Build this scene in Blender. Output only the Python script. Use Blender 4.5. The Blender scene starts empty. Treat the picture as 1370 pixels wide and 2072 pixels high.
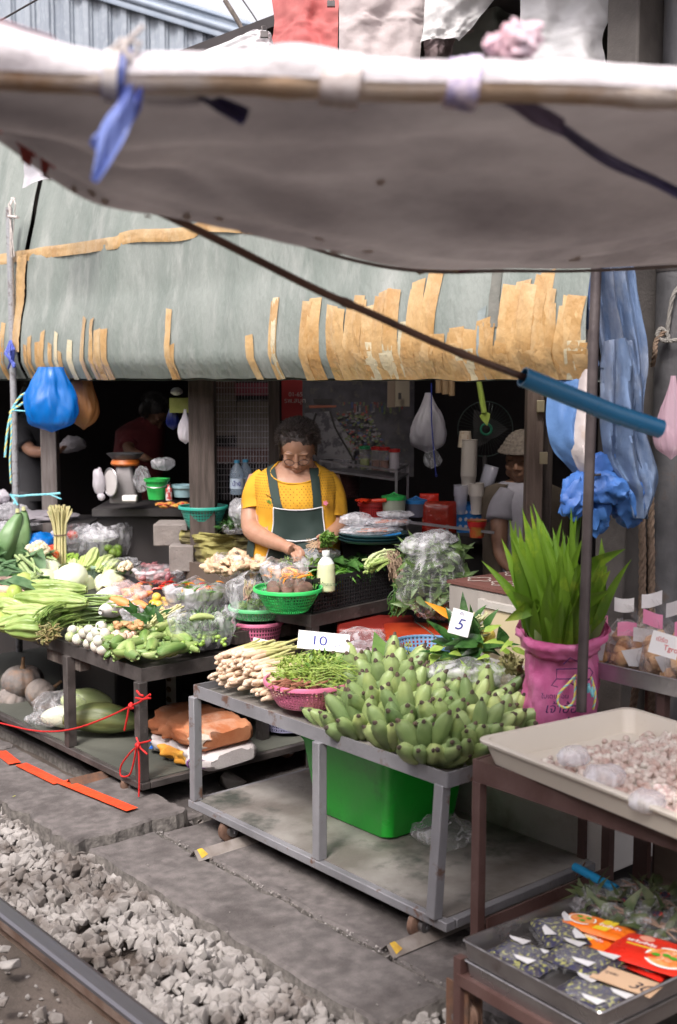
import bpy, bmesh, math, random
import numpy as np
from mathutils import Vector, Matrix, noise, Quaternion, Euler
random.seed(7)
V = Vector; PI = math.pi; R = math.radians
S = bpy.context.scene; COL = S.collection
# ------------------------------------------------------------------ camera geometry
CF, CCX, CCY, CH = 2433., 685., 1036., 1.65
PITCH = math.atan((1036-768)/CF); HEAD = R(49.8)
FW = V((math.cos(HEAD)*math.cos(PITCH), math.sin(HEAD)*math.cos(PITCH), -math.sin(PITCH)))
RT = V((math.sin(HEAD), -math.cos(HEAD), 0)); UP = RT.cross(FW)
def at(u, v, z=None, d=None, x=None, y=None):
    """photo direction -> the point of it at height z / depth d / plane x / plane y"""
    q = FW + RT*((u-CCX)/CF) - UP*((v-CCY)/CF)
    if z is not None: t = (z-CH)/q.z
    elif d is not None: t = d
    elif x is not None: t = x/q.x
    else: t = y/q.y
    return V((q.x*t, q.y*t, CH+q.z*t))
# ------------------------------------------------------------------ materials
_M = {}
def srgb(h):
    if isinstance(h, str):
        c = [int(h[i:i+2], 16)/255 for i in (0, 2, 4)]
        return tuple((x/12.92 if x <= .04045 else ((x+.055)/1.055)**2.4) for x in c)+(1,)
    return tuple(h)+(1,)
def nd(nt, t, **k):
    n = nt.nodes.new(t)
    for a, b in k.items():
        if a.startswith('i_'): n.inputs[a[2:].replace('_', ' ')].default_value = b
        else: setattr(n, a, b)
    return n
def mat(name, c1, c2=None, rough=.6, scale=6, bump=0., bscale=40, metal=0, var=.0, spec=.5, stretch=(1,1,1),
        c3=None, s3=2.5, lo=.35, hi=.65, lo3=.55, hi3=.7, sss=0, coat=0, transl=0, alpha=1, wave=None, world=False):
    if name in _M: return _M[name]
    m = bpy.data.materials.new(name); m.use_nodes = True; nt = m.node_tree; L = nt.links.new
    b = nt.nodes['Principled BSDF']; out = nt.nodes['Material Output']
    tc = nd(nt, 'ShaderNodeTexCoord'); oi = nd(nt, 'ShaderNodeObjectInfo')
    mp = nd(nt, 'ShaderNodeMapping'); mp.inputs['Scale'].default_value = stretch
    off = nd(nt, 'ShaderNodeVectorMath', operation='SCALE'); off.inputs[0].default_value = (37, 61, 23)
    L(oi.outputs['Random'], off.inputs['Scale'])
    ad = nd(nt, 'ShaderNodeVectorMath', operation='ADD')
    L(tc.outputs['Object'], ad.inputs[0]); L(off.outputs[0], ad.inputs[1]); L(ad.outputs[0], mp.inputs[0])
    vec = mp.outputs[0]
    def ramp(sock, a, c):
        r = nd(nt, 'ShaderNodeMapRange'); r.inputs['From Min'].default_value = a; r.inputs['From Max'].default_value = c
        L(sock, r.inputs['Value']); return r.outputs[0]
    def mix(f, a, c):
        x = nd(nt, 'ShaderNodeMix', data_type='RGBA'); L(f, x.inputs[0])
        for s, q in ((6, a), (7, c)):
            if isinstance(q, tuple): x.inputs[s].default_value = q
            else: L(q, x.inputs[s])
        return x.outputs[2]
    col = srgb(c1)
    n1 = nd(nt, 'ShaderNodeTexNoise'); n1.inputs['Scale'].default_value = scale; n1.inputs['Detail'].default_value = 5
    L(vec, n1.inputs['Vector'])
    if c2 is not None: col = mix(ramp(n1.outputs['Fac'], lo, hi), srgb(c1), srgb(c2))
    if c3 is not None:
        n3 = nd(nt, 'ShaderNodeTexNoise'); n3.inputs['Scale'].default_value = s3; n3.inputs['Detail'].default_value = 8
        n3.inputs['Roughness'].default_value = .65; L(vec, n3.inputs['Vector'])
        col = mix(ramp(n3.outputs['Fac'], lo3, hi3), col, srgb(c3))
    if var:
        mr = nd(nt, 'ShaderNodeMapRange'); mr.inputs['To Min'].default_value = 1-var; mr.inputs['To Max'].default_value = 1+var
        L(oi.outputs['Random'], mr.inputs['Value'])
        hs = nd(nt, 'ShaderNodeHueSaturation'); L(mr.outputs[0], hs.inputs['Value'])
        mh = nd(nt, 'ShaderNodeMapRange'); mh.inputs['To Min'].default_value = .5+var*.06; mh.inputs['To Max'].default_value = .5-var*.06
        L(oi.outputs['Random'], mh.inputs['Value']); L(mh.outputs[0], hs.inputs['Hue'])
        if isinstance(col, tuple): hs.inputs['Color'].default_value = col
        else: L(col, hs.inputs['Color'])
        col = hs.outputs[0]
    if isinstance(col, tuple): b.inputs['Base Color'].default_value = col
    else: L(col, b.inputs['Base Color'])
    b.inputs['Roughness'].default_value = rough; b.inputs['Metallic'].default_value = metal
    b.inputs['Specular IOR Level'].default_value = spec
    if sss: b.inputs['Subsurface Weight'].default_value = sss; b.inputs['Subsurface Radius'].default_value = (.02, .012, .006); b.inputs['Subsurface Scale'].default_value = .5
    if coat: b.inputs['Coat Weight'].default_value = coat; b.inputs['Coat Roughness'].default_value = .12
    if rough > .15 and c2 is not None:
        rr = nd(nt, 'ShaderNodeMapRange'); rr.inputs['To Min'].default_value = max(.05, rough-.13); rr.inputs['To Max'].default_value = min(1, rough+.13)
        L(n1.outputs['Fac'], rr.inputs['Value']); L(rr.outputs[0], b.inputs['Roughness'])
    if bump:
        nb = nd(nt, 'ShaderNodeTexNoise'); nb.inputs['Scale'].default_value = bscale; nb.inputs['Detail'].default_value = 4
        L(vec, nb.inputs['Vector'])
        bp = nd(nt, 'ShaderNodeBump'); bp.inputs['Strength'].default_value = min(1, bump); bp.inputs['Distance'].default_value = .35/bscale*max(1, bump)
        L(nb.outputs['Fac'], bp.inputs['Height']); L(bp.outputs[0], b.inputs['Normal'])
    sh = b.outputs[0]
    if transl:
        tl = nd(nt, 'ShaderNodeBsdfTranslucent')
        if isinstance(col, tuple): tl.inputs['Color'].default_value = col
        else: L(col, tl.inputs['Color'])
        ms = nd(nt, 'ShaderNodeMixShader'); ms.inputs[0].default_value = transl
        L(sh, ms.inputs[1]); L(tl.outputs[0], ms.inputs[2]); sh = ms.outputs[0]
    if alpha < 1:
        tr = nd(nt, 'ShaderNodeBsdfTransparent'); ms = nd(nt, 'ShaderNodeMixShader'); ms.inputs[0].default_value = alpha
        L(tr.outputs[0], ms.inputs[1]); L(sh, ms.inputs[2]); sh = ms.outputs[0]
    L(sh, out.inputs[0])
    _M[name] = m; return m
def film(name, tint='f4f4fa', dens=.28, rough=.18, wr=22, dens2=.75, stretch=(1,1,.35)):
    """thin crumpled plastic film: mostly clear, with milky streaks and sharp highlights"""
    if name in _M: return _M[name]
    m = bpy.data.materials.new(name); m.use_nodes = True; nt = m.node_tree; L = nt.links.new
    b = nt.nodes['Principled BSDF']; out = nt.nodes['Material Output']
    tc = nd(nt, 'ShaderNodeTexCoord'); mp = nd(nt, 'ShaderNodeMapping'); mp.inputs['Scale'].default_value = stretch
    L(tc.outputs['Object'], mp.inputs[0])
    n = nd(nt, 'ShaderNodeTexNoise'); n.inputs['Scale'].default_value = wr; n.inputs['Detail'].default_value = 5
    n.inputs['Distortion'].default_value = 1.2
    L(mp.outputs[0], n.inputs['Vector'])
    n2 = nd(nt, 'ShaderNodeTexNoise', noise_type='RIDGED_MULTIFRACTAL'); n2.inputs['Scale'].default_value = wr*1.1; n2.inputs['Detail'].default_value = 3
    L(mp.outputs[0], n2.inputs['Vector'])
    bp = nd(nt, 'ShaderNodeBump'); bp.inputs['Strength'].default_value = .9; bp.inputs['Distance'].default_value = .012
    L(n2.outputs['Fac'], bp.inputs['Height']); L(bp.outputs[0], b.inputs['Normal'])
    b.inputs['Base Color'].default_value = srgb(tint); b.inputs['Roughness'].default_value = rough
    b.inputs['Specular IOR Level'].default_value = .8
    tl = nd(nt, 'ShaderNodeBsdfTranslucent'); tl.inputs['Color'].default_value = srgb(tint)
    mz = nd(nt, 'ShaderNodeMixShader'); mz.inputs[0].default_value = .3; L(b.outputs[0], mz.inputs[1]); L(tl.outputs[0], mz.inputs[2])
    tr = nd(nt, 'ShaderNodeBsdfTransparent')
    mr = nd(nt, 'ShaderNodeMapRange'); mr.inputs['From Min'].default_value = .45; mr.inputs['From Max'].default_value = .68
    mr.inputs['To Min'].default_value = dens; mr.inputs['To Max'].default_value = dens2
    L(n.outputs['Fac'], mr.inputs['Value'])
    lw = nd(nt, 'ShaderNodeLayerWeight'); lw.inputs['Blend'].default_value = .25; L(bp.outputs[0], lw.inputs['Normal'])
    fm = nd(nt, 'ShaderNodeMath', operation='MULTIPLY'); fm.inputs[1].default_value = .3+dens; L(lw.outputs['Facing'], fm.inputs[0]); mx = nd(nt, 'ShaderNodeMath', operation='MAXIMUM'); L(mr.outputs[0], mx.inputs[0]); L(fm.outputs[0], mx.inputs[1])
    ms = nd(nt, 'ShaderNodeMixShader'); L(mx.outputs[0], ms.inputs[0]); L(tr.outputs[0], ms.inputs[1]); L(mz.outputs[0], ms.inputs[2])
    L(ms.outputs[0], out.inputs[0]); _M[name] = m; return m
# ------------------------------------------------------------------ mesh builder
def basis(d, ref=None):
    d = V(d).normalized(); ref = V(ref) if ref is not None else (V((0,0,1)) if abs(d.z) < .95 else V((1,0,0)))
    a = ref.cross(d)
    if a.length < 1e-5: a = V((1,0,0)).cross(d)
    a.normalize(); return a, d.cross(a).normalized()
class MB:
    def __init__(s): s.v = []; s.f = []; s.mi = []; s.m = 0
    def add(s, vs, fs):
        o = len(s.v); s.v += [tuple(p) for p in vs]; s.f += [tuple(i+o for i in f) for f in fs]; s.mi += [s.m]*len(fs); return s
    def mat(s, k): s.m = k; return s
    def box(s, c, d, rz=0, rot=None):
        c = V(c); h = V(d)*.5; M = (rot if rot is not None else Matrix.Rotation(rz, 3, 'Z'))
        vs = [c+M@V((x*h.x, y*h.y, z*h.z)) for x in (-1,1) for y in (-1,1) for z in (-1,1)]
        return s.add(vs, [(0,1,3,2),(4,6,7,5),(0,4,5,1),(2,3,7,6),(0,2,6,4),(1,5,7,3)])
    def bar(s, p, q, w, h, ref=None):
        p, q = V(p), V(q); a, b = basis(q-p, ref); vs = []
        for c in (p, q): vs += [c+a*w/2*i+b*h/2*j for i, j in ((-1,-1),(1,-1),(1,1),(-1,1))]
        return s.add(vs, [(3,2,1,0),(4,5,6,7)]+[(k,(k+1)%4,(k+1)%4+4,k+4) for k in range(4)])
    def tube(s, pts, r, n=8, cap=True, flat=1., ref=None):
        pts = [V(p) for p in pts]; m = len(pts); rr = r if hasattr(r, '__len__') else [r]*m; vs = []; prev = None
        for i, p in enumerate(pts):
            d = (pts[min(i+1, m-1)]-pts[max(i-1, 0)])
            a, b = basis(d, ref) if prev is None else (None, None)
            if prev is not None:
                dn = d.normalized(); a = prev-dn*prev.dot(dn)
                if a.length < 1e-6: a = basis(d)[0]
                a.normalize(); b = dn.cross(a)
            prev = a
            vs += [p+(a*math.cos(2*PI*k/n)+b*math.sin(2*PI*k/n)*flat)*rr[i] for k in range(n)]
        fs = [(i*n+k, i*n+(k+1)%n, (i+1)*n+(k+1)%n, (i+1)*n+k) for i in range(m-1) for k in range(n)]
        if cap: fs += [tuple(range(n))[::-1], tuple((m-1)*n+k for k in range(n))]
        return s.add(vs, fs)
    def lathe(s, prof, c=(0,0,0), n=24, M=None, closed=False, wob=0):
        c = V(c); vs = []; m = len(prof)
        for r, z in prof:
            for k in range(n):
                a = 2*PI*k/n; q = V((r*math.cos(a), r*math.sin(a), z))
                vs.append(c+(M@q if M is not None else q))
        fs = [(i*n+k, i*n+(k+1)%n, (i+1)*n+(k+1)%n, (i+1)*n+k) for i in range(m-1) for k in range(n)]
        if closed: fs += [tuple(range(n))[::-1], tuple((m-1)*n+k for k in range(n))]
        return s.add(vs, fs)
    def grid(s, fn, nu, nv):
        vs = [fn(i/nu, j/nv) for j in range(nv+1) for i in range(nu+1)]
        return s.add(vs, [(j*(nu+1)+i, j*(nu+1)+i+1, (j+1)*(nu+1)+i+1, (j+1)*(nu+1)+i) for j in range(nv) for i in range(nu)])
    def blob(s, c, r, nz=.15, fr=2., seed=0, sub=3, M=None, ridge=0):
        bm = bmesh.new(); bmesh.ops.create_icosphere(bm, subdivisions=sub, radius=1)
        c = V(c); r = V(r) if hasattr(r, '__len__') else V((r,r,r)); o = V((seed*7.3, seed*3.1, seed*1.7)); vs = []
        for q in bm.verts:
            n_ = noise.fractal(q.co*fr+o, .9, 2., 3)*nz
            if ridge: n_ += (abs(noise.noise(q.co*fr*2.2+o))-.25)*ridge
            p = q.co*(1+n_); p = V((p.x*r.x, p.y*r.y, p.z*r.z)); vs.append(c+(M@p if M is not None else p))
        s.add(vs, [tuple(w.index for w in f.verts) for f in bm.faces]); bm.free(); return s
    def leaf(s, p, d, n, L, W, bend=.3, seg=4, fold=.25, shape=.5):
        p, d = V(p), V(d).normalized(); n = V(n); side = d.cross(n)
        if side.length < 1e-4: side = basis(d)[0]
        side.normalize(); n = side.cross(d); vs = []
        for i in range(seg+1):
            t = i/seg; w = W*math.sin(PI*min(.999, max(.03, t**shape*.97+.02)))*.5
            c = p+d*(L*t)-n*(bend*L*t*t)
            vs += [c-side*w+n*w*fold, c, c+side*w+n*w*fold]
        fs = []
        for i in range(seg): a = i*3; fs += [(a,a+1,a+4,a+3),(a+1,a+2,a+5,a+4)]
        return s.add(vs, fs)
    def rotscale(s, M):
        s.v = [tuple(M@V(p)) for p in s.v]; return s
    def mesh(s, name, mats, smooth=True, ang=40):
        me = bpy.data.meshes.new(name); me.from_pydata(s.v, [], s.f)
        for m in (mats if isinstance(mats, (list, tuple)) else [mats]): me.materials.append(m)
        if any(s.mi): me.polygons.foreach_set('material_index', s.mi)
        me.polygons.foreach_set('use_smooth', [smooth]*len(s.f)); me.update()
        if smooth and ang < 180: me.set_sharp_from_angle(angle=R(ang))
        return me
    def build(s, name, mats, parent=None, smooth=True, ang=40, bevel=0, label=None, cat=None, group=None, kind=None, origin=None):
        off = V((0,0,0))
        if parent is not None: off = wloc(parent)
        elif origin is not None: off = V(origin)
        elif cat is not None and s.v:
            a = np.array(s.v); off = V(((a[:,0].min()+a[:,0].max())/2, (a[:,1].min()+a[:,1].max())/2, a[:,2].min()))
        if off.length: s.v = [(x-off.x, y-off.y, z-off.z) for x, y, z in s.v]
        o = bpy.data.objects.new(name, s.mesh(name, mats, smooth, ang)); COL.objects.link(o)
        if parent is not None: o.parent = parent
        else: o.location = off
        if bevel: bv = o.modifiers.new('b', 'BEVEL'); bv.width = bevel; bv.segments = 2; bv.limit_method = 'ANGLE'; bv.angle_limit = R(50)
        return tag(o, label, cat, group, kind)
def wloc(o):
    p = V((0,0,0))
    while o is not None: p += o.location; o = o.parent
    return p
def tag(o, label=None, cat=None, group=None, kind=None):
    if label: o['label'] = label
    if cat: o['category'] = cat
    if group: o['group'] = group
    if kind: o['kind'] = kind
    return o
def thing(name, label, cat, loc, group=None):
    o = bpy.data.objects.new(name, None); o.empty_display_size = .05; COL.objects.link(o); o.location = V(loc)
    return tag(o, label, cat, group)
def dup(o, loc=None, rot=None, sc=None, label=None, parent=None, group=None):
    c = o.copy(); COL.objects.link(c); c.parent = parent
    for ch in list(o.children): dup(ch, parent=c)
    if loc is not None: c.location = V(loc)
    if rot is not None: c.rotation_euler = rot
    if sc is not None: c.scale = (sc,)*3 if not hasattr(sc, '__len__') else sc
    if label: c['label'] = label
    if group: c['group'] = group
    return c
def aim(d, roll=0.):
    """euler that turns local +Z onto d"""
    q = V(d).normalized().to_track_quat('Z', 'Y'); return (q @ Quaternion((0,0,1), roll)).to_euler()
def writing(txt, p, right, up, size, m, parent=None, name='lettering', thick=.0006, shear=0, bold=0):
    """lettering as a real raised mesh; p = lower left corner"""
    cu = bpy.data.curves.new('t', 'FONT'); cu.body = txt; cu.size = size; cu.extrude = thick; cu.shear = shear; cu.offset = bold
    o = bpy.data.objects.new('t', cu); COL.objects.link(o)
    dg = bpy.context.evaluated_depsgraph_get(); me = bpy.data.meshes.new_from_object(o.evaluated_get(dg)); bpy.data.objects.remove(o)
    r_, u_ = V(right).normalized(), V(up).normalized(); n_ = r_.cross(u_); p = V(p)
    b = MB(); b.add([p+r_*q.co.x+u_*q.co.y+n_*(q.co.z+thick+.0012) for q in me.vertices], [tuple(f.vertices) for f in me.polygons])
    return b.build(name, m, parent, smooth=False)
def stroke(pts, m, parent, w=.002, name='lettering'):
    b = MB()
    for pl in pts: b.tube(pl, w, 5)
    return b.build(name, m, parent)
def lerp(a, b, t): return a+(b-a)*t
def poly(pl, t):
    """point on polyline at parameter 0..1, smooth-ish"""
    m = len(pl)-1; x = min(m-1e-6, max(0, t*m)); i = int(x); f = x-i
    p0, p1, p2, p3 = pl[max(0, i-1)], pl[i], pl[i+1], pl[min(m, i+2)]
    return .5*((2*p1)+(p2-p0)*f+(2*p0-5*p1+4*p2-p3)*f*f+(3*p1-p0-3*p2+p3)*f**3)
U = random.uniform
# ================================================================== camera, world, sun
cam = bpy.data.cameras.new('camera'); co = bpy.data.objects.new('camera', cam); COL.objects.link(co); S.camera = co
co.location = (0, 0, CH)
co.matrix_world = Matrix.Translation((0,0,CH)) @ Matrix((RT, UP, -FW)).transposed().to_4x4()
cam.sensor_fit = 'VERTICAL'; cam.sensor_height = 36; cam.sensor_width = 36*1370/2072; cam.lens = CF/2072*36
cam.clip_start = .05; cam.clip_end = 3000
cam.dof.use_dof = True; cam.dof.focus_distance = 4.6; cam.dof.aperture_fstop = 2.8
W = bpy.data.worlds.new("World"); S.world = W; W.use_nodes = True; nt = W.node_tree
bg = nt.nodes['Background']; sky = nd(nt, 'ShaderNodeTexSky', sky_type='NISHITA'); sky.sun_disc = False
SUN_EL, SUN_AZ = R(52), R(205)
sky.sun_elevation = SUN_EL; sky.sun_rotation = PI/2-SUN_AZ; sky.air_density = 1.5; sky.dust_density = 5
hs = nd(nt, 'ShaderNodeHueSaturation'); hs.inputs['Saturation'].default_value = .22; hs.inputs['Value'].default_value = 1.9
nt.links.new(sky.outputs[0], hs.inputs['Color']); wm_ = nd(nt, 'ShaderNodeMix', data_type='RGBA', blend_type='MULTIPLY'); wm_.inputs[0].default_value = 1; wm_.inputs[7].default_value = (1.07, 1.0, 1.02, 1); nt.links.new(hs.outputs[0], wm_.inputs[6]); nt.links.new(wm_.outputs[2], bg.inputs['Color'])
bg.inputs['Strength'].default_value = .15
sl = bpy.data.lights.new('sun', 'SUN'); sl.energy = 3.2; sl.angle = R(14); sl.color = (1, .945, .87)
so = bpy.data.objects.new('sun', sl); COL.objects.link(so)
so.rotation_euler = aim((math.cos(SUN_AZ)*math.cos(SUN_EL), math.sin(SUN_AZ)*math.cos(SUN_EL), math.sin(SUN_EL)))
S.view_settings.view_transform = 'Standard'; S.view_settings.look = 'None'; S.view_settings.exposure = 0
S.cycles.transparent_max_bounces = 24; S.cycles.max_bounces = 8; S.cycles.diffuse_bounces = 4
S.cycles.sample_clamp_indirect = 4; S.cycles.use_denoising = True; S.cycles.caustics_reflective = False; S.cycles.caustics_refractive = False

# ================================================================== materials in common
soil = mat('soil', (.06,.048,.04), (.11,.088,.075), .95, 3, 1, 60, c3=(.035,.03,.027), s3=1.2)
conc = mat('slab_concrete', (.1,.09,.087), (.17,.152,.147), .86, 22, .9, 160, c3=(.058,.05,.048), s3=4.5, lo3=.46, hi3=.72)
conc_edge = mat('broken_concrete', (.2,.185,.17), (.1,.09,.085), .95, 40, 1, 90)
stone = mat('ballast_stone', (.2,.185,.175), (.36,.34,.325), .9, 7, .35, 160, c3=(.12,.1,.088), s3=4, lo3=.46, hi3=.62)
rail_top = mat('rail_polished', (.42,.42,.47), (.27,.26,.28), .3, 3, .1, 90, metal=.9, stretch=(1,.05,1), c3=(.16,.1,.07), s3=30, lo3=.6, hi3=.8)
rail_side = mat('rail_rust', (.13,.08,.06), (.2,.145,.12), .8, 12, .4, 90, c3=(.06,.045,.04))
steel_dk = mat('dark_worn_steel', (.065,.058,.056), (.13,.115,.11), .5, 9, .35, 70, metal=.35, c3=(.24,.21,.2), s3=14, lo3=.6, hi3=.78)
steel_gr = mat('grey_painted_steel', (.2,.2,.215), (.285,.285,.305), .48, 5, .3, 60, metal=.2, c3=(.16,.09,.065), s3=11, lo3=.59, hi3=.66)
steel_sh = mat('worn_shelf_sheet', (.2,.18,.165), (.36,.34,.32), .5, 6, .3, 50, metal=.2, c3=(.07,.08,.07), s3=4.4, lo3=.5, hi3=.66)
rustm = mat('rusty_steel', (.2,.1,.06), (.13,.08,.06), .75, 30, .6, 90, metal=.3)
wheelm = mat('caster_wheel', (.1,.055,.038), (.2,.12,.085), .6, 25, .2, 60)
zinc = mat('zinc_steel', (.42,.42,.44), (.25,.24,.24), .38, 30, .2, 90, metal=.85)
brownp = mat('brown_painted_steel', (.085,.045,.04), (.125,.075,.068), .45, 8, .25, 60, c3=(.24,.18,.16), s3=16, lo3=.66, hi3=.76)
orange_tape = mat('orange_tape', (.85,.09,.03), (.72,.07,.03), .4, 9, .5, 30, stretch=(1,1,1))
wood_dk = mat('weathered_wood', (.09,.07,.062), (.045,.035,.03), .8, 8, .6, 60, stretch=(6,6,.6))
wood_gr = mat('grey_wood', (.17,.145,.13), (.09,.075,.065), .85, 8, .6, 50, stretch=(6,6,.5))
dark = mat('soot_dark', (.022,.02,.021), (.035,.03,.03), .8, 4)

# ================================================================== ground, slabs, ballast, rail
g = MB(); g.grid(lambda a, b: V((-400+a*800, -400+b*800, -.075)), 8, 8); g.build('ground', soil, kind='structure')
def slab_mb(x0, x1, y0, y1, z0, z1, seed, tilt=0, n=26, chip=.012):
    o = V((seed*5.1, seed*2.3, 0)); b = MB()
    def edge(x, y): return noise.noise(V((x*9, y*9, 0))+o)*chip+noise.noise(V((x*31, y*31, 2))+o)*chip*.5
    ring = []
    for i in range(n): ring.append((lerp(x0, x1, i/n), y0, 0, -1))
    for i in range(n*2): ring.append((x1, lerp(y0, y1, i/n/2), 1, 0))
    for i in range(n): ring.append((lerp(x1, x0, i/n), y1, 0, 1))
    for i in range(n*2): ring.append((x0, lerp(y1, y0, i/n/2), -1, 0))
    m = len(ring); vs = []
    for k, (off, z) in enumerate(((.0, z0), (.004, z0+.5*(z1-z0)), (0, z1-.008), (-.009, z1))):
        for (x, y, nx, ny) in ring:
            e = edge(x, y)+off
            vs.append((x+nx*e, y+ny*e, z+tilt*(x-x0)+noise.noise(V((x*3, y*3, 5)))*.002))
    fs = [(k*m+i, k*m+(i+1) % m, (k+1)*m+(i+1) % m, (k+1)*m+i) for k in range(3) for i in range(m)]
    b.add(vs, []); b.mat(1).add([], []); b.f += fs[:2*m]; b.mi += [1]*2*m; b.f += fs[2*m:]; b.mi += [0]*m
    b.f.append(tuple(3*m+i for i in range(m))); b.mi.append(0); return b
def slab(*a, lab, **k):
    slab_mb(*a, **k).build('paving_slab', [conc, conc_edge], smooth=False, kind='structure')
slab(1.975, 2.235, 2.17, 3.70, -.1, 0, 1, lab='')
slab(2.25, 2.53, 2.44, 3.66, -.1, .002, 2, lab='')
slab(2.54, 3.4, 2.5, 3.6, -.1, -.012, 3, lab='')
slab(2.25, 2.55, 1.55, 2.425, -.1, -.004, 4, lab='')
slab(1.93, 2.40, 3.735, 4.33, -.09, .022, 5, tilt=.03, chip=.025, lab='')
slab(1.93, 2.30, 4.36, 4.98, -.1, .0, 6, lab='')
slab(1.94, 2.3, 5.0, 5.9, -.1, .004, 7, lab='')
slab(2.42, 3.3, 3.8, 5.9, -.12, -.03, 8, lab='')
b = MB()
for (u0, v0, u1, v1, w) in ((0, 1518, 30, 1542, 30), (42, 1543, 120, 1581, 24), (126, 1593, 268, 1652, 22)):
    p, q = at(u0, v0, z=.014), at(u1, v1, z=.014)
    zz = .006 if u0 < 120 else .03
    d = (q-p).normalized(); s_ = V((-d.y, d.x, 0))*.027; n_ = 10
    b.grid(lambda s, t: V((lerp(p.x, q.x, s), lerp(p.y, q.y, s), zz+.0025+(abs(noise.noise(V((s*12, t*3, u0))))*.006 if u0 < 20 else .001*noise.noise(V((s*9, t*2, 1))))+.03*max(0, lerp(p.x, q.x, s)-1.93)*(u0 > 120)))+s_*(t*2-1), n_, 4)
b.build('floor_tape', orange_tape, smooth=True, label='broken line of orange tape stuck on the paving slabs', cat='tape')
# ballast: angular stones, nobody could count them
def hulls(k, n=13):
    out = []
    for i in range(k):
        bm = bmesh.new()
        for _ in range(n):
            q = V((random.gauss(0,1), random.gauss(0,1), random.gauss(0,1))).normalized(); bm.verts.new((q.x*U(.85,1.15), q.y*U(.65,.95), q.z*U(.5,.8)))
        r = bmesh.ops.convex_hull(bm, input=bm.verts)
        bmesh.ops.delete(bm, geom=[q for q in bm.verts if not q.link_faces], context='VERTS')
        bmesh.ops.bevel(bm, geom=bm.edges[:], offset=.045, segments=1, affect='EDGES')
        bm.verts.ensure_lookup_table()
        out.append((np.array([q.co[:] for q in bm.verts]), [tuple(w.index for w in f.verts) for f in bm.faces])); bm.free()
    return out
HU = hulls(16)
def rocks(b, n, x0, x1, y0, y1, zf, s0, s1):
    for _ in range(n):
        x, y = U(x0, x1), U(y0, y1); s = U(s0, s1)*(1.25 if random.random() < .12 else 1); hv, hf = random.choice(HU)
        M = np.array(Euler((U(0,6.3), U(0,6.3), U(0,6.3))).to_matrix())
        vs = hv@M.T*s+np.array([x, y, zf(x, y)+U(-.006, .012)]); b.add(vs.tolist(), hf)
b = MB()
zb = lambda x, y: -.052+.018*noise.noise(V((x*3, y*3, 0)))+(.02 if 1.7 < x < 1.9 else 0)
rocks(b, 2500, 1.6, 1.99, 1.9, 5.9, zb, .016, .036); rocks(b, 900, 1.59, 2.0, 1.9, 5.9, lambda x, y: zb(x, y), .006, .014)
rocks(b, 10, 1.2, 1.46, 2.7, 3.6, lambda x, y: -.06, .015, .03); rocks(b, 60, 1.97, 2.9, 2.2, 4.3, lambda x, y: .003, .002, .005); rocks(b, 150, 2.235, 2.252, 2.2, 3.7, lambda x, y: -.004, .002, .006); rocks(b, 420, 1.9, 2.3, 1.6, 2.17, lambda x, y: -.05, .016, .032)
rocks(b, 500, 2.3, 3.4, 3.3, 3.85, lambda x, y: -.06, .012, .028)
b.build('ballast', stone, smooth=False, kind='stuff')
b = MB(); rocks(b, 260, 1.15, 1.47, 2.3, 4.2, lambda x, y: -.07, .004, .012); b.build('track_grit', stone, smooth=False, kind='stuff')
for i, (u, v, s) in enumerate(((18, 1960, .042), (5, 2040, .03), (385, 1580, .075), (470, 1592, .07), (10, 1925, .02))):
    p = at(u, v, z=-.03); b = MB(); hv, hf = HU[i]; b.add((hv*s+np.array(p[:])+[0,0,s*.4]).tolist(), hf)
    b.build('stone', stone, smooth=False, label=['pale angular stone beside the rail, in the lower left corner', 'small stone at the foot of the rail, lowest in the picture', 'rounded dark stone under the front of the dark cart', 'flat stone under the dark cart, the one nearer the grey cart', 'little pebble beside the pale angular stone'][i], cat='stone')
# rail
b = MB(); RX = 1.557
prof = [(RX-.07,0),(RX-.066,.006),(RX-.055,.009),(RX-.015,.009),(RX-.004,.006),(RX,0),(RX-.002,-.028),(RX-.024,-.04),(RX-.028,-.1),(RX+.02,-.125),(RX-.09,-.125),(RX-.042,-.1),(RX-.046,-.04),(RX-.068,-.028)]
n = len(prof)
for seg, (ya, yb) in enumerate(((-1, 60),)):
    vs = [(x, ya, z) for x, z in prof]+[(x, yb, z) for x, z in prof]
    for i in range(n):
        b.mat(0 if i < 5 else 1).add([vs[i], vs[(i+1) % n], vs[(i+1) % n+n], vs[i+n]], [(3,2,1,0)])
b.build('railway_rail', [rail_top, rail_side], smooth=True, ang=25, label='steel railway rail with polished top running past the stalls', cat='rail', origin=(RX-.035, 2.5, -.12))

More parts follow.
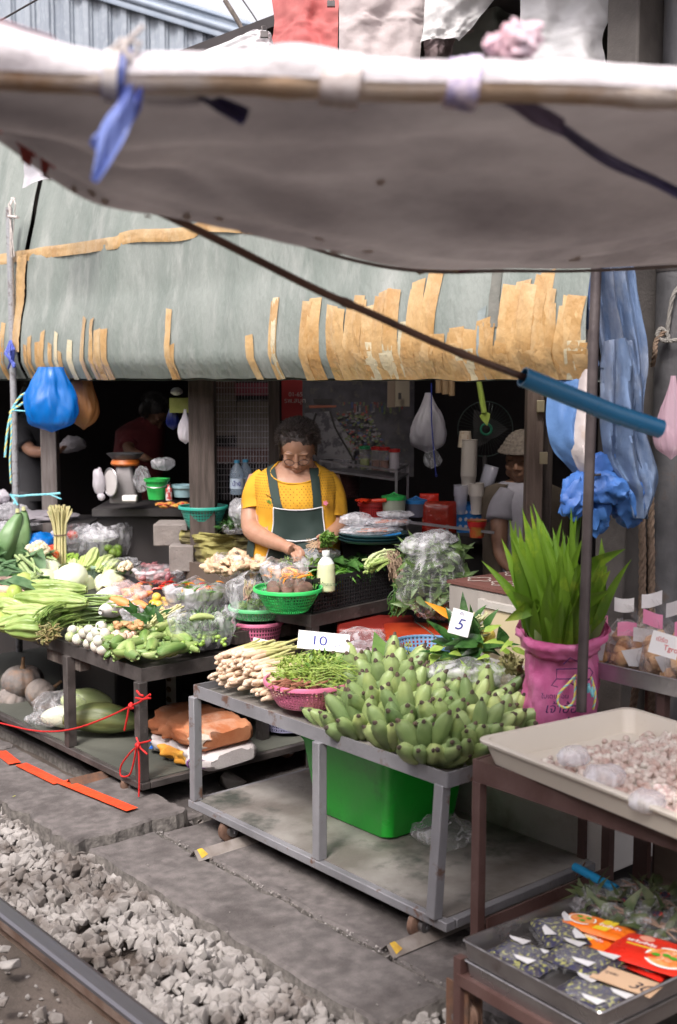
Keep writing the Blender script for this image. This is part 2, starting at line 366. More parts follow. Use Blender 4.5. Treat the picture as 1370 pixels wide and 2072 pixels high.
# ================================================================== carts
def caster(p, parent, mirror=1, r=.042):
    b = MB(); x, y, z = p
    w = MB(); w.lathe([(.006,-.014),(r*.8,-.014),(r,-.009),(r,.009),(r*.8,.014),(.006,.014)], (x, y, z), 22, Matrix.Rotation(PI/2, 3, 'X'))
    wo = w.build('wheel', wheelm, parent)
    h = MB(); h.lathe([(.0,-.03),(.02,-.03),(.02,.03),(.0,.03)], (x, y, z), 10, Matrix.Rotation(PI/2, 3, 'X')); h.build('hub', zinc, wo)
    for s in (-1, 1): b.bar((x, y+s*.02, z-.006), (x+.006, y+s*.02, z+.03), .034, .004, (1,0,0))
    b.box((x+.006, y, z+.03), (.05, .05, .006))
    b.build('caster_fork', steel_gr, parent)
def cart(name, label, x0, x1, y0, y1, zt, zs, fm, sm, legs, beam=.045, wall=.05, post=.035, group=None, top=None, rim=.012):
    t = thing(name, label, 'cart', (x0, y0, 0), group)
    b = MB()
    for (p, q) in (((x0, y0), (x0, y1)), ((x1, y0), (x1, y1)), ((x0, y0), (x1, y0)), ((x0, y1), (x1, y1))):
        b.bar((p[0], p[1], zt-wall/2), (q[0], q[1], zt-wall/2), .005 if p[0] == q[0] else .0052, wall, (0,0,1))
    b2 = MB()
    b.f = b.f; b.build('tray_rim', fm, t)
    MB().box(((x0+x1)/2, (y0+y1)/2, zt-.028), (x1-x0-.01, y1-y0-.01, .004)).build('tray_floor', top or sm, t)
    b = MB()
    for (p, q) in (((x0, y0-.02), (x0, y1+.02)), ((x1, y0-.02), (x1, y1+.02)), ((x0+.023, y0), (x1-.023, y0)), ((x0+.023, y1), (x1-.023, y1)), ((x0+.023, legs[1][1]), (x1-.023, legs[1][1]))):
        b.bar((p[0], p[1], zs-.014), (q[0], q[1], zs-.014), .04, .028, (0,0,1))
    b.build('shelf_frame', fm, t, bevel=.003)
    MB().box(((x0+x1)/2, (y0+y1)/2, zs+.0015), (x1-x0-.01, y1-y0-.01, .003)).build('shelf', sm, t)
    for (lx, ly, sp) in legs:
        MB().bar((lx-sp, ly, zs+.001), (lx, ly, zt-wall+.002), post, post, (1,0,0)).build('leg', fm, t, bevel=.003)
    for (cx_, cy_) in ((x0+.035, y1-.19), (x0+.035, y0+.13), (x1-.06, y1-.1), (x1-.06, y0+.1)):
        caster((cx_-.018*(cx_ < x0+.1), cy_, .042), t)
    return t
G0, G1, GX0, GX1, ZT = 2.33, 3.63, 2.375, 3.06, .54
grey = cart('market_cart', 'grey painted steel two-level cart carrying the green bananas', GX0, GX1, G0, G1, ZT, .105, steel_gr, steel_sh,
            [(GX0, G1-.005, .0), (GX0, 2.905, 0), (GX0+.01, G0+.03, .03), (GX1, G1, 0), (GX1, G0, 0)], wall=.045, group='two-level market carts')
D0, D1 = 3.965, 6.4
darkc = cart('market_cart', 'dark worn steel two-level cart heaped with gourds and cucumbers', 2.355, 3.2, D0, D1, ZT, .09, steel_dk, mat('shelf_mat', (.075,.08,.068), (.12,.125,.105), .7, 2, .2, 30),
            [(2.355, D0+.01, .0), (2.355, 4.56, 0), (2.355, 5.62, 0), (3.2, D0, 0), (3.2, 4.56, 0)], wall=.055, post=.04, group='two-level market carts', top=steel_dk)
MB().bar((2.40, 4.80, .455), (2.40, 4.50, .455), .05, .06, (0,0,1)).build('wood_block', wood_gr, darkc, label='short wooden block under the tray')
# inverted-angle runners under the casters
ylw = mat('yellow_paint', (.75,.5,.05), (.5,.3,.05), .6, 40)
def angle_iron(p, q, lab):
    b = MB(); p, q = V(p), V(q); d = (q-p).normalized(); s = V((-d.y, d.x, 0))
    for k in (-1, 1):
        b.add([p+V((0,0,.03)), q+V((0,0,.03)), q+s*k*.03, p+s*k*.03], [(0,1,2,3)])
        b.add([p+V((0,0,.026)), q+V((0,0,.026)), q+s*k*.027, p+s*k*.027], [(3,2,1,0)])
    t = b.build('angle_rail', rustm if 'grey' not in lab else mat('angle_steel', (.3,.27,.25), (.2,.17,.15), .55, 20, .3, 60, metal=.05), smooth=False, label=lab, cat='rail')
    c = MB(); c.add([p+V((0,0,.0312))+d*.012, p+V((0,0,.0312))+d*.032, p+d*.045-s*.02+V((0,0,.0125)), p+d*.015-s*.026+V((0,0,.0062))], [(0,1,2,3)])
    if 'grey' in lab: c.build('paint_mark', ylw, t)
    return t
angle_iron(at(393, 1738, z=.0), at(393, 1738, z=0)+V((.75, .0, 0)), 'grey angle iron with yellow tip under the left caster of the banana cart')
angle_iron(at(782, 1932, z=.0), at(782, 1932, z=0)+V((.75, .0, 0)), 'grey angle iron with yellow tip under the right caster of the banana cart')
angle_iron(at(140, 1590, z=.03), at(140, 1590, z=.03)+V((.6, .0, 0)), 'greenish angle iron under the dark vegetable cart beside the orange tape')

# ================================================================== green awning with tan packing tape
tarpm = mat('green_tarp', (.19,.225,.205), (.26,.29,.27), .62, 3, .5, 30, stretch=(1,1.6,.6), c3=(.4,.42,.4), s3=4, lo3=.5, hi3=.8, transl=.12)
tapem = mat('packing_tape', (.46,.27,.105), (.6,.4,.19), .3, 5, .6, 26, stretch=(1,1,.7), c3=(.66,.52,.32), s3=7, lo3=.5, hi3=.8, coat=.4, alpha=.86)
tape_pale = mat('packing_tape_thin', (.5,.46,.33), (.58,.5,.33), .3, 12, .5, 60)
HX = 2.98
def tsurf(y, s):
    """awning surface; s = height 0 (hem) .. 1 (seam) .. 2.4"""
    n_ = noise.noise(V((y*3.2, s*.6, 1.)))*.02+noise.noise(V((y*9, s*.7, 4.)))*.010+abs(noise.noise(V((y*17+s*2, s*1.4, 8.))))*-.008+noise.noise(V((y*30, s*5, 4.)))*.003
    z = 1.655+.66*s+.008*noise.noise(V((y*6, 0, 9)))
    x = HX+.02+.05*s-.02*math.sin(min(1, max(0, s*1.6))*PI)+n_
    if s > 1: x += (s-1)*.10
    if s < .12: x += (.12-s)*.35; z += 0
    return V((x, y, z))
aw = thing('green_awning', 'faded green canvas awning patched with tan packing tape over the stall', 'awning', (HX, 4.2, 1.6), 'stall awnings')
YL = 6.27
b = MB()
b.grid(lambda a, s: tsurf(lerp(2.37, YL, a), s*1.0), 110, 22)
b.grid(lambda a, s: tsurf(lerp(2.37, YL, a), 1+s*(.30+.95*a)), 110, 14)
b.grid(lambda a, s: tsurf(lerp(YL+.05, 9.4, a), s*2.2)+V((.0, 0, 0)), 40, 30)
b.grid(lambda a, s: tsurf(lerp(2.37, 8.4, a), 0)+V((.02+.06*math.sin(s*PI*.9), 0, .012-.022*math.cos(s*PI))), 110, 6)
b.build('canvas', tarpm, aw, ang=180)
def strip(y, w, s0, s1, sk=0., m=tapem, lab=None):
    b = MB(); sd = random.random()*9; e0, e1 = U(-.03, .03), U(-.02, .02)
    def fn(a, t):
        s = lerp(s0, s1, t)+(a-.5)*e0*(t > .98)
        q = tsurf(y+w*(a-.5)+sk*t+.004*noise.noise(V((t*5, sd, 0))), max(0.0, s)); q.x -= .0035+.006*max(0, noise.noise(V((a*2, t*9, sd))))+sd*.0003
        if s < 0: q.x += -s*.1; q.z += s*.4
        return q
    b.grid(fn, 4, max(4, int(14*(s1-s0)))); return b.build('tape_strip', m, aw, label=lab)
def yof(u): return at(u, 700, x=HX+.02).y
def sof(u, v): return (at(u, v, x=HX+.08).z-1.655)/.66
tl = [(5,655,12),(53,700,11),(62,682,11),(78,692,14),(87,672,11),(103,697,12),(115,674,12),(124,712,14),(143,690,13),(168,644,16),(186,647,12),(198,668,22),(213,668,18),
      (342,628,15),(341,700,22),(514,680,17),(552,610,20),(557,606,12),(616,612,20),(634,606,26),(672,620,26),(690,626,24)]
x = 705
while x < 1165:
    top = 592 if x < 760 else 585 if x < 800 else 640 if x < 830 else 552 if x < 880 else 660 if x < 962 else 632 if x < 1000 else 690 if x < 1015 else 556 if x < 1112 else 588
    tl.append((x, top+U(-6, 34), U(24, 34))); x += U(11, 17)
    if random.random() < .45: tl.append((x+U(-8, 8), U(690, 715), U(26, 36)))
for i, (u, v, w) in enumerate(tl):
    p = at(u, 700, x=HX+.02); ww = w/CF*((p-V((0,0,CH))).dot(FW))/.72
    strip(p.y, min(ww, .07), -.015, max(.15, sof(u, v)), U(-.03, .01) if u < 700 else U(-.05, .02), tape_pale if (u in (557, 143, 115) or (u > 705 and random.random() < .12)) else tapem)
strip(yof(1000), .05, .25, .62, .01, mat('grey_tape', (.12,.125,.11), (.17,.17,.15), .6, 20, .3, 60))
strip(yof(975), .035, -.02, .35, .0, mat('dark_green_tape', (.2,.24,.24), (.26,.3,.3), .6, 20, .3, 60))
# seam band and corner band of crinkled tape
def band(pl, w, seed):
    b = MB()
    def fn(a, t):
        q = poly(pl, a); q = q+V((-.006-.008*abs(noise.noise(V((a*30, t*2, seed)))), 0, (t-.5)*w+.006*noise.noise(V((a*14, 0, seed))))); return q
    b.grid(fn, 60, 5); return b.build('seam_tape', tapem, aw)
sl_ = [tsurf(at(u, v, x=HX+.12).y, (at(u, v, x=HX+.12).z-1.655)/.66) for u, v in ((12,528),(60,519),(130,510),(250,495),(280,482),(400,474),(440,458),(545,462))]
band(sl_, .06, 2)
b = MB()
def fn(a, t):
    q = tsurf(lerp(6.27, 6.39, a), lerp(.22, 1.03, t)); return q+V((-.01-.006*abs(noise.noise(V((a*3, t*12, 7)))), .012*noise.noise(V((t*6, 3, 0))), 0))
b.grid(fn, 5, 24); b.build('seam_tape', tapem, aw)
if 0: b.grid(lambda a, t: tsurf(6.42-.05*a, lerp(1.1, 1.5, t))+V((-.012-.01*abs(noise.noise(V((a*4, t*9, 1)))), .03*math.sin(t*7), 0)), 4, 16); b.build('seam_tape', tapem, aw)
# ================================================================== near awning of grey cloth on a bamboo pole
clothm = mat('grey_awning_cloth', (.24,.208,.2), (.31,.275,.265), .85, 1.5, .4, 14, c3=(.13,.11,.11), s3=2.2, lo3=.42, hi3=.75, stretch=(1,1,3), transl=.24)
bamboo = mat('pale_bamboo', (.42,.25,.14), (.6,.46,.33), .5, 6, .15, 30, stretch=(1,1,1), c3=(.7,.62,.56), s3=5, lo3=.45, hi3=.6)
bamboo_br = mat('brown_bamboo', (.12,.06,.04), (.19,.1,.065), .4, 14, .2, 40, c3=(.06,.035,.028), s3=9)
whitepl = mat('white_sheet_lit_top', (.78,.76,.78), (.66,.62,.66), .5, 8, .5, 25, transl=.2)
na = thing('cloth_awning', 'large sagging grey cloth awning slung from a bamboo pole close overhead', 'awning', (1.6, .4, 2.0), 'stall awnings')
far = [at(*q[:2], d=q[2]) for q in ((-260,150,1.75),(-80,215,1.9),(0,272,2.0),(100,338,2.1),(200,385,2.22),(300,416,2.35),(420,450,2.45),(550,475,2.55),(700,512,2.68),(850,541,2.8),(1000,546,2.92),(1150,545,3.02),(1370,527,3.15),(1600,505,3.3))]
near = [at(u, lerp(152, 172, (u+260)/1860), d=1.62) for u in range(-260, 1601, 143)]
def asurf(a, t):
    p, q = poly(near, a), poly(far, a); c = p.lerp(q, t)
    sag = -.05*math.sin(PI*t)*(1 if a > .3 else a/.3)
    fold = .028*math.sin((a*3.2+t*5.2)*2+1)*math.sin(PI*t)-.02*math.exp(-((t-(.28+.42*a))/.035)**2)*min(1,a*3)-.014*math.exp(-((t-(.55+.3*a+.04*math.sin(a*9)))/.03)**2)+.016*noise.noise(V((a*7, t*3, 2)))+(.004+.010*t)*math.sin(t*34+a*11+3*noise.noise(V((a*4, t*2, 5))))*max(0,math.sin(PI*t))**.5
    return c+V((0, 0, sag+fold+.03*max(0, .15-t)))
b = MB(); b.grid(asurf, 120, 44); b.build('cloth', clothm, na, ang=180)
b = MB(); b.grid(lambda a, t: asurf(a, 1-.012*(1-t))+V((0, 0, -.002-.008*math.sin(PI*t))), 120, 3); b.build('hem', mat('hem_cloth', (.2,.17,.165), (.28,.24,.23), .9, 12), na, ang=180)
redm = mat('red_cloth', (.3,.05,.045), (.45,.09,.08), .8, 9, .3, 30, transl=.2)
b = MB(); b.grid(lambda a, t: asurf(lerp(.1, .245, a), lerp(.93, 1.004, t))+V((0,0,-.005)), 24, 4)
for (a0, t0, a1, t1, a2, t2) in ((.115,.45,.15,.62,.12,.9),(.17,.66,.2,.66,.19,.9),(.203,.68,.225,.66,.213,.82),(.1,.4,.14,.9,.1,.9)):
    b.grid(lambda i, j: asurf(lerp(lerp(a0, a1, i), a2, j), lerp(lerp(t0, t1, i), t2, j))+V((0,0,-.006)), 5, 5)
b.build('red_patch', redm, na)
b = MB(); purp = mat('purple_gold_cloth', (.14,.04,.06), (.3,.19,.06), .7, 26, 0, lo=.5, hi=.56)
p0, p1, p2 = at(800,515,d=2.77), at(1010,540,d=2.9), at(848,556,d=2.8)
b.grid(lambda i, j: lerp(lerp(p0, p1, i), lerp(p2, p1, i), j)+V((0,0,.004*math.sin(i*9))), 12, 5); b.build('corner_patch', purp, na)
b = MB(); random.seed(5)
for k in range(26):
    a_, t_ = U(.2,.85), U(.35,.95); q_ = [asurf(a_+.006*math.cos(j*PI/4)*U(.7,1.3), t_+.014*math.sin(j*PI/4)*U(.7,1.3))-V((0,0,.006)) for j in range(8)]; b.add(q_, [tuple(range(8))[::-1]])
b.build('pale_spots', mat('pale_spot', (.5,.44,.4), (.42,.36,.33), .9, 20, transl=.3), na)
# bamboo pole with wrapped cloth; the white half also paints its sky-lit top
pl = [at(u, 138+ (u+260)*.026 + 3*math.sin(u*.01), d=1.6) for u in range(-260, 1601, 60)]
pole = thing('bamboo_pole', 'thick pale bamboo pole holding up the near edge of the grey awning', 'pole', pl[15])
b = MB(); b.tube(pl, [.0245+(.003 if i % 6 == 2 else 0) for i in range(len(pl))], 20); b.build('cane', bamboo, pole)
b = MB()
def wrapf(a, t):
    i = lerp(0, len(pl)-1, a); p = poly(pl, a); ang = lerp(-.5, 3.3, t); d = RT; n_ = V((0,0,1)); f = RT.cross(n_)
    bul = .003+.016*max(0, 1-abs(a-.47)/.09)+.034*max(0, 1-abs(a-.13)/.12)+.003*noise.noise(V((a*30, t*2, 3)))
    r = .0275+bul*max(0, math.sin(ang))
    return p+n_*r*math.sin(ang)-f*r*math.cos(ang)
b.grid(wrapf, 150, 14); b.build('wrap_and_lit_top', whitepl, pole, ang=180)
pinkish = mat('pink_cloth', (.7,.42,.47), (.6,.5,.56), .8, 18, .3, 40)
b = MB(); b.grid(lambda a, t: wrapf(.02+a*.18, .42+t*.2)+V((0,0,.0035)), 30, 5); b.build('pink_band', pinkish, pole)
b = MB(); b.blob(at(1050, 82, d=1.6), (.03,.03,.024), .5, 3, 3); b.blob(at(1010, 92, d=1.62), (.02,.02,.014), .5, 3, 5); b.build('knotted_rag', pinkish, pole)
# ribbons tying the cloth
bl = mat('blue_ribbon', (.1,.13,.42), (.2,.27,.62), .45, 9, .6, 40, transl=.35)
dkp = mat('purple_ribbon', (.05,.045,.12), (.1,.09,.2), .5, 12, .5, 40, transl=.1)
def ring(u, r=.031, w=.012, m=bl, par=None, tilt=.2):
    b = MB(); i = (u+260)/1860; c = poly(pl, i); n_ = V((0,0,1)); f = RT.cross(n_)
    for k in range(3):
        b.grid(lambda a, t: c+RT*((t-.5)*w+(k-1)*w*.8+tilt*.02*math.sin(a*2*PI))+(n_*math.sin(a*2*PI)+f*math.cos(a*2*PI))*(r+.002*k), 24, 2)
    return b.build('wrap', m, par)
tr = thing('ribbon_tie', 'bright blue plastic ribbon tied round the bamboo pole, long tail hanging down', 'ribbon', at(250, 150, d=1.57))
ring(238, m=bl, par=tr); ring(232, .034, .008, m=mat('white_cord', (.7,.68,.66), (.55,.5,.48), .8, 40), par=tr)
def ribbon(pts, ws, m, par, nm='tail', face=None):
    b = MB(); f = face or FW
    def fn(a, t):
        p = poly(pts, a); q = poly(pts, min(1, a+.02)); r_ = poly(pts, max(0, a-.02)); d = (q-r_).normalized(); s = d.cross(f).normalized()
        w = ws[0]+(ws[1]-ws[0])*a if len(ws) == 2 else poly([V((w,0,0)) for w in ws], a).x
        return p+s*w*(t-.5)+f*.006*math.sin(t*PI*2+a*5)
    b.grid(fn, 24, 6); return b.build(nm, m, par)
ribbon([at(*q, d=1.56) for q in ((262,172),(252,215),(228,265),(208,330),(193,368))], (.008,.026,.036,.02,.01), bl, tr)
ribbon([at(*q, d=1.57) for q in ((285,178),(270,215),(240,250),(205,285),(190,300))], (.006,.018,.022,.022,.014), bl, tr)
ribbon([at(*q, d=1.66) for q in ((280,170),(345,178),(400,190),(450,215),(498,240))], (.005,.006,.01,.022,.026), dkp, tr)
cord = mat('pale_cord', (.6,.55,.52), (.4,.36,.35), .8, 50)
b = MB(); b.tube([at(*q, d=1.57) for q in ((262,122),(250,95),(262,80),(290,52))], [.004,.006,.004,.003], 8); b.tube([at(*q, d=1.57) for q in ((270,110),(285,88),(245,80),(228,100),(222,120))], .003, 6); b.build('cord_knot', cord, tr)
t2 = thing('ribbon_tie', 'faded purple ribbon tied round the right half of the bamboo pole, dark tail', 'ribbon', at(940, 155, d=1.57))
ring(935, .032, .016, m=mat('lilac_ribbon', (.4,.36,.6), (.75,.66,.8), .6, 30, .4, 40, lo=.45, hi=.55), par=t2)
ribbon([at(q[0],q[1],d=q[3]) for q in ((985,188,None,1.6),(1040,205,None,1.64),(1090,235,None,1.68),(1140,262,None,1.72))], (.012,.02,.03,.026), mat('mauve_ribbon', (.2,.16,.26), (.12,.1,.2), .6, 9, .4, 40), t2)
ribbon([at(q[0],q[1],d=q[3]) for q in ((1135,258,None,1.72),(1230,320,None,1.82),(1320,365,None,1.92),(1420,420,None,2.0))], (.018,.022,.018,.02), dkp, t2)
t3 = ring(690, .031, .02, m=mat('white_wrap', (.75,.7,.7), (.5,.42,.4), .7, 30), par=pole)
# bamboo rod in a blue pipe
rp = [at(*q[:2], d=q[2]) for q in ((270,404,2.3),(330,432,2.33),(450,490,2.42),(640,586,2.52),(750,634,2.58),(900,702,2.66),(1062,764,2.74))]
rod = thing('bamboo_rod', 'thin brown bamboo rod slanting under the awning into a blue pipe', 'rod', rp[0])
b = MB(); ps = [poly(rp, i/60) for i in range(61)]; b.tube(ps, [.0085+.0035*i/60*0+(.0022 if i in (8, 35, 36, 52) else 0) for i in range(61)], 12); b.build('cane', bamboo_br, rod)
pipeb = mat('blue_pvc', (.02,.2,.42), (.03,.24,.48), .3, 3, .05, 60, c3=(.05,.1,.16), s3=20, lo3=.66, hi3=.75)
def pipe(pts, r, lab, m=pipeb):
    d = (pts[1]-pts[0]).normalized(); t = thing('plastic_pipe', lab, 'pipe', pts[0])
    b = MB(); b.tube(pts, r, 24, cap=False); b.tube(pts, r*.86, 24, cap=False)
    a, c = basis(pts[1]-pts[0])
    for e in (pts[0], pts[-1]): b.grid(lambda i, j: e+(a*math.cos(i*2*PI)+c*math.sin(i*2*PI))*lerp(r*.86, r, j), 24, 1)
    b.build('tube', m, t); return t
pipe([at(1058,762,d=2.72), at(1150,800,d=2.76), at(1240,836,d=2.8), at(1336,868,d=2.84)], .0225, 'blue plastic pipe sleeved over the end of the slanting bamboo rod')

# ================================================================== posts and cloths on the right
pm = mat('dark_painted_post', (.05,.04,.042), (.085,.07,.07), .4, 10, .2, 50, metal=.2, c3=(.2,.12,.1), s3=20, lo3=.68, hi3=.76)
pa, pb = at(1212, 380, d=3.55), at(1176, 1440, d=3.6)
b = MB(); b.tube([pa, pa.lerp(pb, .5), pb], [.016,.016,.016], 14); po = b.build('stall_post', pm, label='slim dark steel post leaning beside the blue cloths', cat='post', origin=pb)
greyp = mat('galvanised_pipe', (.065,.065,.07), (.1,.1,.107), .5, 12, .25, 60, metal=.2, c3=(.1,.08,.07), s3=12, lo3=.58, hi3=.7)
q = at(1352, 1000, d=4.25); b = MB(); b.tube([(q.x, q.y, -.05), (q.x, q.y, 3.2)], .062, 24)
gp = b.build('round_pipe_post', greyp, label='thick grey round pipe post at the right edge with rope tied on', cat='post', origin=(q.x, q.y, 0))
b = MB(); b.tube([(q.x, q.y, 2.02), (q.x, q.y, 2.06)], .0645, 24); b.build('black_tape', dark, gp)
q2 = at(1262, 1000, d=4.3); cm = mat('concrete_post', (.07,.063,.06), (.11,.1,.094), .9, 8, .5, 90, c3=(.12,.11,.1), s3=3)
MB().box((q2.x, q2.y, 1.5), (.15,.13,3.1)).build('concrete_post', cm, label='square concrete post behind the pandan leaves', cat='post', bevel=.008)
q3 = at(1290, 640, d=4.7); MB().box((q3.x, q3.y, 1.5), (.14,.14,3.1)).build('wooden_post', wood_dk, label='dark wooden post between the blue cloths and the pipe', cat='post', bevel=.005)
rope = mat('brown_rope', (.2,.14,.1), (.12,.085,.06), .9, 60, .8, 200)
ropg = mat('grey_rope', (.25,.24,.22), (.17,.16,.15), .9, 60, .8, 200)
def twist(pts, r, m, name, lab=None, cat=None, parent=None, n=60, turns=None, group=None):
    L = sum((pts[i+1]-pts[i]).length for i in range(len(pts)-1)); turns = turns or L/(r*7); b = MB(); n = int(min(400, max(n, turns*7)))
    for k in range(3):
        ps = []
        for i in range(n+1):
            t = i/n; p = poly(pts, t); d = (poly(pts, min(1, t+.01))-poly(pts, max(0, t-.01))); a, c = basis(d, (.3,.8,.5)); an = t*turns*2*PI+k*2*PI/3
            ps.append(p+(a*math.cos(an)+c*math.sin(an))*r*.55)
        b.mat(min(k, len(m)-1 if isinstance(m, list) else 0)); b.tube(ps, r*.62, 6)
    return b.build(name, m, parent, label=lab, cat=cat, group=group)
for i, (u, dx) in enumerate(((1300, 0), (1318, 0))):
    twist([at(u-2, 1000, d=4.12), at(u, 1150, d=4.1), at(u-4+i*4, 1300, d=4.08), at(u-20*(1-i), 1440, d=4.05)], .012, rope, 'hanging_rope', ['brown twisted rope hanging beside the concrete post, left of two', 'brown twisted rope hanging beside the pipe post, right of two'][i], 'rope')
twist([at(1388,565,d=4.1), at(1362,600,d=4.1), at(1350,670,d=4.12), at(1346,690,d=4.1), at(1330,680,d=4.1), at(1338,665,d=4.1), at(1352,680,d=4.1), at(1352,690,d=4.1), at(1375,687,d=4.1)], .007, ropg, 'tied_rope', 'grey rope knotted round the pipe post at the right edge', 'rope')
twist([at(1345,670,d=4.1), at(1328,690,d=4.1), at(1325,715,d=4.1), at(1320,740,d=4.15)], .008, rope, 'tied_rope', 'short brown rope end dangling above the fan', 'rope')
def drape(b, L, Rr, d0, d1, folds=5, amp=.03, nz=.02, seed=0, ru=26, rv=40):
    """cloth between a left and a right outline given in the picture, rows top to bottom; d = depth"""
    Lp = [at(*q, d=d0) for q in L]; Rp = [at(*q, d=d1) for q in Rr]
    def fn(a, t):
        p = poly(Lp, t).lerp(poly(Rp, t), a); h = math.sin(PI*a)
        w = amp*math.sin(a*folds*PI+seed+t*1.5+2*noise.noise(V((a*2, t*2, seed))))*(.4+.6*h)+nz*noise.noise(V((a*5, t*6, seed+3)))+nz*.4*noise.noise(V((a*14, t*16, seed+3)))
        return p-FW*(w+.05*h)
    b.grid(fn, ru, rv); return b
denim = mat('blue_grey_cloth', (.06,.1,.19), (.12,.18,.3), .9, 7, .6, 60, stretch=(1,1,.5), c3=(.26,.29,.35), s3=5, lo3=.5, hi3=.75)
bluec = mat('bright_blue_cloth', (.02,.08,.3), (.045,.15,.42), .6, 6, .5, 40, stretch=(1,1,.5))
bluel = mat('pale_blue_cloth', (.1,.2,.48), (.22,.33,.6), .7, 5, .5, 40, stretch=(1,1,.4))
beige = mat('stained_beige_cloth', (.42,.37,.37), (.52,.47,.46), .85, 7, .4, 40, c3=(.4,.24,.12), s3=5, lo3=.62, hi3=.75)
t = thing('hanging_cloth', 'blue grey cloths bunched and tied to the slim dark post', 'cloth', at(1220, 1000, d=3.8), 'cloths hung up to dry')
b = MB(); drape(b, [(1190,520),(1200,640),(1222,760),(1224,860),(1222,920),(1235,965),(1290,1050)], [(1278,520),(1290,600),(1310,730),(1300,820),(1310,900),(1332,970),(1305,1050)], 3.84, 3.86, 6, .035, .025, 1)
drape(b, [(1222,690),(1215,760),(1216,860),(1222,920),(1262,990),(1280,1048)], [(1280,690),(1300,760),(1305,850),(1330,960),(1322,1010),(1300,1050)], 3.78, 3.8, 5, .03, .03, 6, 24, 30)
b.build('grey_cloth', denim, t)
b = MB(); drape(b, [(1148,520),(1150,590),(1158,640),(1180,690),(1196,730)], [(1205,520),(1205,590),(1206,640),(1206,700),(1206,760)], 3.82, 3.8, 3, .03, .015, 2, 18, 24); b.build('pale_cloth', bluel, t)
b = MB(); drape(b, [(1120,768),(1108,800),(1106,860),(1120,910),(1150,945),(1175,975)], [(1200,768),(1200,810),(1185,870),(1185,910),(1190,935),(1192,975)], 3.86, 3.84, 2, .02, .015, 3, 18, 24); b.build('blue_sheet', mat('sheet_blue', (.07,.17,.42), (.12,.25,.52), .6, 4, .3, 30, transl=.3), t)
b = MB(); drape(b, [(1176,655),(1168,740),(1158,860),(1153,900),(1166,940),(1180,962)], [(1206,700),(1206,760),(1204,860),(1200,900),(1198,940),(1192,962)], 3.8, 3.79, 2, .02, .012, 4, 14, 26); b.build('beige_cloth', beige, t)
b = MB(); b.blob(at(1168, 1005, d=3.8), (.055,.055,.075), .32, 1.5, 4, 4, Matrix.Rotation(.5, 3, 'Y'), ridge=.12); b.blob(at(1232, 985, d=3.8), (.075,.07,.06), .34, 1.5, 6, 4, ridge=.12)
b.blob(at(1212, 1040, d=3.8), (.035,.035,.06), .4, 2.2, 8, 3, ridge=.3); b.blob(at(1275, 1015, d=3.82), (.06,.06,.08), .32, 1.5, 9, 4, ridge=.12); b.blob(at(1218, 945, d=3.8), (.06,.04,.05), .35, 2.2, 2, 3, ridge=.3)
b.build('knotted_cloth', bluec, t)
b = MB(); b.tube([at(u, v, d=3.72) for u, v in ((1192,962),(1182,1000),(1180,1040),(1192,1050))], .003, 6); b.tube([at(u, v, d=3.74) for u, v in ((1188,958),(1200,962),(1216,960))], .004, 6); b.build('black_cord', dark, t)

# cloths hung high behind the pole
def hung(L, Rr, d0, d1, m, lab, name='hanging_cloth', **k):
    b = MB(); drape(b, L, Rr, d0, d1, **k); return b.build(name, m, label=lab, cat='cloth', group='cloths hung up to dry', ang=180)
hung([(545,-30),(555,40),(550,80),(548,130)], [(690,-60),(685,20),(684,70),(682,130)], 5.0, 4.7, mat('faded_red_cloth', (.5,.12,.12), (.62,.2,.19), .85, 6, .3, 40, transl=.25), 'faded red cloth pegged above the awning', folds=3, seed=3)
hung([(684,-60),(686,20),(686,70),(686,140)], [(880,-60),(862,20),(855,60),(848,140)], 4.6, 4.5, mat('pinkish_cloth', (.52,.45,.45), (.6,.54,.54), .85, 4, .4, 40, transl=.3), 'pinkish beige cloth with a stitched seam hanging above the pole', folds=3, seed=5)
hung([(866,-60),(860,0),(856,60),(850,88)], [(1060,-60),(1000,0),(960,50),(928,85)], 4.4, 4.4, mat('white_cloth', (.8,.8,.8), (.72,.72,.73), .85, 4, .3, 40, transl=.4), 'plain white cloth hanging diagonally above the pole', folds=2, seed=6, amp=.02)
hung([(1056,-60),(1052,20),(1050,80),(1046,140)], [(1240,-60),(1234,30),(1218,80),(1232,150)], 4.3, 4.2, mat('white_sheet_cloth', (.7,.7,.72), (.78,.78,.8), .85, 4, .3, 30, c3=(.5,.4,.33), s3=7, lo3=.7, hi3=.8, transl=.3), 'wide off-white cloth with frayed stained right edge', folds=2, seed=8, amp=.03)
hung([(920,-60),(935,0),(920,60),(900,140)], [(1110,-60),(1080,0),(1080,60),(1080,150)], 4.75, 4.75, mat('dark_green_tarp', (.08,.09,.075), (.12,.13,.11), .6, 3, .4, 25), 'dark green tarpaulin with yellow edge behind the white cloths', 'tarpaulin', folds=3, seed=9)
hung([(860,60),(858,90),(860,110),(862,150)], [(960,60),(922,80),(915,110),(905,150)], 4.6, 4.6, mat('brown_grey_cloth', (.2,.16,.17), (.26,.2,.2), .9, 8, .4, 40), 'brown grey cloth showing below the white cloth', folds=2, seed=4)
b = MB(); drape(b, [(52,290),(48,330),(48,360),(44,380)], [(60,290),(100,310),(140,340),(150,362)], 5.9, 5.7, 2, .02, .01, 3, 16, 16)
b.build('hanging_cloth', mat('thin_white_sheet', (.7,.68,.73), (.6,.58,.64), .8, 9, .4, 40, transl=.4), label='small white rag hanging beside the left pole', cat='cloth', group='cloths hung up to dry', ang=180)
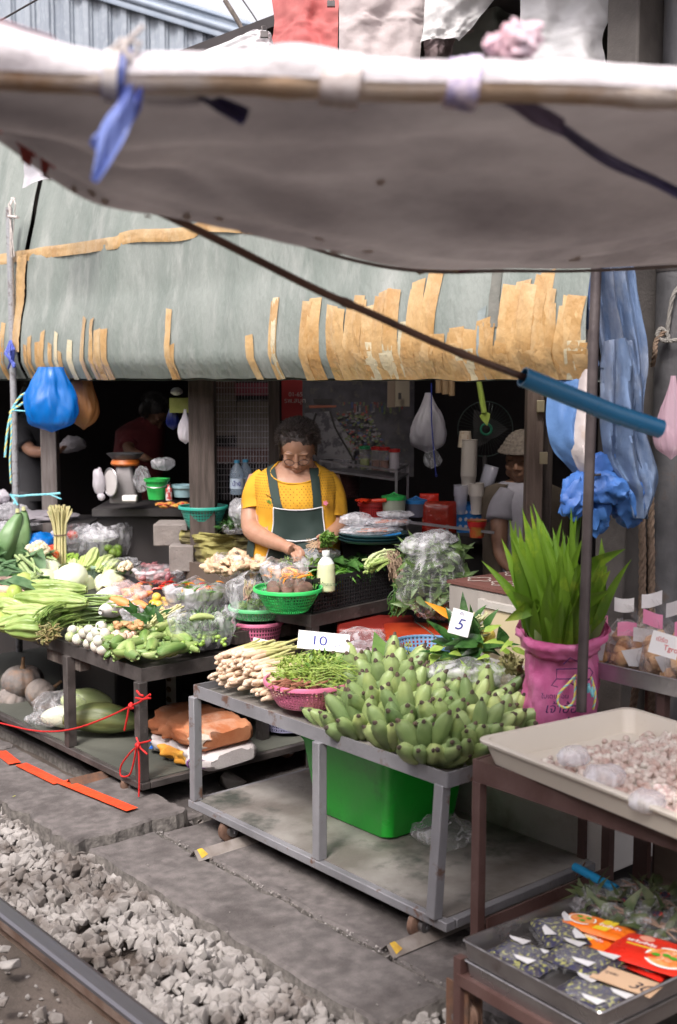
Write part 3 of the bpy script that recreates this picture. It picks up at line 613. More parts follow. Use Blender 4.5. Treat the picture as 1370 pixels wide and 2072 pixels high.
# clothes line, clips, pole and pipes at the top right
b = MB(); b.tube([at(u, v, d=d) for u, v, d in ((455,0,6),(480,40,6),(497,72,6))], [.012,.012,.01], 8); b.build('stick', wood_gr, label='thin grey stick rising beside the metal roof', cat='stick', origin=at(497,72,d=6))
b = MB(); b.tube([at(487,-6,d=5.4), at(512,30,d=5.3), at(532,62,d=5.2)], .003, 6); b.build('cable', dark, label='thin black cable crossing the white sky beside the grey stick', cat='cable'); b = MB(); b.tube([at(0,42,d=5), at(70,2,d=5), at(140,-36,d=5)], .004, 6); b.build('cable', dark, label='thin black cable across the metal gable at the top left corner', cat='cable')
clipm = mat('black_clip', (.04,.035,.035), (.1,.09,.09), .35, 20, metal=.5)
for i, (u, v) in enumerate(((535,70),(670,8))):
    t = thing('binder_clip', ['small black clip holding the white cloth left of the red one', 'black clip pinching the red cloth to the pinkish cloth'][i], 'clip', at(u, v, d=4.9))
    c = at(u, v, d=4.6); M_ = Matrix((RT, UP, -FW)).transposed()
    MB().box(c, (.03,.022,.014), rot=M_).build('jaw', clipm, t)
    b = MB(); b.tube([c+UP*.01-RT*.008, c+UP*.032-RT*.01, c+UP*.034+RT*.01, c+UP*.01+RT*.008], .0015, 5); b.build('wire_handle', clipm, t)
hung([(395,112),(480,75),(520,60),(548,70)], [(560,135),(560,110),(556,95),(552,86)], 4.8, 4.8, mat('white_film_cloth', (.75,.75,.77), (.65,.65,.68), .6, 4, .3, 30, transl=.4), 'white plastic sheet edge rising beside the red cloth', 'plastic_sheet', folds=2, seed=14, amp=.01)
b = MB(); b.tube([at(1262,-40,d=4.5), at(1250,60,d=4.5), at(1245,140,d=4.5)], .02, 12); b.build('purple_pipe', mat('purplish_pipe', (.2,.15,.16), (.14,.1,.11), .5, 9), label='thin purplish brown pipe at the top right', cat='pipe')
b = MB(); b.grid(lambda a, t: poly([at(1300,-40,d=4.3), at(1302,30,d=4.3), at(1312,90,d=4.3), at(1340,150,d=4.3)], t)+RT*.055*a-FW*.02*math.sin(a*PI), 6, 20); b.build('plastic_strap', mat('grey_strap', (.35,.4,.42), (.45,.5,.52), .4, 8, .2, 30), label='curved grey plastic strap at the top right corner', cat='strap')
b = MB(); b.tube([at(1310,62,d=4.6), at(1400,30,d=4.6)], .032, 14); b.build('wooden_pole', mat('beige_bamboo', (.38,.3,.24), (.28,.22,.18), .6, 8), label='pale wooden pole end at the top right corner', cat='pole')

# ================================================================== building behind (left) with corrugated gable
corr = mat('corrugated_zinc', (.2,.235,.285), (.28,.32,.37), .55, 2.5, .2, 20, metal=.0, stretch=(1,1,.4), c3=(.36,.4,.45), s3=30, lo3=.5, hi3=.75)
tb = thing('metal_building', 'blue grey corrugated metal gable with ridge flashing behind the awnings', 'building', (4.5, 10.5, 0))
A_, B_ = at(-300, 100, d=12.), at(520, 100, d=12.)
dirw = (B_-A_); dirw.z = 0; Lw = dirw.length; dirw.normalize(); nw = V((dirw.y, -dirw.x, 0))
def roofz(s):  # top edge: from the picture, sloping down to the right
    u = lerp(-300, 520, s); v = -70+(u-250)*.30+70 if u > -100 else -105
    return at(u, v, d=12.).z
b = MB(); N = 150*2
def wallf(a, t):
    p = A_+dirw*Lw*a; z1 = roofz(a); ph = (a*Lw/.19) % 1
    w = .022*(1 if .15 < ph < .5 else (-1 if ph > .65 or ph < .0 else 0))
    return V((p.x, p.y, lerp(2.2, z1, t)))+nw*w
b.grid(wallf, N, 1); b.build('corrugated_wall', corr, tb, ang=20)
b = MB(); pts = [A_+dirw*Lw*s+V((0,0,roofz(s)-A_.z)) for s in [i/20 for i in range(4, 21)]]
flash = mat('zinc_flashing', (.2,.25,.32), (.28,.33,.4), .45, 4, .1, 20, metal=.1)
b.tube([p+nw*.05+V((0,0,.0)) for p in pts], .045, 10); b.tube([p+nw*.03+V((0,0,.10)) for p in pts], .055, 10, flat=.5)
b.grid(lambda a, t: poly(pts, a)+nw*(.06+.01*math.sin(t*9))+V((0,0,.14-.24*t)), 40, 6); b.build('ridge_flashing', flash, tb)
# ================================================================== the shop behind: walls, roof, posts
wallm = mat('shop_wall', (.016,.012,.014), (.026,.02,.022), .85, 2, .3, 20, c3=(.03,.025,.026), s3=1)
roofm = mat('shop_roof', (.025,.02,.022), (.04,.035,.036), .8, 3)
def wall(name, lab, c, d, m=wallm): return MB().box(c, d).build(name, m, label=lab, cat='wall')
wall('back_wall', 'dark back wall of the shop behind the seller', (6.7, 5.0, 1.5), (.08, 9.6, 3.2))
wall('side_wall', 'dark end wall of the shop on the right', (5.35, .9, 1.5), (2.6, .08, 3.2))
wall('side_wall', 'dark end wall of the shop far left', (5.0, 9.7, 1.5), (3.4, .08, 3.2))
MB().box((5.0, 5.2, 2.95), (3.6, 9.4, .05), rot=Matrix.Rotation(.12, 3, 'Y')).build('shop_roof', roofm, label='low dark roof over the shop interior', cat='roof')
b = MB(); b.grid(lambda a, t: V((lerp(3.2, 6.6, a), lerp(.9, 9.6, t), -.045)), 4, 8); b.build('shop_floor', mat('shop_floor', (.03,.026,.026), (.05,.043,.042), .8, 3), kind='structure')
def post(u, d, w, m, lab, v=1000, z1=2.9, name='wooden_post'):
    q = at(u, v, d=d); return MB().box((q.x, q.y, z1/2), (w, w, z1), rz=HEAD).build(name, m, label=lab, cat='post', bevel=.004)
post(412, 5.95, .125, wood_dk, 'broad dark wooden post left of the wire mesh')
post(556, 6.1, .055, wood_dk, 'dark wooden post between the wire mesh and the red banner')
woodr = mat('reddish_old_wood', (.12,.085,.07), (.2,.15,.125), .8, 9, .5, 60, stretch=(6,6,.5))
post(104, 7.3, .095, mat('worn_grey_post', (.19,.17,.165), (.12,.1,.095), .7, 9, .5, 60, stretch=(6,6,.5), c3=(.4,.22,.15), s3=4, lo3=.6, hi3=.68), 'worn square wooden post behind the blue bag')
post(1080, 5.0, .07, woodr, 'thin brown wooden post hiding half of the man', v=900)
post(1105, 5.05, .05, wood_dk, 'narrow dark post behind the brown one with a switch box', v=900)
ob_ = thing('unseen_opposite_stalls', 'unseen dark row of stalls with an awning behind the viewer, added to block low sky light', 'building', (-2.4, 3, 0))  # unseen row across the track, added to keep low sky light out of the shop
MB().box((-2.4, 4, 1.6), (.1, 22, 3.2)).build('wall', mat('opposite_wall', (.08,.07,.065), (.14,.12,.11), .9, 2), ob_)
MB().box((-1.7, 4, 2.75), (1.5, 22, .03), rot=Matrix.Rotation(.15, 3, 'Y')).build('awning', mat('opposite_awning', (.12,.14,.13), (.17,.19,.18), .8, 2), ob_)
# left metal pole of the awning
q = at(27, 900, x=HX+.0); b = MB(); b.tube([(q.x, q.y, 0), (q.x+.02, q.y+.02, 1.6), (q.x+.03, q.y+.03, 2.6)], .019, 14)
b.build('awning_pole', mat('mottled_pole', (.25,.26,.28), (.36,.37,.39), .6, 30, .4, 90, c3=(.14,.12,.12), s3=30, lo3=.5, hi3=.65), label='thin mottled grey pole holding the left end of the green awning', cat='pole', origin=(q.x, q.y, 0))
tq = mat('turquoise_rope', (.15,.5,.62), (.3,.65,.7), .7, 50, .6, 150); yr = mat('yellow_strand', (.75,.6,.15), None, .7)
D_ = 6.35
twist([at(*p_, d=D_) for p_ in ((20,836),(38,806),(52,796),(56,806),(40,820),(26,830),(20,845),(14,880),(10,925))], .006, [tq, yr, tq], 'knotted_rope', 'blue and yellow rope bow knotted round the left pole', 'rope')
twist([at(*p_, d=D_) for p_ in ((22,836),(23,880),(20,930),(22,978))], .0045, [tq, yr, tq], 'rope_end', 'loose blue and yellow rope end hanging along the left pole', 'rope')
twist([at(*p_, d=D_) for p_ in ((22,830),(55,832),(75,832))], .004, tq, 'cord', 'short pale blue cord from the pole knot to the blue bag', 'cord')
twist([at(*p_, d=D_) for p_ in ((22,1002),(40,1004),(60,1002),(98,1000),(122,998))], .0055, tq, 'cord', 'turquoise cord tying the left pole to the worn post', 'cord')
b = MB(); b.tube([at(*p_, d=D_-.02) for p_ in ((26,1004),(32,1016),(36,1022))], .006, 6); b.tube([at(*p_, d=D_-.02) for p_ in ((20,1000),(30,1012),(28,1020))], .005, 6); b.tube([at(*p_, d=D_-.02) for p_ in ((100,1000),(112,1005),(124,1010))], .004, 6)
b.build('cord_knot', tq, label='frayed turquoise cord knot on the left pole', cat='knot')
b = MB(); 
for k in range(7): b.tube([at(22+U(-3,3), 690, x=HX), at(18+U(-9,12), 715+U(-8,8), x=HX-.03), at(22+U(-6,9), 740+U(-10,10), x=HX-.02)], .006, 5)
b.build('twine_tie', mat('dark_blue_twine', (.03,.05,.3), (.08,.12,.45), .6, 30), label='dark blue twine tied under the tape on the left pole', cat='twine')
b = MB()
for k in range(5): b.tube([at(27+U(-4,4), 400, x=HX+.01), at(24+U(-8,8), 420+U(-8,8), x=HX-.02), at(24+U(-4,6), 520, x=HX-.01)], .003, 5)
b.tube([at(18, 438, x=HX-.02), at(36, 440, x=HX-.02)], .009, 6)
b.build('string_tie', cord, label='pale string tied high on the left pole', cat='string')
# ================================================================== produce kit
def put(name, me, loc, rot=(0,0,0), sc=1, label=None, cat=None, group=None, parent=None, kind=None):
    o = bpy.data.objects.new(name, me); COL.objects.link(o)
    if parent is not None: o.parent = parent; loc = V(loc)-wloc(parent)
    o.location = V(loc); o.rotation_euler = rot; o.scale = (sc,)*3 if not hasattr(sc, '__len__') else sc
    return tag(o, label, cat, group, kind)
def along(a, roll=0):  # local +X along a
    a = V(a).normalized(); q = a.to_track_quat('X', 'Z'); return (q @ Quaternion((1,0,0), roll)).to_euler()
def gourd_mb(L, r, ribs=0, ribd=.1, bump=.0, bend=.1, n=24, m=22, taper=.85, seed=0, neck=0, pw=.42):
    """fruit lying along +X"""
    b = MB(); pts = []; vs = []
    for i in range(m+1):
        t = i/m; rad = r*max(.04, math.sin(PI*min(1, max(0, t*.96+.02)))**pw)*(1-(1-taper)*abs(t-.45)*1.2)*(1-neck*max(0, t-.6)*1.6)
        cx = (t-.5)*L; cz = -bend*L*(t-.5)**2*2
        for k in range(n):
            a = 2*PI*k/n; rr = rad*(1+ribd*math.cos(ribs*a+.6*math.sin(t*9+seed)) if ribs else 1)
            rr *= 1+bump*(noise.noise(V((t*L/r*1.6, math.cos(a)*2.2, math.sin(a)*2.2+seed)))*1.4+.5*noise.noise(V((t*L/r*4, math.cos(a)*5, math.sin(a)*5+seed))))
            vs.append((cx, rr*math.cos(a), cz+rr*math.sin(a)))
    b.add(vs, [(i*n+k, i*n+(k+1) % n, (i+1)*n+(k+1) % n, (i+1)*n+k) for i in range(m) for k in range(n)]+[tuple(range(n)), tuple(m*n+k for k in range(n))[::-1]])
    return b
def heap(name, mes, pts, lab, cat, group, sc=(.9, 1.1), rot=None):
    out = []
    for p in pts:
        r_ = rot() if rot else (U(0,6.3), U(0,6.3), U(0,6.3)); out.append(put(name, random.choice(mes), p, r_, U(*sc), lab, cat, group))
    return out
# ---- bananas
ban_g = [mat('banana_green', (.16,.24,.09), (.27,.35,.14), .46, 9, .15, 60, var=.28, c3=(.38,.44,.15), s3=5, lo3=.5, hi3=.75),
         mat('banana_tip', (.03,.022,.018), (.09,.06,.04), .85, 60), mat('banana_stem', (.2,.28,.08), (.28,.36,.12), .5, 20)]
def banana_me(L=.118, r=.0225, bend=.28, seed=0):
    b = MB(); m, n = 14, 15; vs = []
    for i in range(m+1):
        t = i/m; prof = [(0,.34),(.08,.38),(.16,.62),(.28,.93),(.45,1.06),(.62,1.0),(.78,.82),(.88,.55),(.94,.28),(.965,.2),(1.0,.17)]
        for j in range(len(prof)-1):
            if prof[j][0] <= t <= prof[j+1][0]: f = (t-prof[j][0])/(prof[j+1][0]-prof[j][0]); f = f*f*(3-2*f); rad = r*lerp(prof[j][1], prof[j+1][1], f); break
        y = bend*L*(t-t*t)
        for k in range(n):
            a = 2*PI*k/n; rr = rad*(1+.075*math.cos(5*a+seed)+.02*noise.noise(V((t*5, a, seed)))); vs.append((rr*math.cos(a), y+rr*math.sin(a), L*t))
    b.add(vs, []); 
    for i in range(m):
        mi = 2 if i < 1 else (1 if i >= m-1 else 0)
        b.f += [(i*n+k, i*n+(k+1) % n, (i+1)*n+(k+1) % n, (i+1)*n+k) for k in range(n)]; b.mi += [mi]*n
    b.f += [tuple(m*n+k for k in range(n))]; b.mi += [1]
    return b.mesh('banana', ban_g, ang=180)
BAN = [banana_me(seed=s, L=l, r=r_, bend=bd) for s, l, r_, bd in ((0,.132,.0215,.22),(1,.122,.022,.3),(2,.142,.0205,.18),(3,.118,.0225,.26))]
def bunch(p, d, roll, n1=6, n2=5, sc=1., label=None, fan=.85):
    t = thing('banana_bunch', label, 'bananas', p, 'bunches of green bananas heaped on the grey cart'); t.rotation_euler = aim(d, roll); t.scale = (sc,)*3
    MB().blob((0,0,-.005), (.034,.022,.014), .3, 2, 1, 2).build('crown', ban_g[2], t, origin=(0,0,0)).location = (0,0,0)
    for row, n in ((0, n1), (1, n2)):
        for i in range(n):
            a = lerp(-fan, fan, (i+.5)/n)+U(-.05,.05); o = bpy.data.objects.new('banana', random.choice(BAN)); COL.objects.link(o); o.parent = t
            o.location = (math.sin(a)*.036, (row-.5)*.03, (math.cos(a)-1)*.03+U(-.004,.004)); s = U(.9, 1.08)
            o.rotation_euler = Euler((-.25*(row-.5)*2+U(-.08,.08), a*.95, 0)); o.scale = (s, s*(1 if row == 0 else 1), s)
            if row == 1: o.rotation_euler.rotate_axis('Z', 0)
    return t
# (picture x, y of the middle of the bunch, depth plane x, tip direction in picture right / up / towards us)
BB = [(690,1448,2.50,-.5,.9,.5,.95),(735,1455,2.47,-.1,.75,.8,1.),(800,1475,2.45,.0,.8,.8,1.),(868,1500,2.43,.1,.6,1,1.),(935,1500,2.5,.1,.7,.9,.95),(718,1402,2.6,-.3,.9,.4,1.),
      (770,1415,2.58,.1,1,.5,1.05),(840,1440,2.56,.15,.9,.6,1.05),(905,1455,2.57,.1,.6,1,1.),(975,1475,2.58,.3,.8,.7,.95),(720,1350,2.74,-.1,1,.2,1.),(790,1370,2.74,.0,1,.2,1.15),(845,1400,2.70,.35,.9,.3,1.1),
      (900,1420,2.7,.1,.8,.7,1.),(960,1430,2.74,.2,.9,.5,1.),(1020,1445,2.76,.3,.9,.6,.95),(810,1345,2.84,.2,1,.1,1.),(1000,1400,2.88,.3,1,.2,1.),(940,1395,2.88,.0,1,.3,1.),(1060,1440,2.86,.5,.8,.5,.9),(870,1385,2.86,.4,.8,.2,1.)]
bl_ = ['bunch of green bananas at the left end of the heap, nearest the pink basket','green banana bunch at the heap foot, second from the left','green banana bunch at the heap foot above the middle leg','green banana bunch with blunt tips at the front corner of the grey cart','green banana bunch low on the cart end beside the beige tray',
 'green banana bunch above the leftmost one','pale green bunch in the middle of the left slope','green banana bunch in the very middle of the heap','dark tipped green banana bunch above the front corner','green banana bunch low on the right slope',
 'topmost left banana bunch under the price sign','pale long fingered banana bunch near the top of the heap','yellowest long banana bunch leaning right near the top','round fingered banana bunch right of the yellowish one','blemished banana bunch right of the heap middle','green banana bunch on the right slope beside the pink bag','banana bunch at the crest beside the banana leaf','banana bunch at the crest in front of the clear leaf bag','banana bunch at the back in front of the blue basket','small green bunch rightmost in the heap next to the beige tray','banana bunch at the crest behind the yellowish one']
for i, (u, v, x_, a, c, e, s) in enumerate(BB):
    p = at(u, v+26, x=x_); bunch(p-V((0,0,.015)), RT*a+V((0,0,1))*c*1.25-V((FW.x,FW.y,0))*e*.6, U(-.35,.35), sc=s*U(1.1,1.22), label=bl_[i], n1=5, n2=4)
put('banana', BAN[0], at(805,1512,x=2.44), aim((.6,-.8,.15)), 1, 'single banana lying sideways at the heap foot', 'banana')
# banana leaf pieces
leafb = mat('banana_leaf', (.12,.24,.05), (.2,.34,.08), .45, 4, .3, 120, stretch=(1,1,8), transl=.25)
b = MB(); p = at(790,1345,x=2.85)
b.leaf(at(700,1420,x=2.6), RT*.9+V((0,0,.15)), V((0,0,1)), .16, .12, .1)
b.build('banana_leaf', leafb, label='piece of banana leaf under the bananas beside the pink basket', cat='leaf')
b = MB(); b.add([at(748,1350,x=2.86), at(757,1277,x=2.9), at(805,1325,x=2.86), at(812,1350,x=2.82)], [(0,1,2,3)]); b.build('banana_leaf', leafb, label='folded banana leaf cone standing behind the bananas', cat='leaf')

# ---- baskets
def basket(name, label, p, r0, r1, h, m, n=44, rows=6, cat='basket', group=None, sx=1., rimw=.006, rz=0):
    """round plastic basket: real open slots, rim, ribs"""
    b = MB(); c = V(p)
    def ringp(t, k, off=0): r = lerp(r0, r1, t**.8)+off; a = 2*PI*k/n; return c+Matrix.Rotation(rz, 3, 'Z')@V((r*math.cos(a)*sx, r*math.sin(a), h*t))
    for k in range(n):   # vertical slats
        for j in range(rows*2):
            if True:
                t0, t1 = j/rows/2, (j+1)/rows/2
                b.add([ringp(t0, k), ringp(t0, k+.5), ringp(t1, k+.5), ringp(t1, k)], [(0,1,2,3)])
    for j in range(rows+1):
        t0 = j/rows*.94; t1 = t0+(.06 if j < rows else .06)
        for k in range(n): b.add([ringp(t0, k, .001), ringp(t0, k+1, .001), ringp(t1, k+1, .001), ringp(t1, k, .001)], [(0,1,2,3)])
    b.add([ringp(0, k) for k in range(n)], [tuple(range(n))])
    M2 = Matrix.Rotation(rz, 3, 'Z')@Matrix.Diagonal((sx,1,1))
    t = thing(name, label, cat, c, group)
    b.build('basket_body', m, t, ang=180)
    b = MB(); b.lathe([(r1-.001,h-.012),(r1+rimw,h-.012),(r1+rimw+.001,h-.002),(r1+rimw-.001,h+.002),(r1-.002,h+.002),(r1-.003,h-.004)], c, n*2, M2); b.build('rim', m, t)
    return t
def plastic(name, c, r=.35, var=.0, c2=None): return mat(name, c, c2 or tuple(x*1.25 for x in c), r, 3, .03, 30, var=var)
pinkp = plastic('pink_plastic', (.62,.17,.29)); greenp = plastic('green_plastic', (.03,.33,.1)); greyg = plastic('sage_plastic', (.25,.36,.27)); bluep = plastic('blue_plastic', (.11,.22,.36))
purpp = plastic('purple_plastic', (.3,.3,.45)); blackp = plastic('black_plastic', (.02,.02,.022), .45); teal = plastic('teal_plastic', (.06,.26,.18)); neon = mat('bright_green_plastic', (.012,.42,.03), (.018,.48,.04), .3, 3, .05, 30, c3=(.02,.2,.03), s3=6, lo3=.56, hi3=.8)
# ---- leafy things
def leaves(b, c, r, n, L, W, up=.4, seed=0, bend=.4, shape=.55, dirf=None):
    c = V(c)
    for i in range(n):
        q = V((random.gauss(0,1), random.gauss(0,1), abs(random.gauss(0,.8))+.05)).normalized(); p = c+V((q.x*r[0], q.y*r[1], q.z*r[2]))*U(.55, 1.)
        d = (q+V((U(-.7,.7), U(-.7,.7), U(-.4,.6)+up))) if dirf is None else dirf(q)
        b.leaf(p, d, q+V((0,0,.6)), L*U(.6,1.2), W*U(.6,1.2), bend*U(.2,1.4), 3, U(.1,.4), shape)
    return b
def stems(b, p, q, n, r, spread=.02, seg=6, sag=.0, fan=1.):
    p, q = V(p), V(q)
    for i in range(n):
        o0 = V((U(-1,1), U(-1,1), U(-1,1)))*spread; o1 = V((U(-1,1), U(-1,1), U(-1,1)))*spread*fan; k = V((U(-1,1), U(-1,1), U(-.5,1)))*spread*.8
        b.tube([lerp(p+o0, q+o1, t)+k*math.sin(PI*t)+V((0,0,-sag*math.sin(PI*t))) for t in [j/seg for j in range(seg+1)]], [r*U(.7,1.2)]*(seg+1), 5)
    return b
def leafmat(name, a, c, r=.5, tr=.25, var=.1, sc=30): return mat(name, a, c, r, sc, .3, 80, transl=tr, var=var)
herb = leafmat('herb_green', (.09,.2,.03), (.22,.36,.06)); herbl = leafmat('herb_light', (.22,.36,.05), (.36,.48,.1)); herbd = leafmat('leaf_dark', (.015,.055,.012), (.05,.13,.03), .3, .1)
herbm = leafmat('leaf_mid', (.05,.14,.03), (.11,.24,.06), .4); lettm = leafmat('lettuce', (.17,.33,.035), (.34,.5,.07)); kale = leafmat('kale', (.08,.17,.07), (.16,.27,.13), .45, .15)
stemw = mat('pale_stem', (.5,.52,.25), (.62,.62,.4), .45, 20)
rootm = mat('thin_roots', (.22,.15,.1), (.36,.27,.19), .9, 40)
clear = film('clear_film', dens=.13, dens2=.6); clear2 = film('milky_film', dens=.28, dens2=.75, wr=16); clear3 = film('thin_clear_film', dens=.06, dens2=.42, wr=26); bluef = film('blue_film', '0a78d0', .85, .3, 14, .97); tanf = film('tan_film', 'b07a4a', .85, .4, 12, .97)
def bag(c, r, m=clear, nz=.22, seed=0, ridge=.35, sub=4, label=None, cat='plastic bag', name='plastic_bag', rot=None, group=None, neck=None):
    b = MB(); b.blob(c, r, nz, 1.3, seed, sub, rot, ridge*.55)
    if neck is not None:   # gathered neck
        d = V(neck); a_, c_ = basis(d); top = V(c)+V((0,0,r[2]*.8))
        b.grid(lambda i, j: top+d*(j)+(a_*math.cos(i*2*PI)+c_*math.sin(i*2*PI))*(.014+abs(j-.35)*.05)*(1+.35*math.sin(i*40+j*3)), 60, 8)
    return b.build(name, m, label=label, cat=cat, group=group, ang=180)
def openbag(c, rx, ry, h, m=clear, seed=0, flare=.15, label=None, cat='plastic bag', n=90, mm=18, name='plastic_bag', collapse=.0):
    """open-mouthed bag with crumpled sides and rolled rim"""
    b = MB(); c = V(c)
    def fn(i, j):
        a = i*2*PI; q = V((math.cos(a), math.sin(a), 0)); t = j
        k = .82+.22*math.sin(min(1, t*1.5)*PI*.5)+flare*max(0, t-.55)
        w = 1+.10*noise.noise(V((q.x*2, q.y*2, t*2+seed)))+.07*(abs(noise.noise(V((q.x*5, q.y*5, t*3+seed*3))))*2-.5)+.05*noise.noise(V((q.x*13, q.y*13, t*4+seed)))*t
        z = h*t*(1+.22*noise.noise(V((q.x*1.6, q.y*1.6, seed*2.))))
        if t > .85: w -= (t-.85)*collapse
        return c+V((q.x*rx*k*w, q.y*ry*k*w, z))
    b.grid(fn, n, mm); return b.build(name, m, label=label, cat=cat, ang=180)

# ================================================================== grey cart load
# lemongrass
lgm = [mat('lemongrass_white', (.7,.56,.44), (.6,.44,.3), .5, 14, .1, 60, var=.1, c3=(.45,.26,.16), s3=22, lo3=.56, hi3=.7, stretch=(1,1,.5)), mat('lemongrass_green', (.5,.52,.22), (.42,.38,.16), .6, 20)]
def lg_me(L, s):
    b = MB(); ps = [(0,0,0),(L*.05,0,0),(L*.2,.001,.0005*s),(L*.4,0,0),(L*.7,0,.002*s),(L,.003,0)]
    b.tube(ps[:4], [.0045,.0085,.0095,.008], 9); b.mat(1).tube(ps[3:], [.008,.0055,.004], 9); return b.mesh('lemongrass', lgm)
LG = [lg_me(.18, 1), lg_me(.21, -1), lg_me(.155, 2)]
for i in range(210):
    row = random.random(); z = .55+.125*random.random()**.8*(1)
    y = lerp(3.24, 3.60, random.random()); x = 2.40+(z-.55)*.35+U(0,.02) if random.random() < .72 else U(2.44,2.62)
    z = min(z, .545+.14*(1-abs(y-3.46)/.32)+.01)
    put('lemongrass_stalk', random.choice(LG), (x, y, z), (U(-3,3), U(-.12,.05), U(-.12,.22)), U(.9,1.1), 'stubby pale lemongrass stalk in the pile on the grey cart corner', 'lemongrass', 'lemongrass stalks piled at the left end of the grey cart')
# pink basket with herbs
pb_ = at(622,1448,z=.545)+V((.1,.12,0))
basket('plastic_basket', 'pink plastic basket of green herbs on the grey cart', (pb_.x, pb_.y, .545), .105, .148, .085, pinkp, 56, 8)
b = MB(); hc = V((pb_.x, pb_.y, .60))
def dh(q): return V((RT.x*.2, RT.y*.2, .2))+V((q.x*.6, q.y*.6, .5))
leaves(b, hc+V((.01,0,0)), (.14,.15,.12), 900, .02, .010, seed=2, shape=.5)
for k in range(90): 
    s_ = hc+V((U(-.12,.06), U(-.13,.13), U(.02,.1))); b.tube([s_, s_+RT*.05+V((0,0,U(-.01,.02))), s_+RT*U(.09,.13)+V((0,0,U(-.03,.02)))], .0015, 4)
t = b.build('herb_heap', herbl, label='fluffy light green young herbs filling the pink basket', cat='herbs')
b = MB(); leaves(b, hc+V((.04,-.02,.0)), (.12,.13,.125), 260, .026, .013, seed=5); b.build('darker_leaves', herb, t)
b = MB(); red_st = mat('reddish_stems', (.2,.07,.04), (.34,.15,.09), .7, 40)
for k in range(60):
    s_ = hc+RT*U(-.13,.03)-V((FW.x,FW.y,0))*U(.05,.14)+V((0,0,U(.02,.045))); b.tube([s_, s_+RT*U(.02,.05)+V((U(-.02,.02),U(-.02,.02),U(0,.012)))], .0035, 5)
b.build('cut_stems', red_st, t)
# signs
card = mat('white_card', (.72,.72,.72), (.8,.8,.8), .5, 4); ink = mat('blue_ink', (.02,.03,.22), None, .5); inkr = mat('red_ink', (.55,.02,.02), None, .5); inkk = mat('black_ink', (.015,.015,.03), None, .5)
def sign(c, right, up, w, h, lab, m=card, name='price_sign'):
    r_, u_ = V(right).normalized(), V(up).normalized(); n_ = r_.cross(u_).normalized(); u_ = n_.cross(r_); t = thing(name, lab, 'sign', c)
    Mx = Matrix((r_, u_, n_)).transposed(); MB().box(c, (w, h, .002), rot=Mx).build('card', m, t); return t, r_, u_, n_
c = at(655,1298,x=2.68); t, r_, u_, n_ = sign(c, RT+V((0,0,-.10)), V((FW.x*.75,FW.y*.75,.55)), .185, .085, 'white price sign reading 10 baht above the pink herb basket')
writing('10', c-r_*.048-u_*.02, r_, u_, .062, ink, t, thick=.0004); writing('บาท', c+r_*.034-u_*.022, r_, u_, .02, ink, t, thick=.0004)
c = at(538,1303,x=2.78); t, r_, u_, n_ = sign(c, RT+V((0,0,-.22)), V((FW.x,FW.y,.3)), .105, .06, 'small white price sign lying behind the lemongrass, marked 10')
writing('10', c-r_*.03-u_*.02, r_, u_, .045, ink, t, thick=.0004)
c = at(932,1260,x=2.86); t, r_, u_, n_ = sign(c, RT+V((0,0,-.28)), V((FW.x*.3,FW.y*.3,1))+RT*.25, .07, .085, 'small white price sign marked 5 clipped among the lime leaves')
writing('5', c-r_*.018-u_*.024, r_, u_, .055, ink, t, shear=.3, thick=.0004); writing('ตัว', c-r_*.01+u_*.026, r_, u_, .014, ink, t, thick=.0004)
orp = mat('orange_plastic', (.75,.28,.02), None, .4)
b = MB(); b.leaf(at(920,1250,x=3.02), -RT+V((0,0,.55)), -FW, .12, .03, .1, 6); b.build('orange_leaf', orp, label='curled orange yellow leaf sticking up behind the sign marked 5', cat='leaf')
# yellow flower bunch, bag, blue basket, lime leaves
b = MB(); fy = leafmat('yellow_green_sprigs', (.35,.42,.05), (.5,.52,.1))
for k in range(260):
    s_ = at(U(770,835), U(1318,1350), x=2.92)+V((U(-.04,.04),U(-.04,.04),U(-.02,.02))); b.tube([s_, s_+V((U(-.012,.012),U(-.012,.012),U(.006,.03)))], .001, 4); b.blob(s_+V((0,0,.02)), .003, 0, 1, 0, 1)
b.build('sprig_bunch', fy, label='yellow green flowering sprigs behind the bananas', cat='herbs')
openbag(at(755,1325,x=3.02)-V((0,0,.03)), .10, .09, .075, clear2, 4, .3, 'crumpled white plastic bag behind the banana leaf', collapse=2.)
bag(at(730,1290,x=3.1), (.11,.08,.04), clear3, seed=3, label='clear crinkled bag lying behind the price sign 10')
q = at(862,1345,x=3.0); basket('plastic_basket', 'blue plastic basket half hidden by lime leaves', (q.x+.03, q.y+.03, q.z-.01), .085, .115, .085, bluep, 44, 6)
b = MB(); foam = mat('styrofoam', (.72,.71,.7), (.64,.63,.62), .75, 30, .3, 120)
b.blob((q.x+.03,q.y+.03,q.z+.02), (.07,.07,.03), .4, 3, 5); b.build('garlic_bundle', mat('pale_garlic', (.6,.5,.42), (.7,.62,.52), .6, 20), label='pale bulbs inside the blue basket', cat='garlic')
def limeleaves(n, us, vs_, x_, L, W, m, lab, name='leaf_bunch', upb=.5):
    b = MB()
    for k in range(n):
        p = at(U(*us), U(*vs_), x=x_+U(-.06,.08)); d = RT*U(-1,1)+V((FW.x,FW.y,0))*U(-.5,.3)+V((0,0,U(-.5,.7)*upb)); b.leaf(p, d, V((U(-.4,.4)-.3,U(-.4,.4)-.3,1)), L*U(.7,1.2), W*U(.8,1.1), U(0,.5), 5, .25, .6)
    return b.build(name, m, label=lab, cat='leaves')
limeleaves(34, (885,985), (1285,1335), 2.96, .11, .045, herbd, 'glossy dark green lime leaves around the sign marked 5')
limeleaves(22, (880,1040), (1270,1345), 2.94, .07, .035, herbl, 'pale yellow green leaves mixed with the dark lime leaves')
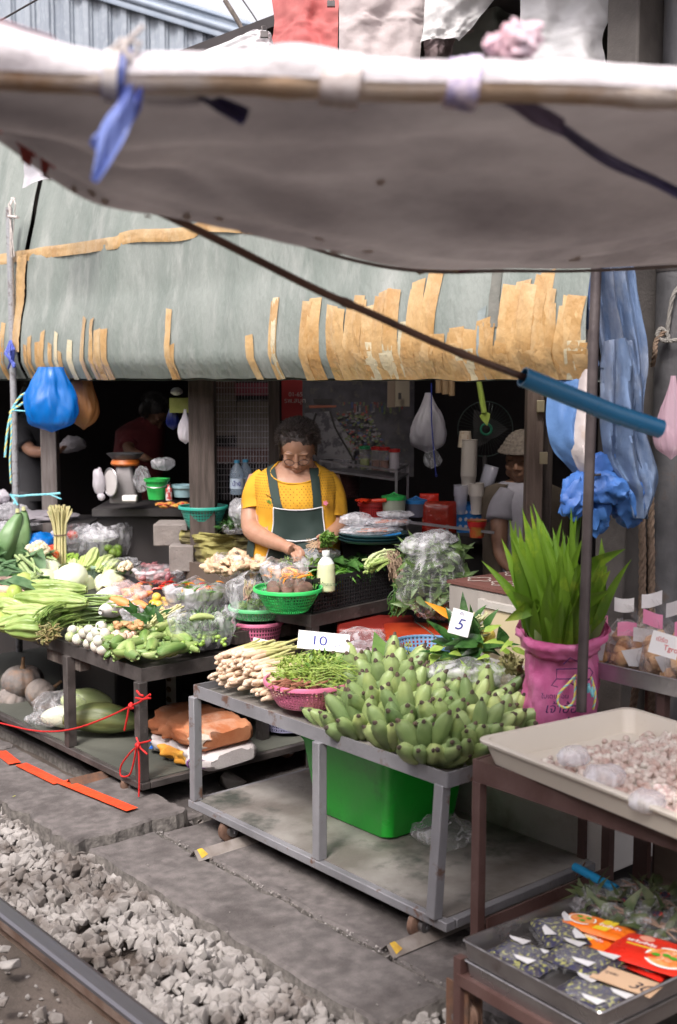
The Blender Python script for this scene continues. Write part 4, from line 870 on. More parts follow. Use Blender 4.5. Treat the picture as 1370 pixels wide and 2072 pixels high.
limeleaves(9, (915,985), (1258,1290), 3.04, .09, .03, herbd, 'upright dark leaves beside the sign marked 5', upb=1.5)
b = MB(); stems(b, at(930,1310,x=3.05), at(975,1262,x=3.05), 40, .003, .02, fan=2.2); b.build('scallion_bunch', stemw, label='pale green stalks fanned out behind the sign marked 5', cat='stalks')
bag(at(985,1295,x=3.12), (.03,.03,.045), mat('yellow_bag', (.55,.45,.08), (.6,.5,.15), .4, 5, .3, 30, transl=.3), seed=7, label='small yellow bag leaning against the white box', sub=3)
b = MB(); leaves(b, at(1035,1345,x=2.9), (.035,.035,.03), 120, .02, .01); b.blob(at(1040,1350,x=2.92), (.03,.03,.025), .5, 4, 1, 3, ridge=.3); b.build('dried_bunch', mat('olive_bunch', (.14,.14,.05), (.25,.23,.1), .8, 30), label='olive brown tied bunch beside the pink bag', cat='herbs')
b = MB(); b.leaf(at(1020,1302,x=2.9), V((0,0,1))+RT*-.3, -FW, .06, .045, 0); b.build('rounded_leaf', herbd, label='single dark rounded leaf before the yellow door panel', cat='leaf')
bag(at(960,1362,x=2.88), (.075,.16,.05), clear, seed=12, label='long clear bag of leaves lying along the top of the banana heap', rot=Matrix.Rotation(.9, 3, 'Z'))
b = MB(); leaves(b, at(960,1370,x=2.9), (.08,.11,.03), 60, .06, .03); b.build('bagged_leaves', herbl, label='light green leaves inside the long clear bag', cat='leaves')
# pandan in pink bag
pk = at(1128,1440,z=.55); pk = V((2.90, 2.335, .56))
pk = at(1135,1395,d=3.78); base = V((pk.x, pk.y, .545))
pinkf = mat('pink_bag_plastic', (.68,.14,.36), (.78,.26,.5), .32, 6, .6, 25, transl=.3)
pt = thing('pandan_sack', 'pink printed plastic sack standing on the grey cart full of pandan leaves', 'sack', base)
b = MB()
def pf(i, j):
    a = i*2*PI; q_ = V((math.cos(a), math.sin(a), 0)); w = 1+.16*noise.noise(V((q_.x*1.6, q_.y*1.6, j*2.5)))-.16*abs(noise.noise(V((q_.x*3+j*2, q_.y*3, j*4))))+.05*noise.noise(V((q_.x*8, q_.y*8, j*10)))
    r = .098+.012*math.sin(j*5)+.02*j; z = j*.345*(1+(.10*math.cos(a-.6) if j > .8 else 0)); 
    if j > .9: r += .02
    return base+q_*r*w+V((0,0,z))
b.grid(pf, 72, 26); b.grid(lambda i, j: pf(i, 1-.22*j)+(pf(i, .8)-base-V((0,0,pf(i,.8).z-base.z))).normalized()*(.012+.01*math.sin(j*3)+.006*noise.noise(V((i*30,j*4,1)))), 72, 6)
b.build('sack', pinkf, pt, ang=180)
f_ = -V((FW.x, FW.y, 0)).normalized()
def onp(u, v): # text placed on the sack front
    return u
for (txt, du, dz, s_, sh) in (('เจ้าอ้อย', -.075, .10, .042, .2), ('แก่แล้ว', -.06, .045, .05, .2), ('ใบเตยหอม', -.085, .145, .02, 0)):
    writing(txt, base+f_*.135+RT*du+V((0,0,dz)), RT, V((0,0,1)), s_, mat('dark_print', (.05,.01,.09), None, .5), pt, shear=sh)
b = MB()
for pl_ in ([(-.04,.235),(-.04,.205),(.06,.205),(.07,.225),(.06,.238),(-.04,.235)], [(-.04,.205),(-.055,.185),(-.035,.18)], [(.06,.205),(.03,.175),(.0,.195)], [(-.02,.25),(.0,.27),(.03,.255),(.05,.275)]):
    b.tube([base+f_*.137+RT*q_[0]+V((0,0,q_[1])) for q_ in pl_], .0016, 5)
b.build('ribbon_print', mat('dark_print', (.05,.01,.09), None, .5), pt)
pandm = mat('pandan_leaf', (.075,.165,.014), (.14,.26,.022), .34, 5, .2, 100, stretch=(1,1,1), transl=.3, c3=(.4,.5,.04), s3=7, lo3=.55, hi3=.8)
pandd = mat('pandan_base', (.1,.16,.05), (.17,.22,.09), .45, 9, .2, 60, transl=.15)
b = MB(); c0 = base+V((0,0,.30))
def longleaf(b, p, d, L, W, bend, face):
    d = V(d).normalized(); side = d.cross(face).normalized(); nn = side.cross(d); vs = []; sg = 9; sb = U(-.22,.22)
    for i in range(sg+1):
        t = i/sg; w = W*.5*(min(1, t*6+.5) if t < .12 else 1)*(1-max(0, (t-.45)/.55)**1.6)+.0004; c = p+d*(L*t)+V((0,0,-1))*bend*L*t*t*.4+side*sb*L*t*t+face*sb*.6*L*t*t
        vs += [c-side*w+nn*w*.45, c-nn*.0, c+side*w+nn*w*.45]
    fs = []
    for i in range(sg): a = i*3; fs += [(a,a+1,a+4,a+3),(a+1,a+2,a+5,a+4)]
    b.add(vs, fs)
for k in range(125):
    rr, an = (random.random())**.5, U(0, 6.28); q_ = V((math.cos(an), math.sin(an), 0)); p = c0+q_*rr*.085-V((0,0,.04))
    lean = RT*(q_.dot(RT)*rr*.26+U(-.13,.10)-.05)+f_*(q_.dot(f_)*rr*.2+U(-.08,.08)); L = U(.2,.48)*(1-.25*rr*(q_.dot(f_) > .2))
    longleaf(b, p, V((0,0,1))+lean, L, U(.03,.045), U(-.1,.3), (f_+RT*U(-.5,.5)))
for (u0, v0, u1, v1) in ((1090,1225,1022,1238),(1150,1240,1222,1180),(1165,1240,1235,1150),(1080,1240,1035,1195),(1150,1180,1240,1085)):
    p = at(u0, v0, d=3.7); q_ = at(u1, v1, d=3.64); longleaf(b, p, q_-p, (q_-p).length, .045, .1, f_)
b.build('leaf_blades', pandm, pt, ang=180)
b = MB()
for k in range(34): an = U(0, 6.28); q_ = V((math.cos(an), math.sin(an), 0)); longleaf(b, c0+q_*U(.03,.09)-V((0,0,.05)), V((0,0,1))+q_*.25, U(.09,.17), .035, 0, (f_+RT*U(-.4,.4)))
b.build('leaf_bases', pandd, pt, ang=180)
# under the grey cart: green basin, bag, foam box
q = V((2.80, 3.06, .11)); t = thing('plastic_basin', 'bright green rectangular plastic basin on the lower shelf of the grey cart', 'basin', q)
b = MB()
def rrect(hx, hy, r, n=8):
    out = []
    for (sx_, sy_, a0) in ((1,1,0),(-1,1,PI/2),(-1,-1,PI),(1,-1,1.5*PI)):
        out += [(sx_*(hx-r)+r*math.cos(a0+PI/2*k/n), sy_*(hy-r)+r*math.sin(a0+PI/2*k/n)) for k in range(n+1)]
    return out
def boxy(b, c, prof, r=.03, rz=0, cap=True):
    """prof: (half x, half y, z) rings"""
    m = None; vs = []; Mx = Matrix.Rotation(rz, 3, 'Z'); c = V(c)
    for hx, hy, z in prof:
        ring_ = rrect(hx, hy, min(r, hx*.9, hy*.9)); m = len(ring_); vs += [c+Mx@V((x_, y_, z)) for x_, y_ in ring_]
    fs = [(i*m+k, i*m+(k+1) % m, (i+1)*m+(k+1) % m, (i+1)*m+k) for i in range(len(prof)-1) for k in range(m)]
    if cap: fs += [tuple(range(m))[::-1]]
    return b.add(vs, fs)
boxy(b, q, [(.16,.19,0),(.17,.2,.01),(.2,.235,.26),(.21,.245,.275),(.21,.245,.28),(.195,.23,.28),(.165,.195,.02),(.001,.001,.02)], .04); b.build('basin_body', neon, t)
bag(V((2.72,2.68,.18)), (.10,.11,.05), clear3, seed=21, label='flattened clear bag beside the green basin on the lower shelf')
fq = V((3.33, 2.62, .135)); t = thing('foam_box', 'big dirty white styrofoam box on the shelf behind the grey cart', 'box', fq)
foamd = mat('dirty_styrofoam', (.7,.68,.66), (.78,.76,.74), .8, 5, .4, 160, c3=(.42,.38,.34), s3=3, lo3=.55, hi3=.75)
b = MB(); boxy(b, at(1030,1640,x=3.02)+V((.2,-.05,-.12)), [(.17,.33,0),(.185,.345,.02),(.19,.35,.28),(.17,.33,.29)], .03); b.build('box_body', foamd, t)
b = MB(); boxy(b, at(1030,1640,x=3.02)+V((.2,-.05,.172)), [(.19,.35,0),(.19,.35,.02),(.001,.001,.021)], .03); b.build('red_lid', plastic('red_plastic', (.5,.03,.02)), t)
# ================================================================== right-hand stands
t = thing('brown_table', 'brown painted angle-steel table carrying the beige tray of shallots', 'table', (2.385, 1.4, 0))
TX0, TX1, TY0, TY1, TZ = 2.385, 3.0, 1.2, 2.24, .6
b = MB()
b.bar((TX0, TY0, TZ-.03), (TX0, TY1, TZ-.03), .006, .062, (0,0,1)); b.bar((TX1, TY0, TZ-.03), (TX1, TY1, TZ-.03), .006, .062, (0,0,1)); b.bar((TX0, TY1, TZ-.031), (TX1, TY1, TZ-.031), .0062, .062, (0,0,1))
b.build('frame', brownp, t)
MB().box(((TX0+TX1)/2, (TY0+TY1)/2, TZ-.004), (TX1-TX0-.01, TY1-TY0-.01, .004)).build('top', brownp, t)
for (x_, y_) in ((TX0+.012, TY1-.012), (TX1-.01, TY1-.01), (TX1-.01, TY0), (TX0+.012, TY0)):
    MB().bar((x_, y_, -.02), (x_, y_, TZ-.062), .03, .03, (1,0,0)).build('leg', brownp, t, bevel=.002)
b = MB(); b.bar((TX0+.03, TY1-.03, .115), (TX1-.02, TY1-.03, .115), .006, .05, (0,0,1)); b.box(((TX0+TX1)/2+.05, TY1-.07, .10), (TX1-TX0-.2, .08, .006)); b.bar((2.52, TY1-.05, .07), (2.52, 1.5, .07), .05, .012, (0,0,1))
b.bar((TX0+.05, TY1-.1, .09), (TX0+.22, TY1-.13, .09), .1, .012, (0,0,1)); b.build('brace', brownp, t)
MB().bar((2.93, 2.06, .1), (2.93, 2.06, .5), .05, .02, (1,0,0)).build('bolted_upright', brownp, t)
plywood = mat('plywood_panel', (.22,.17,.14), (.29,.23,.19), .8, 6, .4, 60, stretch=(1,1,5))
MB().box((2.97, 1.65, .33), (.012, .78, .42)).build('plywood_panel', plywood, t)
# beige tray
beig = mat('beige_plastic', (.6,.55,.47), (.66,.61,.53), .38, 3, .05, 30, c3=(.42,.36,.29), s3=6, lo3=.6, hi3=.8)
tz = at(960, 1494, z=.665); fr_ = at(1370, 1655, z=.665); bk = at(1272, 1430, z=.665)
e1 = (fr_-tz).normalized(); e2 = (bk-tz); W2 = e2.length; e2 = (e2-e1*e2.dot(e1)).normalized(); L1 = .86
tc_ = tz+e1*L1/2+e2*W2/2; rz_ = math.atan2(e1.y, e1.x)
t = thing('plastic_tray', 'deep beige plastic tray of shallots on the brown table', 'tray', (tc_.x, tc_.y, .601))
b = MB(); boxy(b, (tc_.x, tc_.y, .601), [(L1/2-.03,W2/2-.03,0),(L1/2-.012,W2/2-.012,.056),(L1/2-.001,W2/2-.001,.057),(L1/2,W2/2,.064),(L1/2-.003,W2/2-.003,.067),(L1/2-.018,W2/2-.018,.067),(L1/2-.022,W2/2-.022,.06),(L1/2-.04,W2/2-.04,.004),(.001,.001,.004)], .035, rz_)
b.build('tray_body', beig, t, ang=30)
# shallots
shm = [mat('shallot_skin', (.7,.58,.53), (.56,.36,.32), .5, 30, .15, 90, var=.25, c3=(.82,.75,.68), s3=25, lo3=.48, hi3=.6), mat('shallot_root', (.5,.4,.3), None, .9)]
def shallot_me(s):
    b = MB(); b.lathe([(.0008,-.014),(.003,-.012),(.0075,-.008),(.0098,-.001),(.009,.004),(.005,.009),(.0022,.012),(.001,.016)], n=10); b.v = [(x*(1+.15*math.sin(s)), y*(1-.1*math.sin(s)), z*(1+.1*math.cos(s*3))) for x, y, z in b.v]; return b.mesh('shallot', shm)
SH = [shallot_me(s) for s in range(4)]
pts = []
def hz(a, c): return .607+.055*max(0, 1-((a-.62)/.5)**2)*max(0, 1-((c-.58)/.62)**2)+.012*noise.noise(V((a*6, c*6, 0)))
for k in range(1900):
    a, c = random.random(), random.random()
    a = lerp(.12, .97, a); c = lerp(.08, .92, c)
    if a < .22 and (c < .9) and (a-.12)/.18 < .8*random.random()+(.0 if c > .5 else .15): continue
    p = tz+e1*(a*L1)+e2*(c*W2); pts.append(V((p.x, p.y, hz(a, c)+U(-.004,.01))))
pts.sort(key=lambda p: (p-V((0,0,CH))).length-p.z*3)
for p in pts[:298]: put('shallot', random.choice(SH), p+V((0,0,.004)), (U(0,6),U(0,6),U(0,6)), U(.9,1.25), 'small pinkish shallot in the beige tray', 'shallot', 'shallots heaped in the beige tray')
b = MB()
for p in pts[298:]:
    me = random.choice(SH); Mx = Euler((U(0,6),U(0,6),U(0,6))).to_matrix()*U(.9,1.25); b.add([p+Mx@v_.co for v_ in me.vertices], [tuple(f.vertices) for f in me.polygons])
b.build('shallot_heap', shm, kind='stuff')
b = MB(); b.grid(lambda i, j: (lambda p: V((p.x, p.y, hz(lerp(.2,.96,i), lerp(.08,.92,j))-.006)))(tz+e1*(lerp(.2,.96,i)*L1)+e2*(lerp(.08,.92,j)*W2)), 20, 20); b.build('shallot_bed', shm[0], kind='stuff')
for k, (u, v, s) in enumerate(((1160,1530,.05),(1225,1570,.06),(1310,1620,.05))):
    bag(at(u, v, z=.665), (s, s*.8, s*.5), clear2, seed=30+k, label=['small clear bag of shallots at the tray front, left of three', 'small clear bag of shallots at the tray front, middle of three', 'small clear bag of shallots at the tray front, right of three'][k], sub=3)
# upper shelf tray with bread bags
sa, sb = at(1149,1327,z=.775), at(1400,1384,z=.775); s1 = (sb-sa).normalized(); s2 = V((-s1.y, s1.x, 0)); s2 = s2 if s2.dot(V((1,0,0))) > 0 else -s2
tinm = mat('tinny_steel', (.5,.5,.53), (.36,.36,.38), .38, 7, .3, 40, metal=.85, c3=(.3,.26,.24), s3=9, lo3=.6, hi3=.75)
t = thing('steel_shelf', 'dented steel tray shelf on brown legs holding bagged bread', 'shelf', (sa.x, sa.y, 0))
cc = sa+s1*.35+s2*.21; rz2 = math.atan2(s1.y, s1.x); b = MB(); boxy(b, (cc.x, cc.y, .725), [(.35,.21,0),(.352,.212,.05),(.356,.216,.052),(.35,.21,.054),(.345,.205,.003),(.001,.001,.003)], .01, rz2); b.build('tray_body', tinm, t, ang=25)
for a, c in ((.04,.05),(.03,.4),(.33,.05),(.32,.4)):
    p = sa+s1*a+s2*c; MB().bar((p.x, p.y, 0), (p.x, p.y, .724), .028, .028, s1).build('leg', brownp, t)
# bread bags
bread = mat('rusk', (.5,.27,.12), (.62,.4,.22), .8, 14, .6, 70, c3=(.35,.15,.06), s3=12, lo3=.5, hi3=.65)
filmw = film('bread_film', dens=.04, dens2=.3, wr=14); ptag = mat('pink_paper', (.66,.2,.36), (.7,.26,.42), .6, 8, .2, 30); wtag = mat('white_paper', (.5,.49,.5), (.64,.64,.66), .6, 8, .2, 30)
BR = [(1190,1305,.0,ptag,1210,1262),(1255,1318,.02,ptag,1268,1274),(1320,1330,.03,ptag,1320,1252),(1250,1280,.13,wtag,1262,1222),(1305,1290,.14,wtag,1318,1212),(1362,1300,.13,wtag,1368,1230),(1380,1345,.02,ptag,1385,1270),(1222,1312,.07,wtag,1232,1290),(1290,1325,.06,wtag,1300,1285)]
blab = ['bag of golden rusks with a pink tag, leftmost in front on the steel shelf','bag of golden rusks with a pink tag, second in front','bag of golden rusks with a raised pink tag, behind the white sign','bag of snacks with a white tag, left in the back row','bag of snacks with a white tag, middle of the back row','bag of snacks with a white folded tag, right in the back row','bag of golden rusks cut by the right picture edge','bag of golden rusks squeezed between the first two pink tagged bags','bag of golden rusks squeezed left of the grey white card']
for k, (u, v, dep, tg, tu, tv) in enumerate(BR):
    p = sa+s1*((at(u, v+20, x=2.95)-sa).dot(s1)-.06)+s2*(.06+dep*1.1); p = V((p.x, p.y, .73)); t = thing('bread_bag', blab[k], 'bag of bread', p, 'tagged bread bags on the steel shelf')
    b = MB()
    for i in range(13): b.blob(p+s1*U(-.04,.04)+s2*U(-.028,.02)+V((0,0,U(.015,.125))), (U(.02,.032),U(.018,.028),U(.014,.024)), .3, 3, i+k, 2, Euler((U(0,3),U(0,3),U(0,3))).to_matrix())
    b.build('rusks', bread, t)
    b = MB(); b.blob(p+V((0,0,.07)), (.065,.056,.088), .2, 1.8, 50+k, 4, None, .25)
    top = p+V((0,0,.13)); tp = at(tu, tv, d=(top-V((0,0,CH))).dot(FW)-.01); b.grid(lambda i, j: top.lerp(tp, j)+s1*lerp(-.04,.04,i)*(1-.5*math.sin(PI*min(1,j*1.1)))+s2*.006*math.sin(i*25+j*4), 20, 8); b.build('film_wrap', filmw, t, ang=180)
    b = MB(); r2 = (RT+V((0,0,U(-.15,.25)))).normalized(); b.grid(lambda i, j: tp+r2*lerp(-.031,.031,i)+V((0,0,lerp(-.022,.022,j)))-FW*(.006+.004*math.sin(i*4+k))+V((0,0,.006*math.sin(i*3+k))), 12, 6); b.build('paper_tag', tg, t, ang=180)
    if k in (0,1,2): b = MB(); o_ = p-V((FW.x,FW.y,0))*.068+V((0,0,.075)); b.add([o_+RT*-.035+V((0,0,.02)), o_+RT*.03+V((0,0,.03)), o_+RT*.02-V((0,0,.03)), o_-V((0,0,.028))-RT*.01], [(0,1,2,3)]); b.build('paper_label', wtag, t)
c = at(1345,1305,x=2.90)+V((0,0,.0)); t, r_, u_, n_ = sign(c, RT+V((0,0,-.30)), V((FW.x*.2,FW.y*.2,1))+RT*.25, .085, .065, 'grey white tilted card with red handwriting in front of the bread bags')
writing('เบิร์ด', c-r_*.03+u_*.006, r_, u_, .018, inkr, t, thick=.0003); writing('Tgro', c-r_*.002-u_*.014, r_, u_, .022, inkr, t, thick=.0003)
# rope loop under the shelf
twist([at(1166,1366,d=3.62), at(1148,1385,d=3.61), at(1131,1405,d=3.61), at(1130,1425,d=3.61), at(1146,1432,d=3.61), at(1160,1420,d=3.61), at(1164,1395,d=3.61), at(1162,1370,d=3.62)], .0035, [yr, tq, yr], 'rope_loop', 'yellow and blue rope loop hanging under the steel shelf', 'rope')
twist([at(1196,1370,d=3.62), at(1203,1395,d=3.62), at(1204,1415,d=3.62), at(1200,1435,d=3.63)], .0035, [yr, tq, yr], 'rope_end', 'yellow and blue rope end under the steel shelf, right of the loop', 'rope')
b = MB(); b.blob(at(1190,1392,d=3.61), (.008,.008,.014), .5, 3, 1, 2); b.blob(at(1198,1400,d=3.61), (.006,.006,.016), .5, 3, 2, 2); b.build('cord_tassel', tq, label='small turquoise tassel of frayed cord under the steel shelf', cat='tassel')
# lower stand with steel trays
la = at(935,1900,z=.255); lb = at(1215,2050,z=.255); lc = at(1290,1790,z=.255); l1 = (lb-la); LL = l1.length; l1.normalize(); l2 = (lc-la); WW = l2.dot(V((-l1.y,l1.x,0))); l2 = V((-l1.y,l1.x,0)); 
if WW < 0: l2, WW = -l2, -WW
rz3 = math.atan2(l1.y, l1.x); c3_ = la+l1*LL/2+l2*WW/2
stl = mat('stainless_dull', (.42,.4,.4), (.3,.28,.28), .3, 5, .25, 30, metal=.9, c3=(.2,.16,.15), s3=8, lo3=.58, hi3=.75)
for k, z_ in enumerate((.205, .165)):
    t = thing('steel_tray', ['shallow steel tray of packets, the upper of two stacked trays', 'empty steel tray under the tray of packets'][k], 'tray', (c3_.x, c3_.y, z_))
    b = MB(); hx, hy = LL/2-.004*k, WW/2-.004*k; boxy(b, (c3_.x, c3_.y, z_-k*.0), [(hx-.008,hy-.008,0),(hx-.002,hy-.002,.044),(hx+.002,hy+.002,.048),(hx,hy,.051),(hx-.004,hy-.004,.05),(hx-.012,hy-.012,.003),(.001,.001,.003)] if k == 0 else [(hx-.008,hy-.008,-.012),(hx-.002,hy-.002,.034),(hx+.003,hy+.003,.036),(hx,hy,.038),(hx-.01,hy-.01,.036)], .012, rz3)
    b.build('tray_body', stl, t, ang=25)
t = thing('low_stand', 'low brown wheeled stand under the steel trays', 'stand', (la.x, la.y, 0)); b = MB()
p0 = la-l1*.015+l2*.01; p1 = la+l1*LL+l2*.01; p2 = p0+l2*WW
b.bar((p0.x,p0.y,.145), (p1.x,p1.y,.145), .03, .03, (0,0,1)); b.bar((p0.x,p0.y,.145), (p2.x,p2.y,.145), .03, .03, (0,0,1)); b.bar((p0.x,p0.y,0), (p0.x,p0.y,.2), .025, .025, l1); b.bar((p1.x+l2.x*.03,p1.y+l2.y*.03,-.05), (p1.x+l2.x*.03,p1.y+l2.y*.03,.14), .03, .03, l1)
b.build('frame', brownp, t)
wq = at(940,1990,x=p0.x+.03); wo = MB().lathe([(.008,-.015),(.036,-.015),(.044,-.011),(.046,-.004),(.041,0),(.046,.004),(.044,.011),(.036,.015),(.008,.015)], (wq.x, wq.y, .03), 30, Matrix.Rotation(rz3, 3, 'Z')@Matrix.Rotation(PI/2, 3, 'X')).build('wheel', wheelm, t)
b = MB(); b.lathe([(0,-.034),(.012,-.034),(.012,.034),(0,.034)], (wq.x, wq.y, .03), 10, Matrix.Rotation(rz3, 3, 'Z')@Matrix.Rotation(PI/2, 3, 'X')); b.build('axle_bolt', zinc, wo)
b = MB(); n3 = V((math.cos(rz3+PI/2), math.sin(rz3+PI/2), 0))
for s in (-1, 1): b.box(V((wq.x, wq.y, .055))+n3*.024*s, (.08,.005,.13), rz=rz3)
b.build('wheel_bracket', rustm, t)
# tray content
def on(a, c, h=.0): p = la+l1*(LL*a)+l2*(WW*c); return V((p.x, p.y, .209+h))
def packet(c, r1, w, h, th, m, name, lab, cat, tilt=0, group=None, n=14, cr=.12, up=(0,0,1)):
    """sealed pouch, pillow shaped with crimped ends"""
    t = thing(name, lab, cat, c, group); r1 = V(r1).normalized(); n_ = (V(up)+r1*tilt).normalized(); u1 = n_.cross(r1).normalized(); b = MB()
    def fn(s):
        def f(i, j):
            x, y = i*2-1, j*2-1; e = max(0, (1-abs(x)**3))*max(0, (1-abs(y)**4)); z = th*.5*s*e**.5+.004*noise.noise(V((i*5, j*5, w*99)))*(1 if e > .02 else 0)
            if abs(x) > .93: z += .0016*math.sin(j*60)
            return V(c)+r1*x*w/2+u1*y*h/2+n_*(z+th*.5)
        return f
    b.grid(fn(1), n, n); b.grid(lambda i, j: fn(-1)(1-i, j), n, n); b.build('pouch', m, t, ang=180); return t, r1, u1, n_
pea = mat('butterfly_pea', (.02,.02,.06), (.3,.3,.09), .7, 95, .8, 140, lo=.52, hi=.6, c3=(.035,.03,.045), s3=60, lo3=.5, hi3=.55)
filmp = film('pea_film', dens=.02, dens2=.22, wr=22)
for k, (a, c, ang, s, h) in enumerate(((.26,.17,.15,1.,.0),(.2,.42,-.5,.95,.012),(.78,.15,.1,1.,.0),(.52,.3,.2,1.,.016))):
    p = on(a, c, h); r_ = (Matrix.Rotation(ang, 3, 'Z')@l1); t, r1, u1, n_ = packet(p, r_, .17*s, .125*s, .026, pea, 'flower_pouch', ['clear pouch of dried blue and yellow flowers in the left front corner of the tray','pouch of dried flowers with a white folded label behind the left one','pouch of dried flowers half under the cardboard price card','pouch of dried flowers in the middle of the tray front'][k], 'pouch of dried flowers', group='dried flower pouches')
    b = MB(); b.grid(lambda i, j: p+r1*(i*2-1)*.09*s+u1*(j*2-1)*.067*s+n_*(.030*max(0,1-(i*2-1)**4)*max(0,1-(j*2-1)**4)+.003*noise.noise(V((i*9,j*9,k)))), 20, 16); b.build('film_wrap', filmp, t, ang=180)
    for (dx, dy) in ((-.3,.4),(.15,-.35),(.35,.35)): o_ = p+r1*dx*.15+u1*dy*.1+n_*.031; MB().add([o_-r1*.032, o_+r1*.028+u1*.012, o_+r1*.024-u1*.018, o_-r1*.014-u1*.013], [(3,2,1,0)]).build('paper_label', wtag, t)
orm = mat('orange_pack', (.8,.16,.015), (.85,.24,.02), .3, 3, .2, 25); redp = mat('red_pack', (.62,.02,.012), (.7,.04,.02), .28, 3, .2, 20); yel = mat('yellow_print', (.85,.62,.04), None, .35); whp = mat('white_print', (.85,.84,.82), None, .4); grn = mat('green_print', (.08,.35,.03), None, .4); shr = mat('shrimp_print', (.8,.2,.08), (.9,.5,.3), .4, 60); soup = mat('soup_print', (.75,.2,.05), (.85,.42,.15), .35, 50)
def disc(b, c, r1, u1, rx, ry, n_=24, ofs=0):
    nn = r1.cross(u1)*ofs; b.add([c+nn]+[c+nn+r1*rx*math.cos(2*PI*k/n_)+u1*ry*math.sin(2*PI*k/n_) for k in range(n_)], [(0, k+1, (k+1) % n_+1) for k in range(n_)])
def noodle(p, r_, w, h, m, lab, kind, tilt=0):
    t, r1, u1, n_ = packet(p, r_, w, h, .022, m, 'noodle_packet', lab, 'noodle packet', tilt, 'noodle packets'); o_ = V(p)+n_*.0228
    if kind == 'o':
        b = MB(); disc(b, o_-r1*w*.22, r1, u1, w*.2, h*.36); b.build('bowl_print', whp, t); b = MB(); disc(b, o_-r1*w*.22, r1, u1, w*.175, h*.3, ofs=.0008); b.build('soup_print', soup, t)
        b = MB(); 
        for q_ in ((-.28,.1),(-.2,-.12),(-.15,.12)): disc(b, o_+r1*w*q_[0]+u1*h*q_[1], r1, u1, .008, .006, 10, ofs=.0016)
        b.build('garnish_print', grn, t)
        b = MB(); b.add([o_+r1*w*x_+u1*h*y_+n_*.0003 for x_, y_ in ((.0,-.38),(.2,-.38),(.26,.38),(.06,.38))], [(0,1,2,3)]); b.build('yellow_panel', yel, t)
        writing('ต้มยำ', o_+r1*w*.03-u1*h*.1, r1, u1, .018, whp, t, thick=.0003, bold=.0005); writing('กุ้ง', o_+r1*w*.26-u1*h*.1, r1, u1, .018, whp, t, thick=.0003)
    else:
        b = MB(); disc(b, o_+r1*w*.2-u1*h*.14, r1, u1, w*.27, h*.34, 36); b.build('bowl_print', whp, t); b = MB(); disc(b, o_+r1*w*.2-u1*h*.14, r1, u1, w*.235, h*.285, 36, ofs=.0008); b.build('soup_print', soup, t)
        b = MB()
        for q_ in ((.12,-.05),(.22,-.2),(.3,-.06),(.2,.02),(.12,-.22)): b.blob(o_+r1*w*q_[0]+u1*h*q_[1]+n_*.001, (.013,.009,.0015), .3, 2, 3, 2)
        b.build('shrimp_print', shr, t); b = MB()
        for q_ in ((.06,-.16),(.26,-.14),(.17,-.1)): disc(b, o_+r1*w*q_[0]+u1*h*q_[1], r1, u1, .011, .008, 12, ofs=.003)
        b.build('garnish_print', grn, t); b = MB(); disc(b, o_-r1*w*.18+u1*h*.28, r1, u1, .02, .014); b.build('round_emblem', mat('pale_red', (.8,.35,.25), None, .4), t)
        writing('รสต้มยำกุ้ง', o_-r1*w*.36+u1*h*.06, r1, u1, .017, whp, t, thick=.0003, bold=.0004); b = MB(); b.add([o_+r1*w*x_+u1*h*y_+n_*.0004 for x_, y_ in ((-.34,-.04),(.0,-.02),(.0,.02),(-.34,.0))], [(0,1,2,3)]); b.build('gold_stripe', yel, t)
    return t
def onpx(u, v, h=0): return at(u, v, z=.209+h)
dr = (onpx(1270,1940)-onpx(1120,1870)).normalized()
noodle(onpx(1180,1905,.0), dr, .175, .08, orm, 'orange noodle packet underneath the other orange one', 'o')
noodle(onpx(1208,1885,.022), (onpx(1275,1905)-onpx(1150,1868)).normalized(), .185, .085, orm, 'orange noodle packet with a soup bowl picture, lying on top', 'o')
noodle(onpx(1300,1955,.0), (onpx(1370,2000)-onpx(1240,1945)).normalized(), .17, .11, redp, 'red noodle packet mostly hidden under the other red one', 'r')
noodle(onpx(1325,1940,.024), (onpx(1370,1960)-onpx(1255,1925)).normalized(), .215, .16, redp, 'big red noodle packet with shrimp soup picture on top', 'r')
cb = mat('cardboard', (.45,.29,.18), (.5,.34,.22), .85, 6, .1, 60)
c = onpx(1268,1985,.035); r_ = (onpx(1340,2010)-onpx(1190,1958)).normalized(); t, r1, u1, n_ = sign(c, r_, r_.cross(V((0,0,-1)))+V((0,0,.1)) if False else V((0,0,1)).cross(r_), .155, .075, 'brown cardboard price card lying on the dried flower pouches', cb)
writing('30', c+r1*.012-u1*.024, r1, u1, .05, inkk, t, thick=.0003, shear=.3); writing('ถุงละ', c-r1*.06+u1*.004, r1, u1, .017, inkk, t, thick=.0003)
